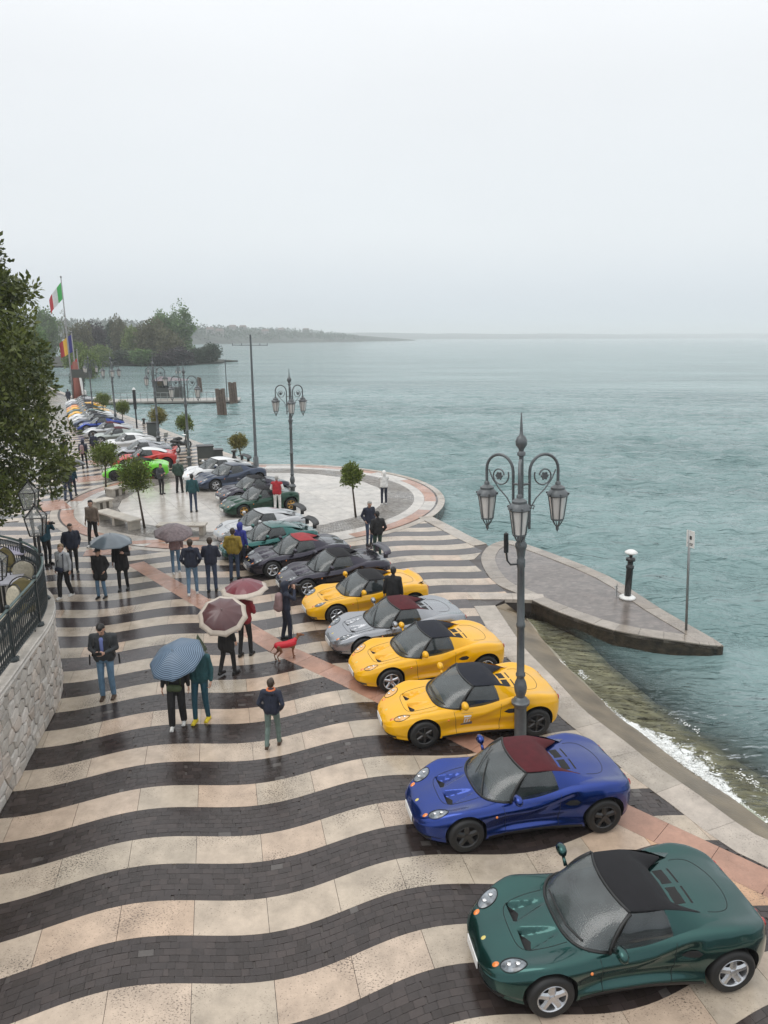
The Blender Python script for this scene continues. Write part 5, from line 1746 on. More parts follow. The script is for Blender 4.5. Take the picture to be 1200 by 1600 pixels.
# cafe furniture
WICK = pmat('cream_wicker', (0.42,0.38,0.29), rough=0.6, var=0.2, nscale=25, bump=0.5)
OLIV = pmat('olive_cushion', (0.16,0.13,0.05), rough=0.7, var=0.2)
CLO = pmat('grey_table_top', (0.36,0.36,0.40), rough=0.3, var=0.15)
def cafe_chair(label, x, y, rz, m1, s=1.0):
    root = empty('cafe_chair', (x, y, TZ+0.012), rz, label, 'chair', 'round-backed chairs on the terrace')
    MB().lathe([(0,0.42),(0.23,0.42),(0.25,0.45),(0.23,0.49),(0,0.50)], 18).build('seat', [m1], root, smooth=True)
    m_ = MB()
    vs_ = []; fs = []
    for i in range(9):
        for j in range(7):
            u_ = (i/8-0.5)*2.0; w_ = j/6
            rr = 0.25*math.sqrt(max(0.02, 1-(2*w_-1)**2))
            vs_.append((rr*math.sin(u_)*1.05, 0.20+0.06*math.cos(u_)*0+0.10*w_, 0.56+0.48*w_))
    for i in range(8):
        for j in range(6): fs.append((i*7+j, i*7+j+1, (i+1)*7+j+1, (i+1)*7+j))
    m_.add(vs_, fs); o = m_.build('backrest', [m1], root, smooth=True)
    md = o.modifiers.new('s', 'SOLIDIFY'); md.thickness = 0.04
    m_ = MB(); m_.tube([(0.26*math.cos(t_), 0.25+0.05*math.sin(t_), 0.80+0.27*math.sin(t_)) for t_ in [2*PI*k/20 for k in range(20)]], 0.014, 5, closed=True); m_.build('back_frame', [TRIM], root, smooth=True)
    for sx in (-1,1):
        for sy in (-1,1): MB().tube([(sx*0.17,sy*0.17,0.43),(sx*0.21,sy*0.21,0)], 0.013, 5).build('leg', [TRIM], root)
p = at_dist(20,945,12.9); 
def tp_(u, v): return gp(u, v, TZ)
q = tp_(45, 940); cafe_chair('cream round-backed chair beside the terrace table', q.x, q.y, R(200), WICK)
q = tp_(40, 985); cafe_chair('olive cushioned round chair close to the railing', q.x, q.y, R(20), OLIV)
q = tp_(12, 1000); cafe_chair('cream round chair nearest the left photo edge', q.x, q.y, R(-30), WICK)
q = tp_(30, 915); cafe_chair('olive round chair behind the terrace table', q.x, q.y, R(160), OLIV)
q = tp_(10, 955)
root = empty('cafe_table', (q.x, q.y, TZ+0.012), 0.3, 'grey topped cafe table on the terrace', 'table')
MB().box((0,0,0.73),(0.8,0.8,0.03)).build('table_top', [CLO], root); MB().lathe([(0,0),(0.22,0),(0.2,0.03),(0.03,0.05),(0.03,0.71),(0,0.71)],12).build('pedestal', [TRIM], root)
q = tp_(20, 905)
root = empty('cafe_table', (q.x, q.y, TZ+0.012), 0.1, 'table with white lilac cloth behind the chairs', 'table')
MB().box((0,0,0.73),(0.9,0.7,0.03)).build('table_top', [pmat('lilac_cloth',(0.5,0.47,0.58),rough=0.7)], root); MB().lathe([(0,0),(0.22,0),(0.2,0.03),(0.03,0.05),(0.03,0.71),(0,0.71)],12).build('pedestal', [TRIM], root)

# ------------------------------------------------------------------ benches
BST = stone_material('pale_bench_stone', [(0.0,(0.48,0.44,0.38)), (1.0,(0.56,0.53,0.48))], pores=0.35, rough=0.45)
def bench(label, a_px, b_px, w_=0.55, h_=0.45):
    a, b = gp(*a_px, z=h_), gp(*b_px, z=h_)
    c = (a+b)/2; d = b-a; L = d.length; rz = math.atan2(d.y, d.x)
    root = empty('stone_bench', (c.x, c.y, 0.004), rz, label, 'bench', 'stone benches on the plaza ring')
    m_ = MB(); m_.box((0,0,h_-0.05),(L,w_,0.09)); o = m_.build('seat', [BST], root)
    md = o.modifiers.new('b','BEVEL'); md.width = 0.015
    for x in (-L/2+0.16, 0, L/2-0.16):
        m_ = MB(); m_.box((x,0,(h_-0.095)/2),(0.18,w_*0.82,h_-0.095)); m_.build('support', [BST], root)
bench('long pale stone bench behind the brown plaid umbrella', (246,818), (322,818))
bench('stone bench with thick end block right of the walking man', (158,796), (212,812), w_=0.6)
bench('stone bench farther left on the plaza ring', (143,783), (172,777), w_=0.6)
bench('stone bench under the second small tree', (168,763), (196,757), w_=0.6)

# ------------------------------------------------------------------ foliage
def leafmat(name, c1_, c2, rough=0.45):
    m = bpy.data.materials.new(name); m.use_nodes = True
    n, l = m.node_tree.nodes, m.node_tree.links; p = n['Principled BSDF']
    at = n.new('ShaderNodeAttribute'); at.attribute_name = 'tint'
    r = n.new('ShaderNodeValToRGB'); r.color_ramp.elements[0].color = c1_+(1,); r.color_ramp.elements[1].color = c2+(1,)
    l.new(at.outputs['Fac'], r.inputs[0]); l.new(r.outputs[0], p.inputs['Base Color'])
    p.inputs['Roughness'].default_value = rough
    tr = n.new('ShaderNodeBsdfTranslucent'); l.new(r.outputs[0], tr.inputs['Color'])
    mx = n.new('ShaderNodeMixShader'); mx.inputs[0].default_value = 0.18
    l.new(p.outputs[0], mx.inputs[1]); l.new(tr.outputs[0], mx.inputs[2]); l.new(mx.outputs[0], n['Material Output'].inputs['Surface'])
    return m
BARK = pmat('grey_brown_bark', (0.075,0.058,0.045), rough=0.8, var=0.3, nscale=12, bump=0.6)
def leaves_mesh(name, centers, per, spread, size, mat, rs_, up=0.3, outward=None, tintf=None, asp=0.42):
    N = len(centers)*per
    C_ = np.repeat(np.array(centers, float), per, 0)
    D = rs_.normal(size=(N, 3)); D /= np.linalg.norm(D, axis=1)[:, None]
    pos = C_ + D * (spread*rs_.uniform(0.35, 1.0, (N, 1)))
    dirv = D + rs_.normal(size=(N,3))*0.45 + np.array([0,0,up])
    dirv /= np.linalg.norm(dirv, axis=1)[:, None]
    sd = np.cross(dirv, rs_.normal(size=(N,3))); sd /= np.linalg.norm(sd, axis=1)[:, None]
    L = size*rs_.uniform(0.65, 1.25, (N,1)); W = L*asp
    p0_ = pos; p2 = pos+dirv*L; nrm_ = np.cross(dirv, sd)
    p1_ = pos+dirv*L*0.5+sd*W*0.5-nrm_*L*0.08; p3 = pos+dirv*L*0.5-sd*W*0.5-nrm_*L*0.08
    V = np.stack([p0_, p1_, p2, p3], 1).reshape(-1, 3)
    me = bpy.data.meshes.new(name)
    me.vertices.add(N*4); me.vertices.foreach_set('co', V.reshape(-1))
    me.loops.add(N*4); me.loops.foreach_set('vertex_index', np.arange(N*4, dtype=np.int32))
    me.polygons.add(N); me.polygons.foreach_set('loop_start', np.arange(0, N*4, 4, dtype=np.int32)); me.polygons.foreach_set('loop_total', np.full(N, 4, dtype=np.int32))
    t_ = rs_.uniform(0, 1, N)
    cl = np.repeat(rs_.uniform(0, 1, len(centers)), per)
    t_ = t_*0.55 + cl*0.45
    a = me.attributes.new('tint', 'FLOAT', 'FACE'); a.data.foreach_set('value', t_.astype(np.float32))
    me.materials.append(mat); me.update(); me.validate()
    return me
nrs = np.random.RandomState(11)
LG = leafmat('small_tree_leaf', (0.045,0.080,0.012), (0.22,0.27,0.045))
LG2 = leafmat('small_tree_leaf_olive', (0.08,0.085,0.02), (0.30,0.26,0.06))
nc_off = [0.0]
def ball(nc, r_, sz=1.0, squash=0.85):
    nc_off[0] += 3.7
    c = []
    while len(c) < nc:
        d = nrs.normal(size=3); d /= np.linalg.norm(d)
        k = nrs.uniform(0.3, 1.0)**0.5*(0.80+0.50*noise.noise(Vector((d*1.9+nc_off[0]).tolist())))
        c.append((d[0]*r_*k, d[1]*r_*k, d[2]*r_*k*squash))
    return c
def small_tree(label, px, crown_px, rad, m=LG, top=None, group='small clipped trees on the plaza'):
    p = gp(*px)
    cz = at_dist(crown_px[0], crown_px[1], p.y)
    root = empty('small_tree', (p.x, p.y, 0), 0, label, 'tree', group)
    dx = cz.x - p.x
    m_ = MB(); m_.tube([(0,0,-0.02),(dx*0.35,0,cz.z*0.35),(dx*0.75,0.03,cz.z*0.7),(dx,0,cz.z)], [0.055,0.042,0.036,0.028], 7)
    for k in range(6):
        a = k*1.05; m_.tube([(dx*0.9,0,cz.z-rad*0.75),(dx+rad*0.5*math.cos(a),rad*0.5*math.sin(a),cz.z-0.05+0.1*(k%3))], [0.02,0.008], 4)
    m_.build('trunk', [BARK], root, smooth=True)
    me = leaves_mesh('crown', ball(120, rad*0.92), 26, rad*0.30, 0.13, m, nrs)
    o = part('crown', me, root); o.location = (dx, 0, cz.z)
small_tree('small round tree with a thin leaning trunk by the long stone bench', (226,825), (211,743), 0.78)
small_tree('small flat-topped tree on a thin trunk at the sea side of the plaza', (556,808), (549,742), 0.58)
small_tree('small round tree in front of the lime green car', (166,770), (163,711), 0.82)
small_tree('small yellowish tree at the water edge right of the dark box', (378,720), (372,690), 0.62, LG2)
small_tree('small green tree crossed by a lamp post near the quay', (291,695), (287,660), 0.75)
small_tree('olive brown tree above the dark bin by the quay', (249,690), (247,649), 0.85, LG2)
small_tree('small dark round tree beyond the far yellow cars', (192,665), (191,637), 0.80)
small_tree('small tree at the far end of the car row', (161,655), (161,624), 0.85)

# magnolia at the left edge
MG = leafmat('magnolia_leaf', (0.030,0.050,0.010), (0.20,0.23,0.055), 0.4)
root = empty('magnolia_tree', (-15.2, 19.5, 0), 0, 'big dark magnolia tree filling the left edge', 'tree')
m_ = MB(); m_.tube([(0,0,-0.1),(0.1,0,2),(0.0,0.1,5),(0.1,0,8),(0,0,11)], [0.32,0.27,0.2,0.12,0.04], 9)
for k in range(26):
    a = k*2.4; z = 2.5+k*0.3; L = 3.6*(1-max(0,(z-4))/9)
    m_.tube([(0,0,z),(L*0.5*math.cos(a),L*0.5*math.sin(a),z+0.3),(L*math.cos(a),L*math.sin(a),z+0.5)], [0.07,0.045,0.015], 5)
m_.build('trunk', [BARK], root, smooth=True)
cen = []
prof_ = curve_fn([2.3,3.2,4.2,5.5,7.0,8.2,9.4,10.3,11.3,12.6],[3.0,4.9,5.4,5.4,5.1,5.1,5.1,4.9,4.4,2.6])
while len(cen) < 2500:
    z = nrs.uniform(2.4, 13.2); a = nrs.uniform(0, 2*PI)
    lob = 1+0.26*noise.noise(Vector((math.cos(a)*1.6, math.sin(a)*1.6, z*0.55)))+0.13*noise.noise(Vector((math.cos(a)*4, math.sin(a)*4, z*1.6+9)))
    rr = prof_(z)*lob*(nrs.uniform(0.45, 1.0)**0.45)
    cen.append((rr*math.cos(a), rr*math.sin(a), z+nrs.normal()*0.1))
part('crown', leaves_mesh('crown', cen, 62, 0.36, 0.17, MG, nrs, up=0.35, asp=0.5), root)
m_ = MB(); m_.sphere((3.2,-2.0,4.5), 0.10, 7, 5); m_.sphere((3.5,-1.9,6.3), 0.07, 7, 5); m_.build('seed_cone', [pmat('orange_seed',(0.55,0.16,0.03),rough=0.5)], root, smooth=True)

# trees on the far shore
def crown_mesh(name, w_, h_, nc, per, size, mat, kind='round'):
    c = []
    while len(c) < nc:
        d = nrs.normal(size=3); d /= np.linalg.norm(d)
        k = nrs.uniform(0.2, 1)**0.4*(0.78+0.62*noise.noise(Vector((d*2.1).tolist())+Vector((nc*0.13+w_*2.7+size*9, h_, 0))))
        z = d[2]*h_/2*k
        f = 1.0 if kind == 'round' else (1.15-0.65*(z/h_+0.5) if kind == 'cone' else 0.75+0.35*math.sin(z*0.9))
        c.append((d[0]*w_/2*k*f, d[1]*w_/2*k*f, z+h_/2))
    return leaves_mesh(name, c, per, size*2.1, size, mat, nrs, asp=0.8)
FM = [leafmat('far_leaf_green', (0.06,0.11,0.03), (0.16,0.27,0.08), 0.7), leafmat('far_leaf_dark', (0.025,0.042,0.024), (0.065,0.10,0.05), 0.7),
      leafmat('far_leaf_brown', (0.085,0.085,0.045), (0.17,0.165,0.085), 0.7), leafmat('far_leaf_fresh', (0.09,0.14,0.03), (0.21,0.27,0.07), 0.7), leafmat('far_leaf_purple', (0.030,0.026,0.030), (0.075,0.062,0.065), 0.7)]
CRN = {}
for mi_ in range(5):
    CRN[mi_, 'round'] = crown_mesh('crown', 9, 11, 330, 22, 0.55, FM[mi_])
CRN[1, 'cone'] = crown_mesh('crown', 8, 15, 300, 20, 0.55, FM[1], 'cone')
CRN[0, 'cone'] = crown_mesh('crown', 9, 15, 300, 20, 0.55, FM[0], 'cone')
CRN[0, 'tall'] = crown_mesh('crown', 6, 16, 220, 16, 0.5, FM[0], 'tall')
CRN[2, 'tall'] = crown_mesh('crown', 8, 15, 110, 5, 0.34, FM[2], 'tall')
m_ = MB(); m_.tube([(0,0,-0.5),(0.1,0,2),(0,0.1,5),(0,0,8)], [0.35,0.28,0.2,0.08], 6)
FTR = m_.mesh('trunk', [BARK])
def far_tree(label, u, v_base, v_top, mi_, kind, wpx, ydist=None, cat='tree'):
    g_ = gp(u, v_base, -0.2) if ydist is None else at_dist(u, v_base, ydist)
    z0 = max(-0.3, g_.z) if ydist is None else 0.0
    tpz = at_dist(u, v_top, g_.y).z
    root = empty('shore_tree', (g_.x, g_.y, -0.3), random.uniform(0, 6), label, cat, 'trees on the far shore')
    H_ = tpz + 0.3; ch = {'round': 11, 'cone': 15, 'tall': 16}[kind]; cw = {'round': 9, 'cone': 8, 'tall': 6.5}[kind]
    if (mi_, kind) == (0, 'cone'): cw = 9
    if (mi_, kind) == (2, 'tall'): cw = 8
    sz = H_*0.95/ch; sx = wpx*1.18*g_.y/1133/cw
    t_ = part('trunk', FTR, root); t_.scale = (max(0.5, sx), max(0.5, sx), H_*0.6/8)
    c_ = part('crown', CRN[mi_, kind], root); c_.scale = (sx, sx, sz); c_.location = (0,0,-H_*0.02)
ft = [
 ('leafy green tree behind the first flagpole', 78, 560, 474, 0, 'round', 36),
 ('tall bare twiggy tree right of the first flag', 106, 562, 462, 2, 'tall', 24),
 ('fresh green low tree beside the second flag', 122, 585, 528, 3, 'round', 36),
 ('olive tree behind the second flag', 128, 565, 500, 2, 'round', 34),
 ('dark purple tree left of the dark conifer', 150, 564, 500, 4, 'round', 34),
 ('dark conifer with a pointed top in the shore wood', 178, 562, 488, 1, 'cone', 24),
 ('fresh green bush tree at the left of the far shore', 158, 572, 536, 3, 'round', 30),
 ('bronze tree just right of the dark conifer', 192, 564, 490, 2, 'cone' if False else 'round', 26),
 ('yellow green tree in the middle of the shore wood', 212, 566, 505, 3, 'round', 34),
 ('green tree behind the yellow green one', 205, 561, 512, 0, 'round', 30),
 ('brown budding tree before the big green tree', 240, 568, 494, 2, 'round', 40),
 ('big round green tree near the headland', 258, 562, 481, 0, 'round', 44),
 ('tall slim green tree rising highest at the headland', 292, 562, 466, 0, 'tall', 34),
 ('second slim tree leaning beside the highest one', 277, 560, 474, 0, 'tall', 26),
 ('olive tree below the big round green tree', 268, 569, 510, 2, 'round', 36),
 ('dark bush tree at the foot of the tall trees', 308, 568, 541, 1, 'round', 26),
 ('dark low tree at the very tip of the headland', 331, 567, 534, 1, 'round', 32),
 ('low dark shrub tree above the water in the wood', 188, 570, 545, 1, 'round', 44),
 ('low green shrub tree under the brown tree', 228, 571, 543, 0, 'round', 44),
 ('dark thicket tree right of the low green shrub', 280, 570, 540, 4, 'round', 40),
 ('green tree left of the wood behind the magnolia', 60, 585, 505, 0, 'round', 40),
 ('dark hedge tree by the flagpoles', 122, 610, 578, 1, 'round', 20),
 ('fresh low tree above the far quay', 140, 590, 545, 3, 'round', 34),
 ('purple brown shrub tree low in the wood', 252, 571, 548, 4, 'round', 40),
]
for (lb, u, vb, vt, mi_, kd, wp) in ft:
    far_tree(lb, u, vb, vt, mi_, kd, wp)
# the land they stand on
land_m = pmat('far_shore_ground', (0.020,0.022,0.012), rough=0.9, var=0.3, nscale=0.2)
A = [gp(60,575,SEA), gp(150,573,SEA), gp(200,572,SEA), gp(250,571,SEA), gp(300,570,SEA), gp(345,568,SEA), gp(352,566,SEA)]
pl_ = [(p.x, p.y) for p in A] + [(A[-1].x+3, A[-1].y+6), (A[-1].x-20, A[-1].y+40), (-260, 330), (-320, 140), (-150, 120)]
m_ = MB(); m_.prism(pl_ if area(pl_) > 0 else pl_[::-1], -2.4, 0.0, bottom=True)
tag(m_.build('shore_land', [land_m]), kind='structure')

# wooded hills beyond
hill_m = pmat('hill_wood', (0.028,0.036,0.024), rough=0.9, var=0.5, nscale=0.02)
def hill(name, x0, y0, x1, y1, h0, h1, depth, n=90, seed=1, bump=4):
    m_ = MB(); rows = []
    for i in range(n+1):
        k = i/n
        x, y = x0+(x1-x0)*k, y0+(y1-y0)*k
        hh = h0+(h1-h0)*k
        nz_ = noise.noise(Vector((k*7, seed, 0)))*0.35*hh + abs(noise.noise(Vector((k*55, seed, 3))))*bump + noise.noise(Vector((k*160, seed, 5)))*bump*0.5
        nz_ *= min(1, (1-k)*8)
        d = Vector((y1-y0, -(x1-x0), 0)).normalized()
        if d.y < 0: d = -d
        row = []
        for j, (dd, zz) in enumerate(((0,-2),(0.06,0.18),(0.3,0.5),(0.6,0.85),(1.0,1.0),(1.8,0.2))):
            w2 = noise.noise(Vector((k*90, j*2.7, seed)))*bump*0.6 if j > 0 else 0
            row.append((x+d.x*depth*dd, y+d.y*depth*dd, -1 if j == 0 else max(-1, zz*(hh+nz_)+w2*min(1, (1-k)*8))))
        rows.append(row)
    g_ = grid_mesh(rows, False)
    o = g_.build(name, [hill_m]); tag(o, kind='structure')
    return rows
h_rows = hill('hills', -260, 640, 70, 1500, 22, 9, 160, n=140, seed=2, bump=5)
hill('far_hills', -100, 2300, 4600, 5600, 20, 26, 700, n=160, seed=5, bump=5)
hc = []
for r_ in h_rows[:100]:
    for _ in range(7):
        j = random.choice((1,2,3)); a = Vector(r_[j]).lerp(Vector(r_[j+1]), random.random())
        hc.append((a.x+random.uniform(-4,4), a.y, a.z+2.5))
tag(part('hillside_wood', leaves_mesh('hillside_wood', hc, 14, 4.0, 2.6, FM[1], nrs, asp=0.8), None), 'hazy wooded hillside across the bay', 'wood', kind='stuff')
hw = pmat('far_house_wall', (0.30,0.28,0.26), rough=0.8); hr_ = pmat('far_house_roof', (0.13,0.09,0.075), rough=0.8); hwin = pmat('far_house_window', (0.05,0.05,0.06), rough=0.3)
houses = [(330,531,'pale house lowest on the hazy hillside'),(346,526,'pale house left of the mast on the hillside'),(365,529,'small pale house just left of the mast top'),(382,524,'house high on the hazy hill ridge'),(415,529,'house right of the mast on the hillside'),(440,532,'small house above the far waterline'),(478,533,'last tiny house on the long low hill')]
for (u, v, lb) in houses:
    k = int(min(99, max(0, 0)))
    best = None
    for r_ in h_rows:
        for j in (2, 3):
            P_ = Vector(r_[j]); uu = 600+FPX*P_.x/(P_.y*math.cos(PITCH)+ (CAM_H-P_.z)*math.sin(PITCH))
            if best is None or abs(uu-u) + (j-2)*0.5 < best[0]: best = (abs(uu-u)+(j-2)*0.5, P_)
    P_ = best[1]; root = empty('hill_house', (P_.x, P_.y-6, P_.z-1), 0.2, lb, 'house', 'houses on the far hillside')
    MB().box((0,0,3.5),(10,7,7)).build('wall', [hw], root)
    m_ = MB(); m_.add([(-5.6,-4.1,7),(5.6,-4.1,7),(5.6,4.1,7),(-5.6,4.1,7),(-4,0,9.6),(4,0,9.6)], [(0,1,5,4),(1,2,5),(2,3,4,5),(3,0,4),(3,2,1,0)]); m_.build('roof', [hr_], root)
    for x in (-3,0,3):
        for z in (2.2,5.2): MB().box((x,-3.55,z),(1.2,0.12,1.5)).build('window', [hwin], root)

# ------------------------------------------------------------------ flagpoles
POLE = pmat('grey_flagpole', (0.22,0.22,0.22), rough=0.4, metal=0.4)
FBASE = pmat('rusty_red_banner', (0.22,0.07,0.05), rough=0.7)
def flag_mesh(cols, w_, h_, seed, droop):
    m_ = MB(); n = 18; mats = [pmat('flag_%s' % c[0], c[1], rough=0.7, var=0.1) for c in cols]
    vs_ = []; fs = []
    for i in range(n+1):
        k = i/n
        for j in range(6):
            q = j/5
            vs_.append((-w_*k*0.72, 0.22*math.sin(k*7+seed)*k**0.5+0.1*q, -h_*q*(1-0.15*k) - droop*k**1.1 + 0.1*math.sin(k*9)*k))
    for i in range(n):
        mi_ = min(len(cols)-1, int(i/n*len(cols)))
        for j in range(5): m_.add([], []); fs.append(((i*6+j, i*6+j+1, (i+1)*6+j+1, (i+1)*6+j), mi_))
    m_.v = vs_
    for f, mi_ in fs: m_.f.append(f); m_.mi.append(mi_); m_.tint.append(0.5)
    return m_.mesh('flag', mats, smooth=True)
def flagpole(label, u, v_base, v_top, cols, w_, h_, zf_px, droop, seed, y=None, lab2=None):
    p = gp(u, v_base)
    top_ = at_dist(u, v_top, p.y).z
    root = empty('flagpole', (p.x, p.y, 0), 0, label, 'flagpole', 'flagpoles at the far end of the promenade')
    MB().lathe([(0,0),(0.14,0),(0.11,2),(0.06,top_),(0,top_+0.02)], 10).build('pole', [POLE], root, smooth=True)
    MB().sphere((0,0,top_+0.1), 0.13, 8, 6).build('finial', [POLE], root, smooth=True)
    zf = at_dist(u, zf_px, p.y).z
    o = part('flag', flag_mesh(cols, w_, h_, seed, droop), root); o.location = (-0.08,0,zf)
IT = [('green',(0.06,0.42,0.10)),('white',(0.7,0.7,0.7)),('red',(0.42,0.03,0.04))]
EU = [('blue',(0.04,0.04,0.22)),('yellow',(0.70,0.42,0.05)),('darkred',(0.35,0.03,0.04))]
RW = [('crimson',(0.55,0.05,0.05)),('white2',(0.7,0.7,0.7)),('crimson2',(0.5,0.05,0.05))]
flagpole('tallest flagpole flying a green white and red flag', 115, 622, 434, IT, 2.5, 2.0, 441, 2.2, 0.5)
flagpole('flagpole with a blue and yellow flag', 122, 620, 520, EU, 2.4, 2.2, 523, 1.2, 1.7)
flagpole('shorter flagpole with a red and white flag', 127, 618, 548, RW, 1.2, 2.2, 560, 1.0, 2.6)
p = gp(121, 622)
root = empty('flagpole_plinth', (p.x, p.y+0.3, 0), 0.4, 'tapering reddish column at the foot of the flagpoles', 'column')
MB().lathe([(0,0),(0.65,0),(0.5,1.2),(0.32,4.6),(0,4.7)], 10).build('shaft', [FBASE], root, smooth=True)
m_ = MB(); m_.tube([(0.75,-0.7,0.1),(0.35,-0.45,3.6)],[0.25,0.12],6); m_.build('pale_banner', [wht], root)

# ------------------------------------------------------------------ pier
PIER = pmat('dark_pier_timber', (0.06,0.052,0.045), rough=0.5, var=0.4, nscale=2)
DECK = pmat('pale_pier_deck', (0.32,0.30,0.27), rough=0.4, var=0.2, nscale=1)
KIO = pmat('kiosk_green_grey', (0.06,0.07,0.065), rough=0.5)
a, b = gp(150, 628), gp(374, 625)
d = (b-a); L = d.length; rz = math.atan2(d.y, d.x)
pier = empty('pier', (a.x, a.y, 0), rz, 'low landing pier with railings running out over the lake', 'pier')
MB().box((L/2, 2.2, -0.12), (L, 4.4, 0.2)).build('deck', [DECK], pier)
MB().box((L/2, 2.2, -0.55), (L-0.4, 4.1, 0.66)).build('fender_beam', [PIER], pier)
for k in range(12): MB().box((L*(k+0.5)/12, 0.3, -1.2), (0.35, 0.35, 1.6)).build('pile', [PIER], pier)
m_ = MB()
k = 0
xx = 0.5
while xx < L-1:
    if not (9.0 < xx < 11.5):
        MB().box((xx, 0.15, 0.5), (0.05,0.05,1.05)).build('railing_post', [galv], pier)
    xx += 0.8
MB().tube([(0.5,0.15,1.0),(9,0.15,1.0)],0.03,5).build('handrail', [galv], pier)
MB().tube([(0.5,0.15,0.55),(9,0.15,0.55)],0.02,5).build('handrail', [galv], pier)
MB().tube([(11.5,0.15,1.0),(L-1,0.15,1.0)],0.03,5).build('handrail', [galv], pier)
p = gp(250, 622)
root = empty('ticket_kiosk', (p.x, p.y+1.4, 0.0), rz, 'dark ticket kiosk with hipped roof on the pier', 'kiosk')
MB().box((0.9,0,0.65),(3.4,2.2,1.3)).build('lower_wall', [KIO], root)
for x in (-0.7,0.2,1.1,2.4): MB().box((x,-1.0,1.75),(0.10,0.1,0.95)).build('post', [KIO], root)
MB().box((0.1,0.1,1.75),(1.6,1.6,0.9)).build('booth', [GLASSD], root)
m_ = MB(); m_.add([(-1.2,-1.5,2.2),(3.4,-1.5,2.2),(3.4,1.5,2.2),(-1.2,1.5,2.2),(-0.2,0,2.75),(1.2,0,2.6)], [(0,1,5,4),(1,2,5),(2,3,4,5),(3,0,4),(3,2,1,0)]); m_.build('roof', [pmat('kiosk_roof',(0.17,0.14,0.15),rough=0.5)], root)
street_lamp('scrolled double lamp standing over the pier kiosk', gp(239,622)+Vector((0,0.6,0)), angs=(0,180), s=0.72)
street_lamp('slim lamp on the pier right of the kiosk', gp(279,622)+Vector((0,0.6,0)), angs=(80,260), s=0.70)
WOODP = pmat('weathered_mooring_wood', (0.13,0.095,0.075), rough=0.7, var=0.35, nscale=5, bump=0.5)
def piling(label, u, v, vt, wd, n_=3):
    p = gp(u, v, SEA); tz = at_dist(u, vt, p.y).z
    root = empty('mooring_piles', (p.x, p.y, SEA-1), 0.3, label, 'mooring piles', 'mooring piles by the pier')
    for k in range(n_):
        dx = (k-(n_-1)/2)*wd/n_
        MB().tube([(dx,0.05*(k%2),0),(dx-0.15,0.05*(k%2),tz-SEA+1-0.1*(k%2))], wd/n_*0.62, 8).build('pile', [WOODP], root, smooth=False)
piling('leaning wooden mooring pile standing free in the water', 348, 649, 607, 0.95)
piling('wooden mooring piles at the end of the pier', 366, 631, 597, 0.95)
piling('short dark mooring pile behind the pier', 314, 612, 589, 0.55, 2)
p = gp(354, 626); t = empty('pier_pole', (p.x, p.y+0.4, -0.02), 0, 'thin dark pole at the outer end of the pier', 'pole')
MB().tube([(0,0,0),(0,0,4.9)], 0.06, 6).build('shaft', [IRON], t); MB().sphere((0,0,4.95),0.12,6,5).build('lamp_head', [IRON], t)

# ------------------------------------------------------------------ quay furniture
def bin_box(label, u, v, w_, d_, h_, rz=0.3, cat='litter bin'):
    p = gp(u, v); root = empty('litter_bin', (p.x, p.y, 0), rz, label, cat)
    MB().box((0,0,h_*0.5),(w_,d_,h_)).build('bin_body', [KIO], root)
    MB().box((0,0,h_+0.03),(w_*1.08,d_*1.08,0.06)).build('lid', [TRIM], root)
    for z in (0.2,0.38): MB().box((0,-d_/2-0.012,z*h_),(w_*0.9,0.02,h_*0.07)).build('slat', [PALE], root)
bin_box('dark box bin with pale slats under the olive tree', 241, 697, 0.8, 0.8, 1.7)
bin_box('larger dark cabinet by the quay behind the white coupe', 322, 727, 0.95, 0.8, 1.2, cat='cabinet')
bin_box('lower dark cabinet beside the larger one', 337, 724, 0.9, 0.7, 0.85, cat='cabinet')
for (lb, u, v) in (('small iron bollard left of the yellowish quay tree', 366, 716), ('iron mooring bollard beside the dark cabinet', 318, 712), ('small bollard at the quay beyond the far row', 225, 663)):
    p = gp(u, v); root = empty('mooring_bollard', (p.x, p.y, 0), 0, lb, 'bollard', 'mooring bollards on the quay')
    MB().lathe([(0,0),(0.18,0),(0.14,0.08),(0.10,0.2),(0.10,0.38),(0.19,0.44),(0.19,0.5),(0.08,0.56),(0,0.58)],12).build('shaft', [blk], root, smooth=True)
p = gp(214, 668); t = empty('black_post', (p.x, p.y, 0), 0, 'black signal post on the quay beyond the far row', 'post')
MB().lathe([(0,0),(0.07,0),(0.07,1.6),(0.14,1.62),(0.14,3.2),(0.16,3.25),(0,3.3)],10).build('shaft', [blk], t); MB().lathe([(0,3.3),(0.16,3.3),(0.1,3.45),(0,3.5)],10).build('cap', [wht], t)
p = gp(134, 640); t = empty('road_sign', (p.x, p.y, 0), 0, 'dark rectangular board on a post at the far row', 'sign')
MB().lathe([(0,0),(0.05,0),(0.05,4.2),(0,4.2)],8).build('pole', [IRON], t); MB().box((0,-0.08,3.9),(2.2,0.08,0.9)).build('board', [KIO], t)
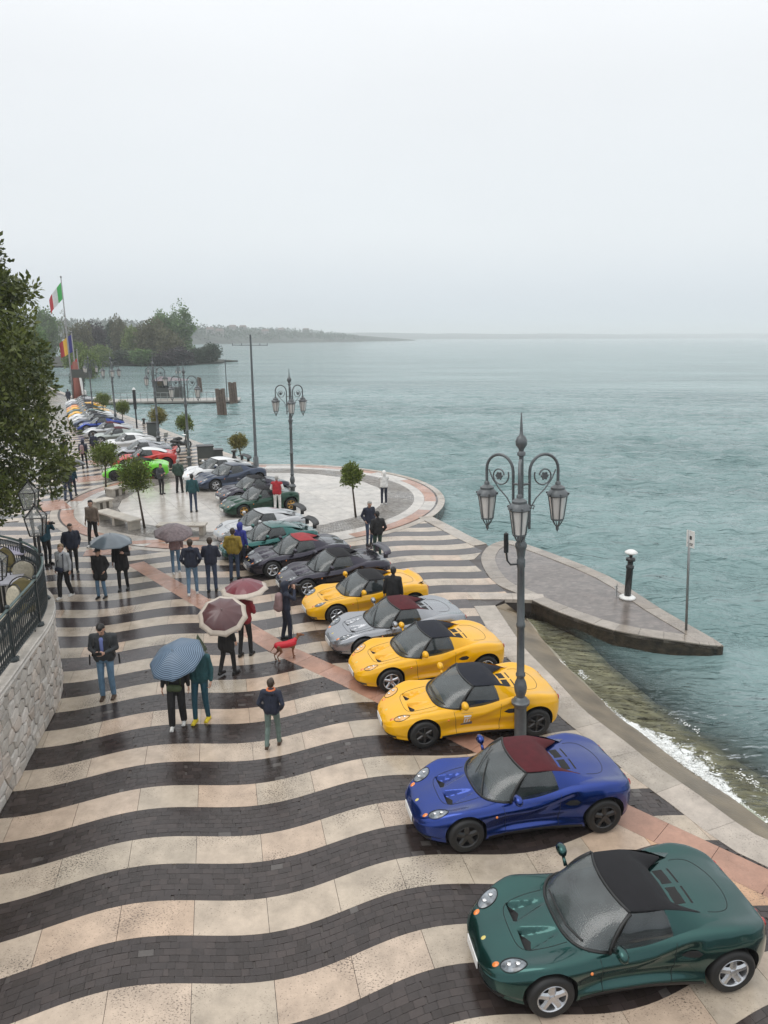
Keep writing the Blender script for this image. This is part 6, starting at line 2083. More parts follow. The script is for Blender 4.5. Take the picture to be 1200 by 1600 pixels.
# two parked scooters
def scooter(label, u, v, rz):
    p = gp(u, v); root = empty('scooter', (p.x, p.y, 0), rz, label, 'scooter', 'scooters parked on the quay')
    for x in (-0.6, 0.62):
        m_ = MB(); m_.tube([(x+0.24*math.cos(2*PI*k/18), 0, 0.27+0.24*math.sin(2*PI*k/18)) for k in range(18)], 0.055, 6, closed=True); w_ = m_.build('wheel', [RUB], root, smooth=True)
        MB().tube([(x,-0.04,0.27),(x,0.04,0.27)], 0.13, 10).build('rim', [CHROME], w_)
    MB().tube([(-0.75,0,0.55),(-0.4,0,0.62),(-0.05,0,0.42),(0.25,0,0.35),(0.42,0,0.6)], [0.13,0.17,0.15,0.13,0.12], 8).build('body', [blk], root, smooth=True)
    MB().tube([(-0.75,0,0.78),(-0.3,0,0.80),(0.0,0,0.76)], [0.10,0.14,0.08], 8).build('saddle', [TRIM], root, smooth=True)
    MB().tube([(0.62,0,0.27),(0.42,0,0.95)], 0.03, 6).build('fork', [CHROME], root)
    MB().tube([(0.40,-0.32,1.02),(0.44,0,0.98),(0.40,0.32,1.02)], 0.02, 6).build('handlebar', [CHROME], root)
    MB().sphere((0.50,0,0.86), 0.10, 8, 6).build('headlight', [LAMPG], root, smooth=True)
    MB().add([(0.50,-0.2,0.95),(0.50,0.2,0.95),(0.38,0.17,1.35),(0.38,-0.17,1.35)], [(0,1,2,3)]).build('windshield', [GLASSD], root)
scooter('left of the two dark scooters by the quay lamp posts', 268, 707, R(150))
scooter('right of the two dark scooters by the quay lamp posts', 285, 702, R(60))
# ------------------------------------------------------------------ people
SKIN = pmat('skin', (0.50,0.30,0.22), rough=0.5, var=0.05)
def cloth(name, c): return pmat('cloth_'+name, c, rough=0.75, var=0.22, nscale=7, bump=0.9, bscale=14)
K = dict(black=cloth('black',(0.010,0.010,0.011)), navy=cloth('navy',(0.014,0.019,0.038)), jean=cloth('jean',(0.11,0.20,0.30)), djean=cloth('dark_jean',(0.035,0.055,0.10)),
         teal=cloth('teal',(0.015,0.075,0.085)), tealj=cloth('teal_jean',(0.012,0.065,0.095)), grey=cloth('grey',(0.42,0.44,0.46)), white=cloth('white',(0.72,0.71,0.69)), tan=cloth('tan',(0.20,0.155,0.12)),
         red=cloth('red',(0.40,0.02,0.03)), dred=cloth('dark_red',(0.24,0.018,0.028)), must=cloth('mustard',(0.24,0.17,0.02)), dgrey=cloth('dark_grey',(0.030,0.034,0.038)), sage=cloth('sage',(0.13,0.18,0.16)),
         green=cloth('bottle_green',(0.025,0.055,0.04)), char=cloth('charcoal',(0.05,0.055,0.06)), blue=cloth('royal_blue',(0.03,0.04,0.25)), olive=cloth('olive_bag',(0.05,0.07,0.03)), mauve=cloth('mauve',(0.30,0.20,0.20)), orange=cloth('orange',(0.65,0.17,0.06)))
HAIRS = dict(black=pmat('hair_black',(0.008,0.007,0.006),rough=0.5,var=0.3,nscale=40), brown=pmat('hair_brown',(0.04,0.024,0.014),rough=0.5,var=0.3,nscale=40), grey=pmat('hair_grey',(0.33,0.32,0.30),rough=0.6,var=0.3,nscale=40), blond=pmat('hair_blond',(0.22,0.15,0.08),rough=0.5,var=0.3,nscale=40))
SHO = dict(white=pmat('shoe_white',(0.7,0.7,0.68),rough=0.5), black=pmat('shoe_black',(0.010,0.010,0.010),rough=0.4), brown=pmat('shoe_brown',(0.06,0.035,0.02),rough=0.5), yellow=pmat('shoe_yellow',(0.65,0.50,0.02),rough=0.5))

def capsule(mb, a, b, ra, rb, n=10):
    """tapered limb with round ends"""
    a, b = Vector(a), Vector(b); d = (b-a)
    L = d.length
    if L < 1e-5: d = Vector((0,0,1))
    else: d = d/L
    pts, rad = [], []
    for k in range(3):
        t_ = k/3*PI/2; pts.append(a - d*ra*math.cos(t_)); rad.append(max(0.002, ra*math.sin(t_)))
    pts.append(a); rad.append(ra); pts.append(b); rad.append(rb)
    for k in (2, 1, 0):
        t_ = k/3*PI/2; pts.append(b + d*rb*math.cos(t_)); rad.append(max(0.002, rb*math.sin(t_)))
    mb.tube(pts, rad, n)
def remesh(mb, vox, mat, name, smooth_it=3):
    me = mb.mesh(name, [mat]); o = bpy.data.objects.new('tmp', me); col.objects.link(o)
    md = o.modifiers.new('r', 'REMESH'); md.mode = 'VOXEL'; md.voxel_size = vox
    ms = o.modifiers.new('s', 'SMOOTH'); ms.factor = 0.5; ms.iterations = smooth_it
    me2 = evaluate(o); bpy.data.objects.remove(o)
    if not me2.materials: me2.materials.append(mat)
    me2.polygons.foreach_set('use_smooth', [True]*len(me2.polygons)); me2.name = name
    return me2

def hand(mb, w, dirv, side, palm_n, curl=0.4):
    """palm, four unequal bent fingers and a thumb leaving the side of the palm"""
    w = Vector(w); d = Vector(dirv).normalized(); s = Vector(side).normalized(); s = (s - d*s.dot(d)).normalized(); n_ = Vector(palm_n)
    n_ = (n_ - d*n_.dot(d) - s*n_.dot(s))
    n_ = n_.normalized() if n_.length > 1e-4 else d.cross(s)
    for k in (-1, -0.33, 0.33, 1):
        capsule(mb, w + s*k*0.020, w + d*0.085 + s*k*0.030, 0.016, 0.013, 6)
    for k, L in ((-1, 0.060), (-0.33, 0.078), (0.33, 0.083), (1, 0.074)):
        b0 = w + d*0.090 + s*k*0.032
        m = b0 + (d*math.cos(curl*0.7) + n_*math.sin(curl*0.7))*L*0.55
        e = m + (d*math.cos(curl*1.9) + n_*math.sin(curl*1.9))*L*0.5
        capsule(mb, b0, m, 0.0095, 0.0085, 6); capsule(mb, m, e, 0.0085, 0.007, 6)
    t0 = w + d*0.025 + s*0.030; t1 = t0 + (d*0.7+s*0.6+n_*0.3).normalized()*0.045; t2 = t1 + (d*0.9+s*0.05+n_*0.5).normalized()*0.035
    capsule(mb, t0, t1, 0.014, 0.011, 6); capsule(mb, t1, t2, 0.011, 0.009, 6)

POSES = {   # elbow, wrist for (left -x, right +x); facing -y
 'down':  ((-0.245,0.03,1.16),(-0.27,-0.02,0.92),(0.245,0.03,1.16),(0.27,-0.02,0.92)),
 'phone': ((-0.27,-0.02,1.17),(-0.08,-0.27,1.16),(0.27,-0.02,1.17),(0.08,-0.27,1.16)),
 'umb_r': ((-0.245,0.03,1.16),(-0.26,-0.04,0.92),(0.25,-0.06,1.18),(0.14,-0.26,1.28)),
 'umb_l': ((-0.25,-0.06,1.18),(-0.14,-0.26,1.28),(0.245,0.03,1.16),(0.26,-0.04,0.92)),
 'pocket':((-0.28,0.08,1.17),(-0.21,-0.05,0.98),(0.28,0.08,1.17),(0.21,-0.05,0.98)),
 'camera':((-0.23,-0.18,1.28),(-0.07,-0.25,1.52),(0.23,-0.18,1.28),(0.07,-0.25,1.52)),
 'swing': ((-0.25,0.10,1.17),(-0.25,0.10,0.93),(0.25,-0.06,1.17),(0.25,-0.20,0.96)),
 'fold':  ((-0.27,-0.03,1.16),(0.05,-0.22,1.18),(0.27,-0.03,1.16),(-0.05,-0.20,1.12)),
}
CACHE = {}
def figure(pose, stride, headt, fine, coat, hood, wide, build):
    key = (pose, stride, headt, fine, coat, hood, wide, build)
    if key in CACHE: return CACHE[key]
    vx = 0.011 if fine else 0.02
    e1, w1, e2, w2 = [Vector(p) for p in POSES[pose]]
    bw = build
    hipz = 0.93
    fl = Vector((-0.11, -0.02-stride*0.5, 0.07)); fr = Vector((0.11, 0.02+stride*0.5, 0.07+max(0, abs(stride)-0.1)*0.35))
    hl, hr = Vector((-0.095,0,hipz)), Vector((0.095,0,hipz))
    kl = (hl+fl)/2 + Vector((0,-0.03-0.05*abs(stride),0.015)); kr = (hr+fr)/2 + Vector((0,-0.04-0.10*abs(stride),0.01))
    sl, sr = Vector((-0.185*bw,0.01,1.425)), Vector((0.185*bw,0.01,1.425))
    hc = Vector((0,-0.03-0.05*headt,1.63-0.02*headt))
    # body
    b = MB()
    def limbs(b, ex):
        capsule(b, hl, kl, 0.075+ex, 0.052+ex); capsule(b, kl, fl, 0.052+ex, 0.036+ex)
        capsule(b, hr, kr, 0.075+ex, 0.052+ex); capsule(b, kr, fr, 0.052+ex, 0.036+ex)
    def torso(b, ex):
        for s in (-1, 1):
            capsule(b, (s*0.07*bw,0,0.95), (s*0.075*bw,0.0,1.15), 0.095*bw+ex, 0.09*bw+ex)
            capsule(b, (s*0.075*bw,0.0,1.15), (s*0.10*bw,0.0,1.38), 0.09*bw+ex, 0.085*bw+ex)
        capsule(b, (0,0,1.0), (0,-0.01,1.36), 0.105*bw+ex, 0.10*bw+ex)
        capsule(b, sl, sr, 0.052+ex, 0.052+ex)
    def arms(b, ex, cut=0.0):
        for s_, e_, w_ in ((sl, e1, w1), (sr, e2, w2)):
            ww = w_ + (e_-w_).normalized()*cut
            capsule(b, s_, e_, 0.048+ex, 0.038+ex); capsule(b, e_, ww, 0.038+ex, 0.027+ex*0.9)
    limbs(b, -0.004); torso(b, -0.01); arms(b, -0.005)
    capsule(b, (0,0.0,1.43), hc+Vector((0,0.03,-0.06)), 0.055, 0.052)
    fw = Vector((0,-math.cos(0.6*headt),-math.sin(0.6*headt))); upv = Vector((0,-math.sin(0.6*headt),math.cos(0.6*headt)))
    def H(x, f, u): return hc + Vector((x,0,0)) + fw*f + upv*u
    capsule(b, H(0,-0.015,0.035), H(0,0.0,0.0), 0.088, 0.080, 14); capsule(b, H(0,0.02,-0.02), H(0,0.045,-0.075), 0.066, 0.040, 12)
    capsule(b, H(0,0.085,0.02), H(0,0.108,-0.018), 0.010, 0.016, 8)
    capsule(b, H(-0.025,0.082,-0.048), H(0.025,0.082,-0.048), 0.009, 0.009, 6)
    for s in (-1, 1):
        capsule(b, H(s*0.086,-0.005,0.018), H(s*0.084,-0.002,-0.018), 0.014, 0.011, 6)
        capsule(b, H(s*0.045,0.072,0.030), H(s*0.018,0.080,0.030), 0.011, 0.011, 6)
    if fine:
        for w_, e_, sg in ((w1, e1, -1), (w2, e2, 1)):
            d_ = (w_-e_).normalized()
            if pose == 'down' or pose == 'swing': hand(b, w_, d_, (0,-1,0), (-sg,0,0), 0.45)
            else: hand(b, w_, (d_+Vector((0,-0.3,0.1))).normalized(), (0,0,1), (-sg,0,0), 0.9)
    else:
        for w_, e_, sg in ((w1, e1, -1), (w2, e2, 1)):
            d_ = (w_-e_).normalized(); hand(b, w_, d_, (0,-1,0) if pose in ('down','swing','pocket') else (0,0,1), (-sg,0,0), 0.6)
    for f_ in (fl, fr): capsule(b, f_+Vector((0,0.02,-0.03)), f_+Vector((0,-0.13,-0.04)), 0.034, 0.026)
    body = remesh(b, vx, SKIN, 'body', 2)
    # eyes
    ey = MB()
    for s in (-1, 1): ey.sphere(H(s*0.032,0.078,0.010), 0.0105, 8, 6)
    eyes = ey.mesh('eyes', [DARKV], smooth=True)
    # trousers
    t_ = MB(); ex = 0.014 + wide
    kx = wide
    capsule(t_, hl, kl, 0.085+0.5*kx, 0.062+kx); capsule(t_, kl, fl+Vector((0,0,0.02)), 0.062+kx, 0.050+kx)
    capsule(t_, hr, kr, 0.085+0.5*kx, 0.062+kx); capsule(t_, kr, fr+Vector((0,0,0.02)), 0.062+kx, 0.050+kx)
    for s in (-1, 1): capsule(t_, (s*0.065*bw,0,0.93), (s*0.065*bw,0,1.03), 0.11*bw, 0.10*bw)
    trousers = remesh(t_, 0.016, K['black'], 'trousers')
    # jacket
    j_ = MB(); exj = 0.022 if coat != 'shirt' else 0.010
    torso(j_, exj); arms(j_, exj*0.8, 0.035)
    zb = {'shirt': 0.98, 'jacket': 0.90, 'coat': 0.66}[coat]
    for s in (-1, 1): capsule(j_, (s*0.07*bw,0,1.1), (s*0.085*bw,0,zb+0.09), 0.105*bw+exj*0.7, 0.10*bw+exj*(2.0 if coat == 'coat' else 1.0))
    capsule(j_, (0,0.01,1.40), (0,0.015,1.50), 0.085, 0.066)
    if hood == 'up':
        for k in range(9):
            a = -0.35*PI + k/8*1.7*PI/1.0*0.9
        capsule(j_, H(0,-0.045,0.03), H(0,-0.03,-0.10), 0.115, 0.10, 14)
        capsule(j_, H(0,-0.01,0.06), H(0,-0.03,0.03), 0.105, 0.105, 14)
    elif hood == 'down':
        capsule(j_, (-0.07,0.085,1.45), (0.07,0.085,1.45), 0.055, 0.055)
    jacket = remesh(j_, 0.016, K['black'], 'jacket')
    # hair cap
    h_ = MB()
    capsule(h_, H(0,-0.030,0.045), H(0,-0.040,-0.01), 0.092, 0.078, 14); capsule(h_, H(0,0.022,0.078), H(0,-0.04,0.075), 0.060, 0.066, 12)
    hair = remesh(h_, 0.012, HAIRS['brown'], 'hair', 2)
    s_ = MB()
    for f_ in (fl, fr):
        capsule(s_, f_+Vector((0,0.035,-0.025)), f_+Vector((0,-0.05,-0.03)), 0.042, 0.042); capsule(s_, f_+Vector((0,-0.05,-0.032)), f_+Vector((0,-0.145,-0.036)), 0.042, 0.030)
        s_.box((f_.x, f_.y-0.05, f_.z-0.060), (0.082, 0.235, 0.024))
    shoes = remesh(s_, 0.011, SHO['black'], 'shoes', 1)
    CACHE[key] = (body, eyes, trousers, jacket, hair, shoes, H)
    return CACHE[key]

def person(label, px, face, h_, topm, botm, hair='brown', shoes='black', pose='down', stride=0.0, headt=0.0, fine=False, coat='jacket', hood=None, wide=0.0, build=1.0, extra=(), xy=None, cat='person'):
    """face: direction the person looks, degrees; 0 = towards the camera, 90 = towards the right, 180 = away"""
    p = gp(*px) if xy is None else Vector((xy[0], xy[1], 0))
    sc_ = h_/1.75
    root = empty('person', (p.x, p.y, 0.004), R(face), label, 'person', 'people on the promenade')
    root.scale = (sc_, sc_, sc_)
    body, eyes, trs, jk, hr, sh, H = figure(pose, stride, headt, fine, coat, 'up' if hood == 'up' else hood, wide, build)
    part('body', body, root); part('eyes', eyes, root)
    part('trousers', trs, root, K[botm]); part('jacket' if coat != 'shirt' else 'sweater', jk, root, K[topm])
    if hood != 'up' and hair in HAIRS: part('hair', hr, root, HAIRS[hair])
    if hair == 'cap':
        m_ = MB(); 
        capsule(m_, H(0,-0.020,0.065), H(0,-0.035,0.02), 0.094, 0.088, 14); m_.box(tuple(H(0,0.10,0.065)), (0.13,0.11,0.016))
        m_.build('cap', [K['black']], root, smooth=False)
    part('shoes', sh, root, SHO[shoes])
    if 'backpack' in extra:
        m_ = MB(); capsule(m_, (0,0.20,1.02), (0,0.19,1.36), 0.13, 0.115)
        capsule(m_, (0,0.29,1.03), (0,0.28,1.14), 0.07, 0.06)
        part('backpack', remesh(m_, 0.02, K['mauve'], 'backpack'), root, K['mauve'] if 'mauve' in extra else K['char'])
    if 'straps' in extra:
        m_ = MB()
        for s in (-1, 1): m_.tube([(s*0.13,0.10,1.46),(s*0.14,-0.09,1.44),(s*0.16,-0.135,1.28),(s*0.23,-0.06,1.02)], 0.018, 5); m_.tube([(s*0.30,0.0,1.02),(s*0.31,-0.02,0.80)], 0.018, 5)
        m_.build('bag_straps', [TRIM], root)
    if 'bag' in extra:
        m_ = MB(); capsule(m_, (-0.08,-0.17,0.98), (0.08,-0.17,0.96), 0.075, 0.075); m_.tube([(0.12,-0.13,1.02),(0.14,-0.10,1.46),(-0.02,0.10,1.46)], 0.012, 5); m_.tube([(-0.12,-0.13,1.02),(-0.1,-0.14,1.2),(0.12,-0.08,1.46)], 0.012, 5)
        m_.build('shoulder_bag', [K['olive']] if 'olive' in extra else [K['navy']], root, smooth=True)
    if 'collar' in extra:
        MB().tube([(0.085*math.cos(t_), 0.01+0.085*math.sin(t_), 1.50) for t_ in [2*PI*k/14 for k in range(14)]], 0.026, 6, closed=True).build('collar', [K['orange']], root, smooth=True)
    if 'hoodie' in extra:
        m_ = MB(); capsule(m_, (0,-0.118,1.16), (0,-0.108,1.40), 0.042, 0.05); m_.build('inner_hoodie', [K['blue'] if False else pmat('cloth_lilac_blue',(0.16,0.20,0.45),rough=0.8)], root, smooth=True)
    if 'sleeves' in extra:
        e1, w1, e2, w2 = [Vector(q) for q in POSES[pose]]
        m_ = MB()
        for s_, e_, w_ in ((Vector((-0.185,0.01,1.425)), e1, w1), (Vector((0.185,0.01,1.425)), e2, w2)):
            capsule(m_, s_.lerp(e_, 0.25), e_, 0.072, 0.064); capsule(m_, e_, w_+(e_-w_).normalized()*0.03, 0.064, 0.05)
        m_.build('sleeves', [K['white']], root, smooth=True)
    return root

def held(name, label, cat, root, loc, mb, mat, rz=0):
    """a thing in somebody's hand: top-level, placed at the hand"""
    sc_ = root.scale[0]
    M = Matrix.Translation(root.location) @ Matrix.Rotation(root.rotation_euler.z, 4, 'Z') @ Matrix.Scale(sc_, 4)
    w_ = M @ Vector(loc)
    o = mb.build(name, [mat], None, smooth=False); o.location = w_; o.rotation_euler = (0,0,root.rotation_euler.z+rz)
    return tag(o, label, cat)

def umbrella(label, root, hand_loc, tilt=(0,0), rad=0.56, m1=None, m2=None, border=0.0, n=8, plaid=None, shaft=0.72, topz=None):
    sc_ = root.scale[0]
    M = Matrix.Translation(root.location) @ Matrix.Rotation(root.rotation_euler.z, 4, 'Z') @ Matrix.Scale(sc_, 4)
    w_ = M @ Vector(hand_loc)
    e = empty('umbrella', w_, 0, label, 'umbrella', 'open umbrellas')
    e.rotation_euler = (R(tilt[0]), R(tilt[1]), 0)
    m_ = MB(); rings = 10; seg = 6*n; vs_ = []; fs = []; mis = []
    for i in range(rings+1):
        k = i/rings
        for j in range(seg):
            a = 2*PI*j/seg; f = (j % 6)/6.0
            sag = 1-0.075*k*math.sin(f*PI)
            r_ = rad*k*sag; z = shaft - rad*0.44*(k**1.9) - 0.012*k*math.sin(f*PI) + (0.02*k*math.sin(f*PI) if k > 0.95 else 0)
            vs_.append((r_*math.cos(a), r_*math.sin(a), z))
    for i in range(rings):
        for j in range(seg):
            m_.f.append((i*seg+j, (i+1)*seg+j, (i+1)*seg+(j+1)%seg, i*seg+(j+1)%seg)); m_.mi.append(1 if (border and i >= rings-border) else 0); m_.tint.append(0)
    m_.v = vs_
    o = m_.build('canopy', [m1, m2 or m1], e); md = o.modifiers.new('s','SOLIDIFY'); md.thickness = 0.004
    smooth_by_angle(o.data, 25)
    MB().tube([(0,0,-0.08),(0,0,shaft+0.05)], [0.007,0.006], 6).build('shaft', [galv], e)
    MB().tube([(0,0,-0.16),(0,0,0.0)], 0.014, 6).build('handle', [TRIM], e)
    m_ = MB()
    for j in range(n):
        a = 2*PI*j/n
        pts = [(rad*k*math.cos(a), rad*k*math.sin(a), shaft-0.008-rad*0.44*k**1.9) for k in [q/6 for q in range(7)]]
        m_.tube(pts, 0.0035, 4); m_.tube([(0,0,shaft-0.30),(rad*0.5*math.cos(a),rad*0.5*math.sin(a),shaft-0.012-rad*0.44*0.27)], 0.003, 4)
    m_.build('ribs', [galv], e)
    return e
def stripes_mat():
    m = pmat('blue_check_umbrella', (0.10,0.18,0.30), rough=0.45, var=0.05)
    n, l = m.node_tree.nodes, m.node_tree.links; p = n['Principled BSDF']
    tcn = n.new('ShaderNodeTexCoord'); w_ = n.new('ShaderNodeTexWave'); w_.wave_type = 'RINGS'; w_.rings_direction = 'Z'; w_.inputs['Scale'].default_value = 10.5
    l.new(tcn.outputs['Object'], w_.inputs['Vector'])
    gr = n.new('ShaderNodeTexChecker'); gr.inputs['Scale'].default_value = 26
    l.new(tcn.outputs['Object'], gr.inputs['Vector'])
    r = n.new('ShaderNodeValToRGB'); r.color_ramp.elements[0].color = (0.030,0.058,0.105,1); r.color_ramp.elements[1].color = (0.17,0.24,0.32,1)
    r.color_ramp.elements[0].position = 0.4; r.color_ramp.elements[1].position = 0.6
    l.new(w_.outputs['Fac'], r.inputs[0]); l.new(r.outputs[0], p.inputs['Base Color'])
    return m
UBL = stripes_mat()
UBR = pmat('brown_umbrella', (0.085,0.030,0.032), rough=0.35, var=0.1, coat=0.3); UCR = pmat('cream_border', (0.52,0.45,0.38), rough=0.45)
UMA = pmat('maroon_umbrella', (0.15,0.020,0.032), rough=0.35, coat=0.3); UGR = pmat('blue_grey_umbrella', (0.12,0.15,0.175), rough=0.3, coat=0.4)
UPL = pmat('brown_plaid_umbrella', (0.16,0.12,0.125), rough=0.4, var=0.35, nscale=14); UBK = pmat('black_umbrella', (0.018,0.018,0.022), rough=0.3, coat=0.4)

pA = person('man in a dark jacket and jeans looking down at his phone', (170,1090), 6, 1.80, 'dgrey', 'jean', 'black', 'brown', 'phone', 0.0, 1.0, True, 'jacket', None, 0.006, 1.18, ('straps','hoodie'))
held('phone', 'small phone in the hands of the man in jeans', 'phone', pA, (0,-0.37,1.19), MB().box((0,0,0),(0.13,0.02,0.07)), TRIM)
pB = person('woman in a black jacket and wide black trousers under the blue check umbrella', (279,1134), 8, 1.68, 'black', 'black', 'brown', 'white', 'down', 0.14, 0.3, True, 'jacket', None, 0.022, 0.95, ('bag','olive'))
pC = person('man in a teal jacket and yellow shoes holding the blue check umbrella', (316,1126), -8, 1.78, 'teal', 'tealj', 'brown', 'yellow', 'umb_l', 0.10, 0.2, True, 'jacket')
umbrella('blue checked umbrella over the couple walking closest to the camera', pC, (-0.20,-0.30,1.30), (24,-12), 0.57, UBL, shaft=0.55)
pD = person('boy in a navy hooded jacket and grey green trousers walking away', (427,1168), 175, 1.46, 'navy', 'sage', 'brown', 'brown', 'pocket', 0.26, 0.0, True, 'jacket', 'down', 0.004, 0.98, ('collar',))
pE = person('person in black carrying a bunch of leaves under the brown umbrella', (356,1055), 150, 1.72, 'black', 'black', 'brown', 'black', 'umb_r', 0.22, 0.1, False, 'coat')
umbrella('dark brown umbrella with cream border tilted to the camera', pE, (0.10,-0.10,1.22), (34,4), 0.58, UBR, UCR, 2, n=10, shaft=0.66)
bq = MB()
for k in range(26):
    a = random.uniform(0, 6.28); r_ = random.uniform(0.02, 0.2)
    bq.tube([(0,0,0.1),(r_*math.cos(a)*0.6,r_*math.sin(a)*0.6,-0.12),(r_*math.cos(a),r_*math.sin(a),-0.34+random.uniform(-.1,.1))], [0.004,0.008,0.004], 4)
    bq.sphere((r_*math.cos(a),r_*math.sin(a),-0.30+random.uniform(-.12,.12)), 0.022, 5, 4, sc_=(1,1,1.8))
held('bouquet', 'drooping bunch of green leaves held by the person in black', 'bouquet', pE, (0.33,0.0,1.0), bq, pmat('bouquet_green', (0.16,0.20,0.13), rough=0.7, var=0.4, nscale=30)).location += Vector((-0.35,-0.25,0))
pF = person('person in a red jacket and dark trousers under the maroon umbrella', (384,1025), 165, 1.76, 'dred', 'black', 'brown', 'black', 'umb_l', 0.12, 0.0, False, 'jacket')
umbrella('maroon umbrella with pale border beside the photographer', pF, (-0.02,-0.12,1.38), (4,-3), 0.60, UMA, UCR, 2, n=10, shaft=0.60)
pG = person('hooded photographer with a grey backpack next to the red-coated dog', (448,1000), 118, 1.62, 'navy', 'navy', 'brown', 'black', 'camera', 0.10, 0.0, True, 'jacket', 'up', 0.01, 1.0, ('backpack','mauve'))
held('camera', 'small camera raised by the hooded photographer', 'camera', pG, (0,-0.34,1.57), MB().box((0,0,0),(0.14,0.06,0.09)).tube([(0,-0.02,0),(0,-0.12,0)],0.035,10), TRIM)
pH = person('man in a mustard yellow jacket and jeans seen from behind', (367,905), 178, 1.74, 'must', 'djean', 'brown', 'black', 'pocket', 0.05, 0.0, False, 'jacket', 'down', 0.006, 1.12)
person('person in a royal blue hooded jacket beside the mustard jacket', (378,888), 160, 1.62, 'blue', 'navy', 'brown', 'black', 'down', 0, 0, False, 'jacket', 'up')
person('man in a dark blazer and jeans, right of the pair with backs turned', (332,924), 184, 1.76, 'navy', 'djean', 'brown', 'black', 'fold', 0.06, 0, False, 'jacket', None, 0.004)
person('man in a dark hooded jacket and light jeans, left of the pair with backs turned', (302,930), 190, 1.80, 'navy', 'jean', 'brown', 'white', 'pocket', 0.22, 0, False, 'jacket', 'down', 0.0)
pI = person('person in a mauve top and jeans under the brown plaid umbrella', (276,896), 200, 1.66, 'mauve', 'jean', 'brown', 'white', 'umb_r', 0.12, 0, False, 'jacket')
umbrella('brown plaid umbrella hiding its owner by the long stone bench', pI, (0.02,-0.02,1.18), (12,6), 0.66, UPL, n=8, shaft=0.62)
pJ = person('man in a long black coat under the blue grey umbrella', (194,921), 8, 1.74, 'black', 'black', 'black', 'black', 'umb_r', 0.08, 0.2, False, 'coat')
umbrella('blue grey umbrella above the man in the long black coat', pJ, (-0.22,-0.22,1.30), (3,2), 0.66, UGR, n=8, shaft=0.62)
person('person in a black puffer jacket, cap and jeans left of the blue grey umbrella', (160,934), -8, 1.58, 'black', 'jean', 'cap', 'black', 'pocket', 0.04, 0.1, False, 'coat', None, 0.004, 1.12)
person('young man in a pale grey top with a crossbody bag walking by the railing', (104,934), -18, 1.72, 'grey', 'black', 'blond', 'white', 'down', 0.24, 0.0, False, 'jacket', None, 0.014, 1.05, ('bag',))
person('man in a black jacket turning away behind the pale grey top', (117,896), 35, 1.74, 'navy', 'black', 'brown', 'black', 'pocket', 0.16, 0.0, False, 'jacket', None, 0.0, 1.1)
person('bearded man in a tan sweater and black trousers walking to the camera', (148,853), -12, 1.80, 'tan', 'black', 'black', 'white', 'down', 0.2, 0.0, False, 'shirt', None, 0.006, 1.12)
pK = person('photographer in a dark teal jacket standing beyond the railing', (76,882), 70, 1.72, 'tealj', 'black', 'brown', 'black', 'camera', 0.0, 0.0, False, 'jacket', None, 0, 1.05)
held('camera', 'camera raised by the man beyond the railing', 'camera', pK, (0,-0.34,1.57), MB().box((0,0,0),(0.14,0.06,0.09)).tube([(0,-0.02,0),(0,-0.15,0)],0.035,10), TRIM)
person('man in a teal blue jacket and dark jeans with his back turned on the plaza', (303,800), 182, 1.76, 'teal', 'djean', 'black', 'black', 'down', 0.05, 0, False, 'jacket')
person('grey-haired man in a green waistcoat by the lime green car', (281,770), 176, 1.74, 'green', 'black', 'grey', 'black', 'pocket', 0.14, 0, False, 'jacket', None, 0.01, 1.1)
person('person in dark clothes leaning beside the lime green car', (253,772), 60, 1.58, 'char', 'black', 'brown', 'black', 'fold', 0, 0.6, False, 'jacket')
person('person in a bright red vest with white sleeves by the gold-wheeled car', (434,802), 180, 1.72, 'red', 'white', 'grey', 'white', 'fold', 0.04, 0, False, 'jacket', None, 0.006, 1.05, ('sleeves',))
person('person in a white hooded jacket and navy trousers at the plaza rim', (600,788), 190, 1.62, 'white', 'navy', 'brown', 'white', 'camera', 0, 0, False, 'jacket', 'up', 0.01)
person('bald man in a navy jacket, left of the two men by the black cars', (577,851), 30, 1.74, 'navy', 'djean', 'grey', 'black', 'pocket', 0.06, 0.5, False, 'jacket')
person('man in a black jacket and grey trousers, right of the two by the black cars', (590,873), 200, 1.76, 'black', 'green', 'black', 'black', 'pocket', 0.05, 0.4, False, 'jacket')
person('man all in black between the winged black car and the yellow car', (614,975), 170, 1.66, 'black', 'black', 'black', 'black', 'down', 0.0, 0.4, False, 'coat')
person('man in a navy jacket with grey hair and blue trousers walking away', (107,782), 178, 1.74, 'navy', 'djean', 'grey', 'black', 'down', 0.12, 0, False, 'jacket', None, 0.01, 1.15)
pL = person('person in bright blue under the black umbrella', (115,775), 180, 1.66, 'tealj', 'navy', 'brown', 'black', 'umb_r', 0.1, 0, False, 'jacket')
umbrella('black umbrella beside the magnolia tree', pL, (-0.10,0.0,1.35), (4,0), 0.66, UBK, shaft=0.60)
person('person in black walking beneath the magnolia', (83,765), 190, 1.62, 'black', 'black', 'brown', 'black', 'down', 0.2, 0, False, 'jacket')
person('person in navy with a maroon backpack walking up the promenade', (133,731), 180, 1.72, 'navy', 'black', 'brown', 'black', 'down', 0.08, 0, False, 'jacket', 'up', 0, 1.1, ('backpack','mauve'))
person('dark figure half hidden by magnolia leaves', (103,728), 170, 1.70, 'black', 'black', 'brown', 'black', 'down', 0.1, 0, False, 'jacket')
person('small dark figure against the small tree on the promenade', (149,715), 180, 1.66, 'navy', 'black', 'brown', 'black', 'down', 0.1, 0, False, 'jacket')
person('dark figure standing by the flagpole column', (108,632), 200, 1.78, 'navy', 'black', 'brown', 'black', 'down', 0, 0, False, 'coat')
person('figure in white by the far end of the row', (133,628), 180, 1.70, 'white', 'djean', 'brown', 'black', 'down', 0, 0, False, 'jacket')

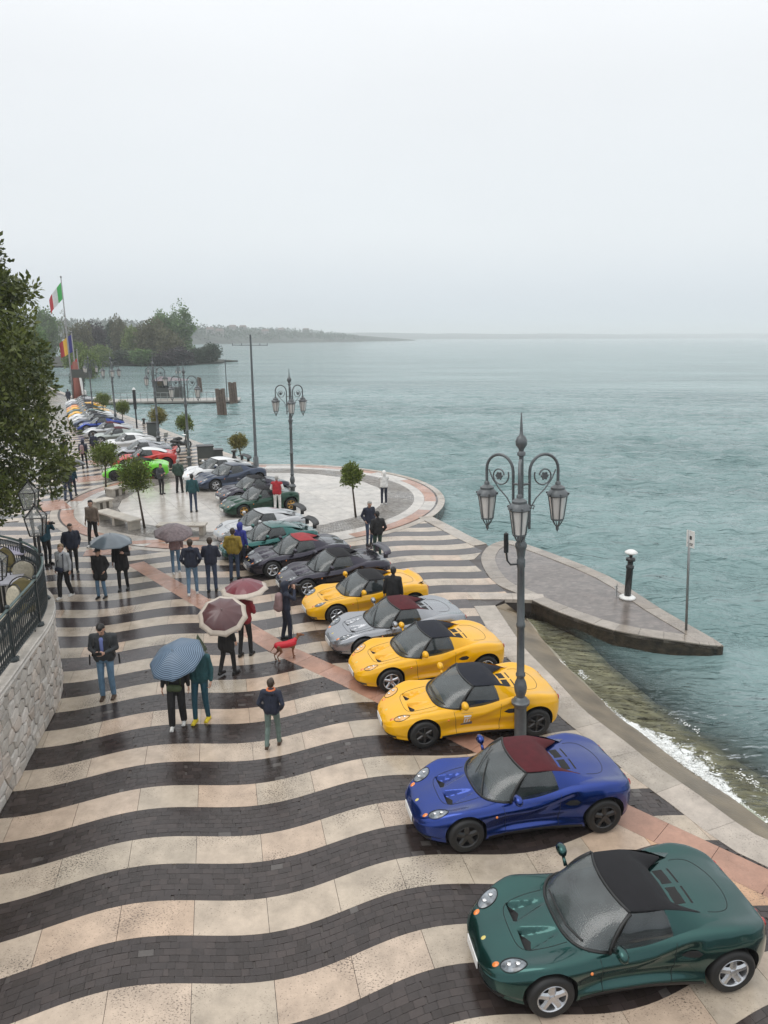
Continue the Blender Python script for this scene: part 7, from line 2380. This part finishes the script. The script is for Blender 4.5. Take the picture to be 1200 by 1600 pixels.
# dog in a red coat
p = gp(448, 1030)
dog = empty('dog', (p.x, p.y, 0.004), R(28), 'slim brown dog in a bright red coat', 'dog')
m_ = MB()
capsule(m_, (-0.26,0,0.48), (0.02,0,0.45), 0.085, 0.09); capsule(m_, (0.02,0,0.45), (0.20,0,0.47), 0.09, 0.105); capsule(m_, (0.18,0,0.40), (0.24,0,0.46), 0.085, 0.08)
capsule(m_, (0.25,0,0.52), (0.38,0,0.66), 0.06, 0.045); capsule(m_, (0.40,0,0.69), (0.45,0,0.69), 0.052, 0.045); capsule(m_, (0.46,0,0.675), (0.56,0,0.65), 0.034, 0.022)
for s in (-1,1):
    capsule(m_, (0.37,s*0.04,0.73), (0.35,s*0.07,0.67), 0.018, 0.010, 6)
    x_ = 0.02 if s > 0 else -0.03
    capsule(m_, (0.22,s*0.06,0.42), (0.20+x_,s*0.06,0.25), 0.045, 0.026); capsule(m_, (0.20+x_,s*0.06,0.25), (0.22+x_,s*0.06,0.06), 0.024, 0.016); capsule(m_, (0.22+x_,s*0.06,0.022), (0.26+x_,s*0.06,0.020), 0.022, 0.018)
    capsule(m_, (-0.26,s*0.06,0.46), (-0.20-x_,s*0.07,0.29), 0.065, 0.036); capsule(m_, (-0.20-x_,s*0.07,0.29), (-0.33-x_,s*0.07,0.17), 0.032, 0.019); capsule(m_, (-0.33-x_,s*0.07,0.17), (-0.30-x_,s*0.07,0.04), 0.018, 0.016); capsule(m_, (-0.30-x_,s*0.07,0.022), (-0.26-x_,s*0.07,0.020), 0.021, 0.018)
capsule(m_, (-0.34,0,0.50), (-0.48,0,0.34), 0.020, 0.010)
dog.scale = (0.85,0.85,0.85)
part('body', remesh(m_, 0.012, pmat('brown_fur', (0.20,0.085,0.04), rough=0.7, var=0.25, nscale=20), 'body', 2), dog)
m_ = MB(); capsule(m_, (-0.27,0,0.485), (0.02,0,0.46), 0.103, 0.108); capsule(m_, (0.02,0,0.46), (0.20,0,0.48), 0.108, 0.118); capsule(m_, (0.22,0,0.50), (0.28,0,0.56), 0.088, 0.070)
part('dog_coat', remesh(m_, 0.014, K['red'], 'dog_coat', 2), dog, pmat('red_dog_coat', (0.55,0.015,0.03), rough=0.5))
ls = MB(); 
E_ = Matrix.Translation(pG.location) @ Matrix.Rotation(pG.rotation_euler.z, 4, 'Z') @ Vector((-0.25,-0.05,0.95))
D_ = Matrix.Translation(dog.location) @ Matrix.Rotation(dog.rotation_euler.z, 4, 'Z') @ Vector((0.21,0,0.51))
ls.tube([E_, E_.lerp(D_, 0.5)-Vector((0,0,0.08)), D_], 0.007, 5)
tag(ls.build('leash', [TRIM]), 'thin leash from the photographer to the red-coated dog', 'leash')

# ------------------------------------------------------------------ air
hz = MB(); hz.box((0, 6500, 33), (26000, 15000, 74))
hm = bpy.data.materials.new('rain_haze'); hm.use_nodes = True
n, l = hm.node_tree.nodes, hm.node_tree.links
n.remove(n['Principled BSDF'])
pv = n.new('ShaderNodeVolumePrincipled')
pv.inputs['Color'].default_value = (0.95,0.97,0.985,1)
pv.inputs['Density'].default_value = 0.0005
pv.inputs['Anisotropy'].default_value = 0.0
l.new(pv.outputs[0], n['Material Output'].inputs['Volume'])
ho = hz.build('haze', [hm]); tag(ho, kind='stuff'); ho.display_type = 'WIRE'
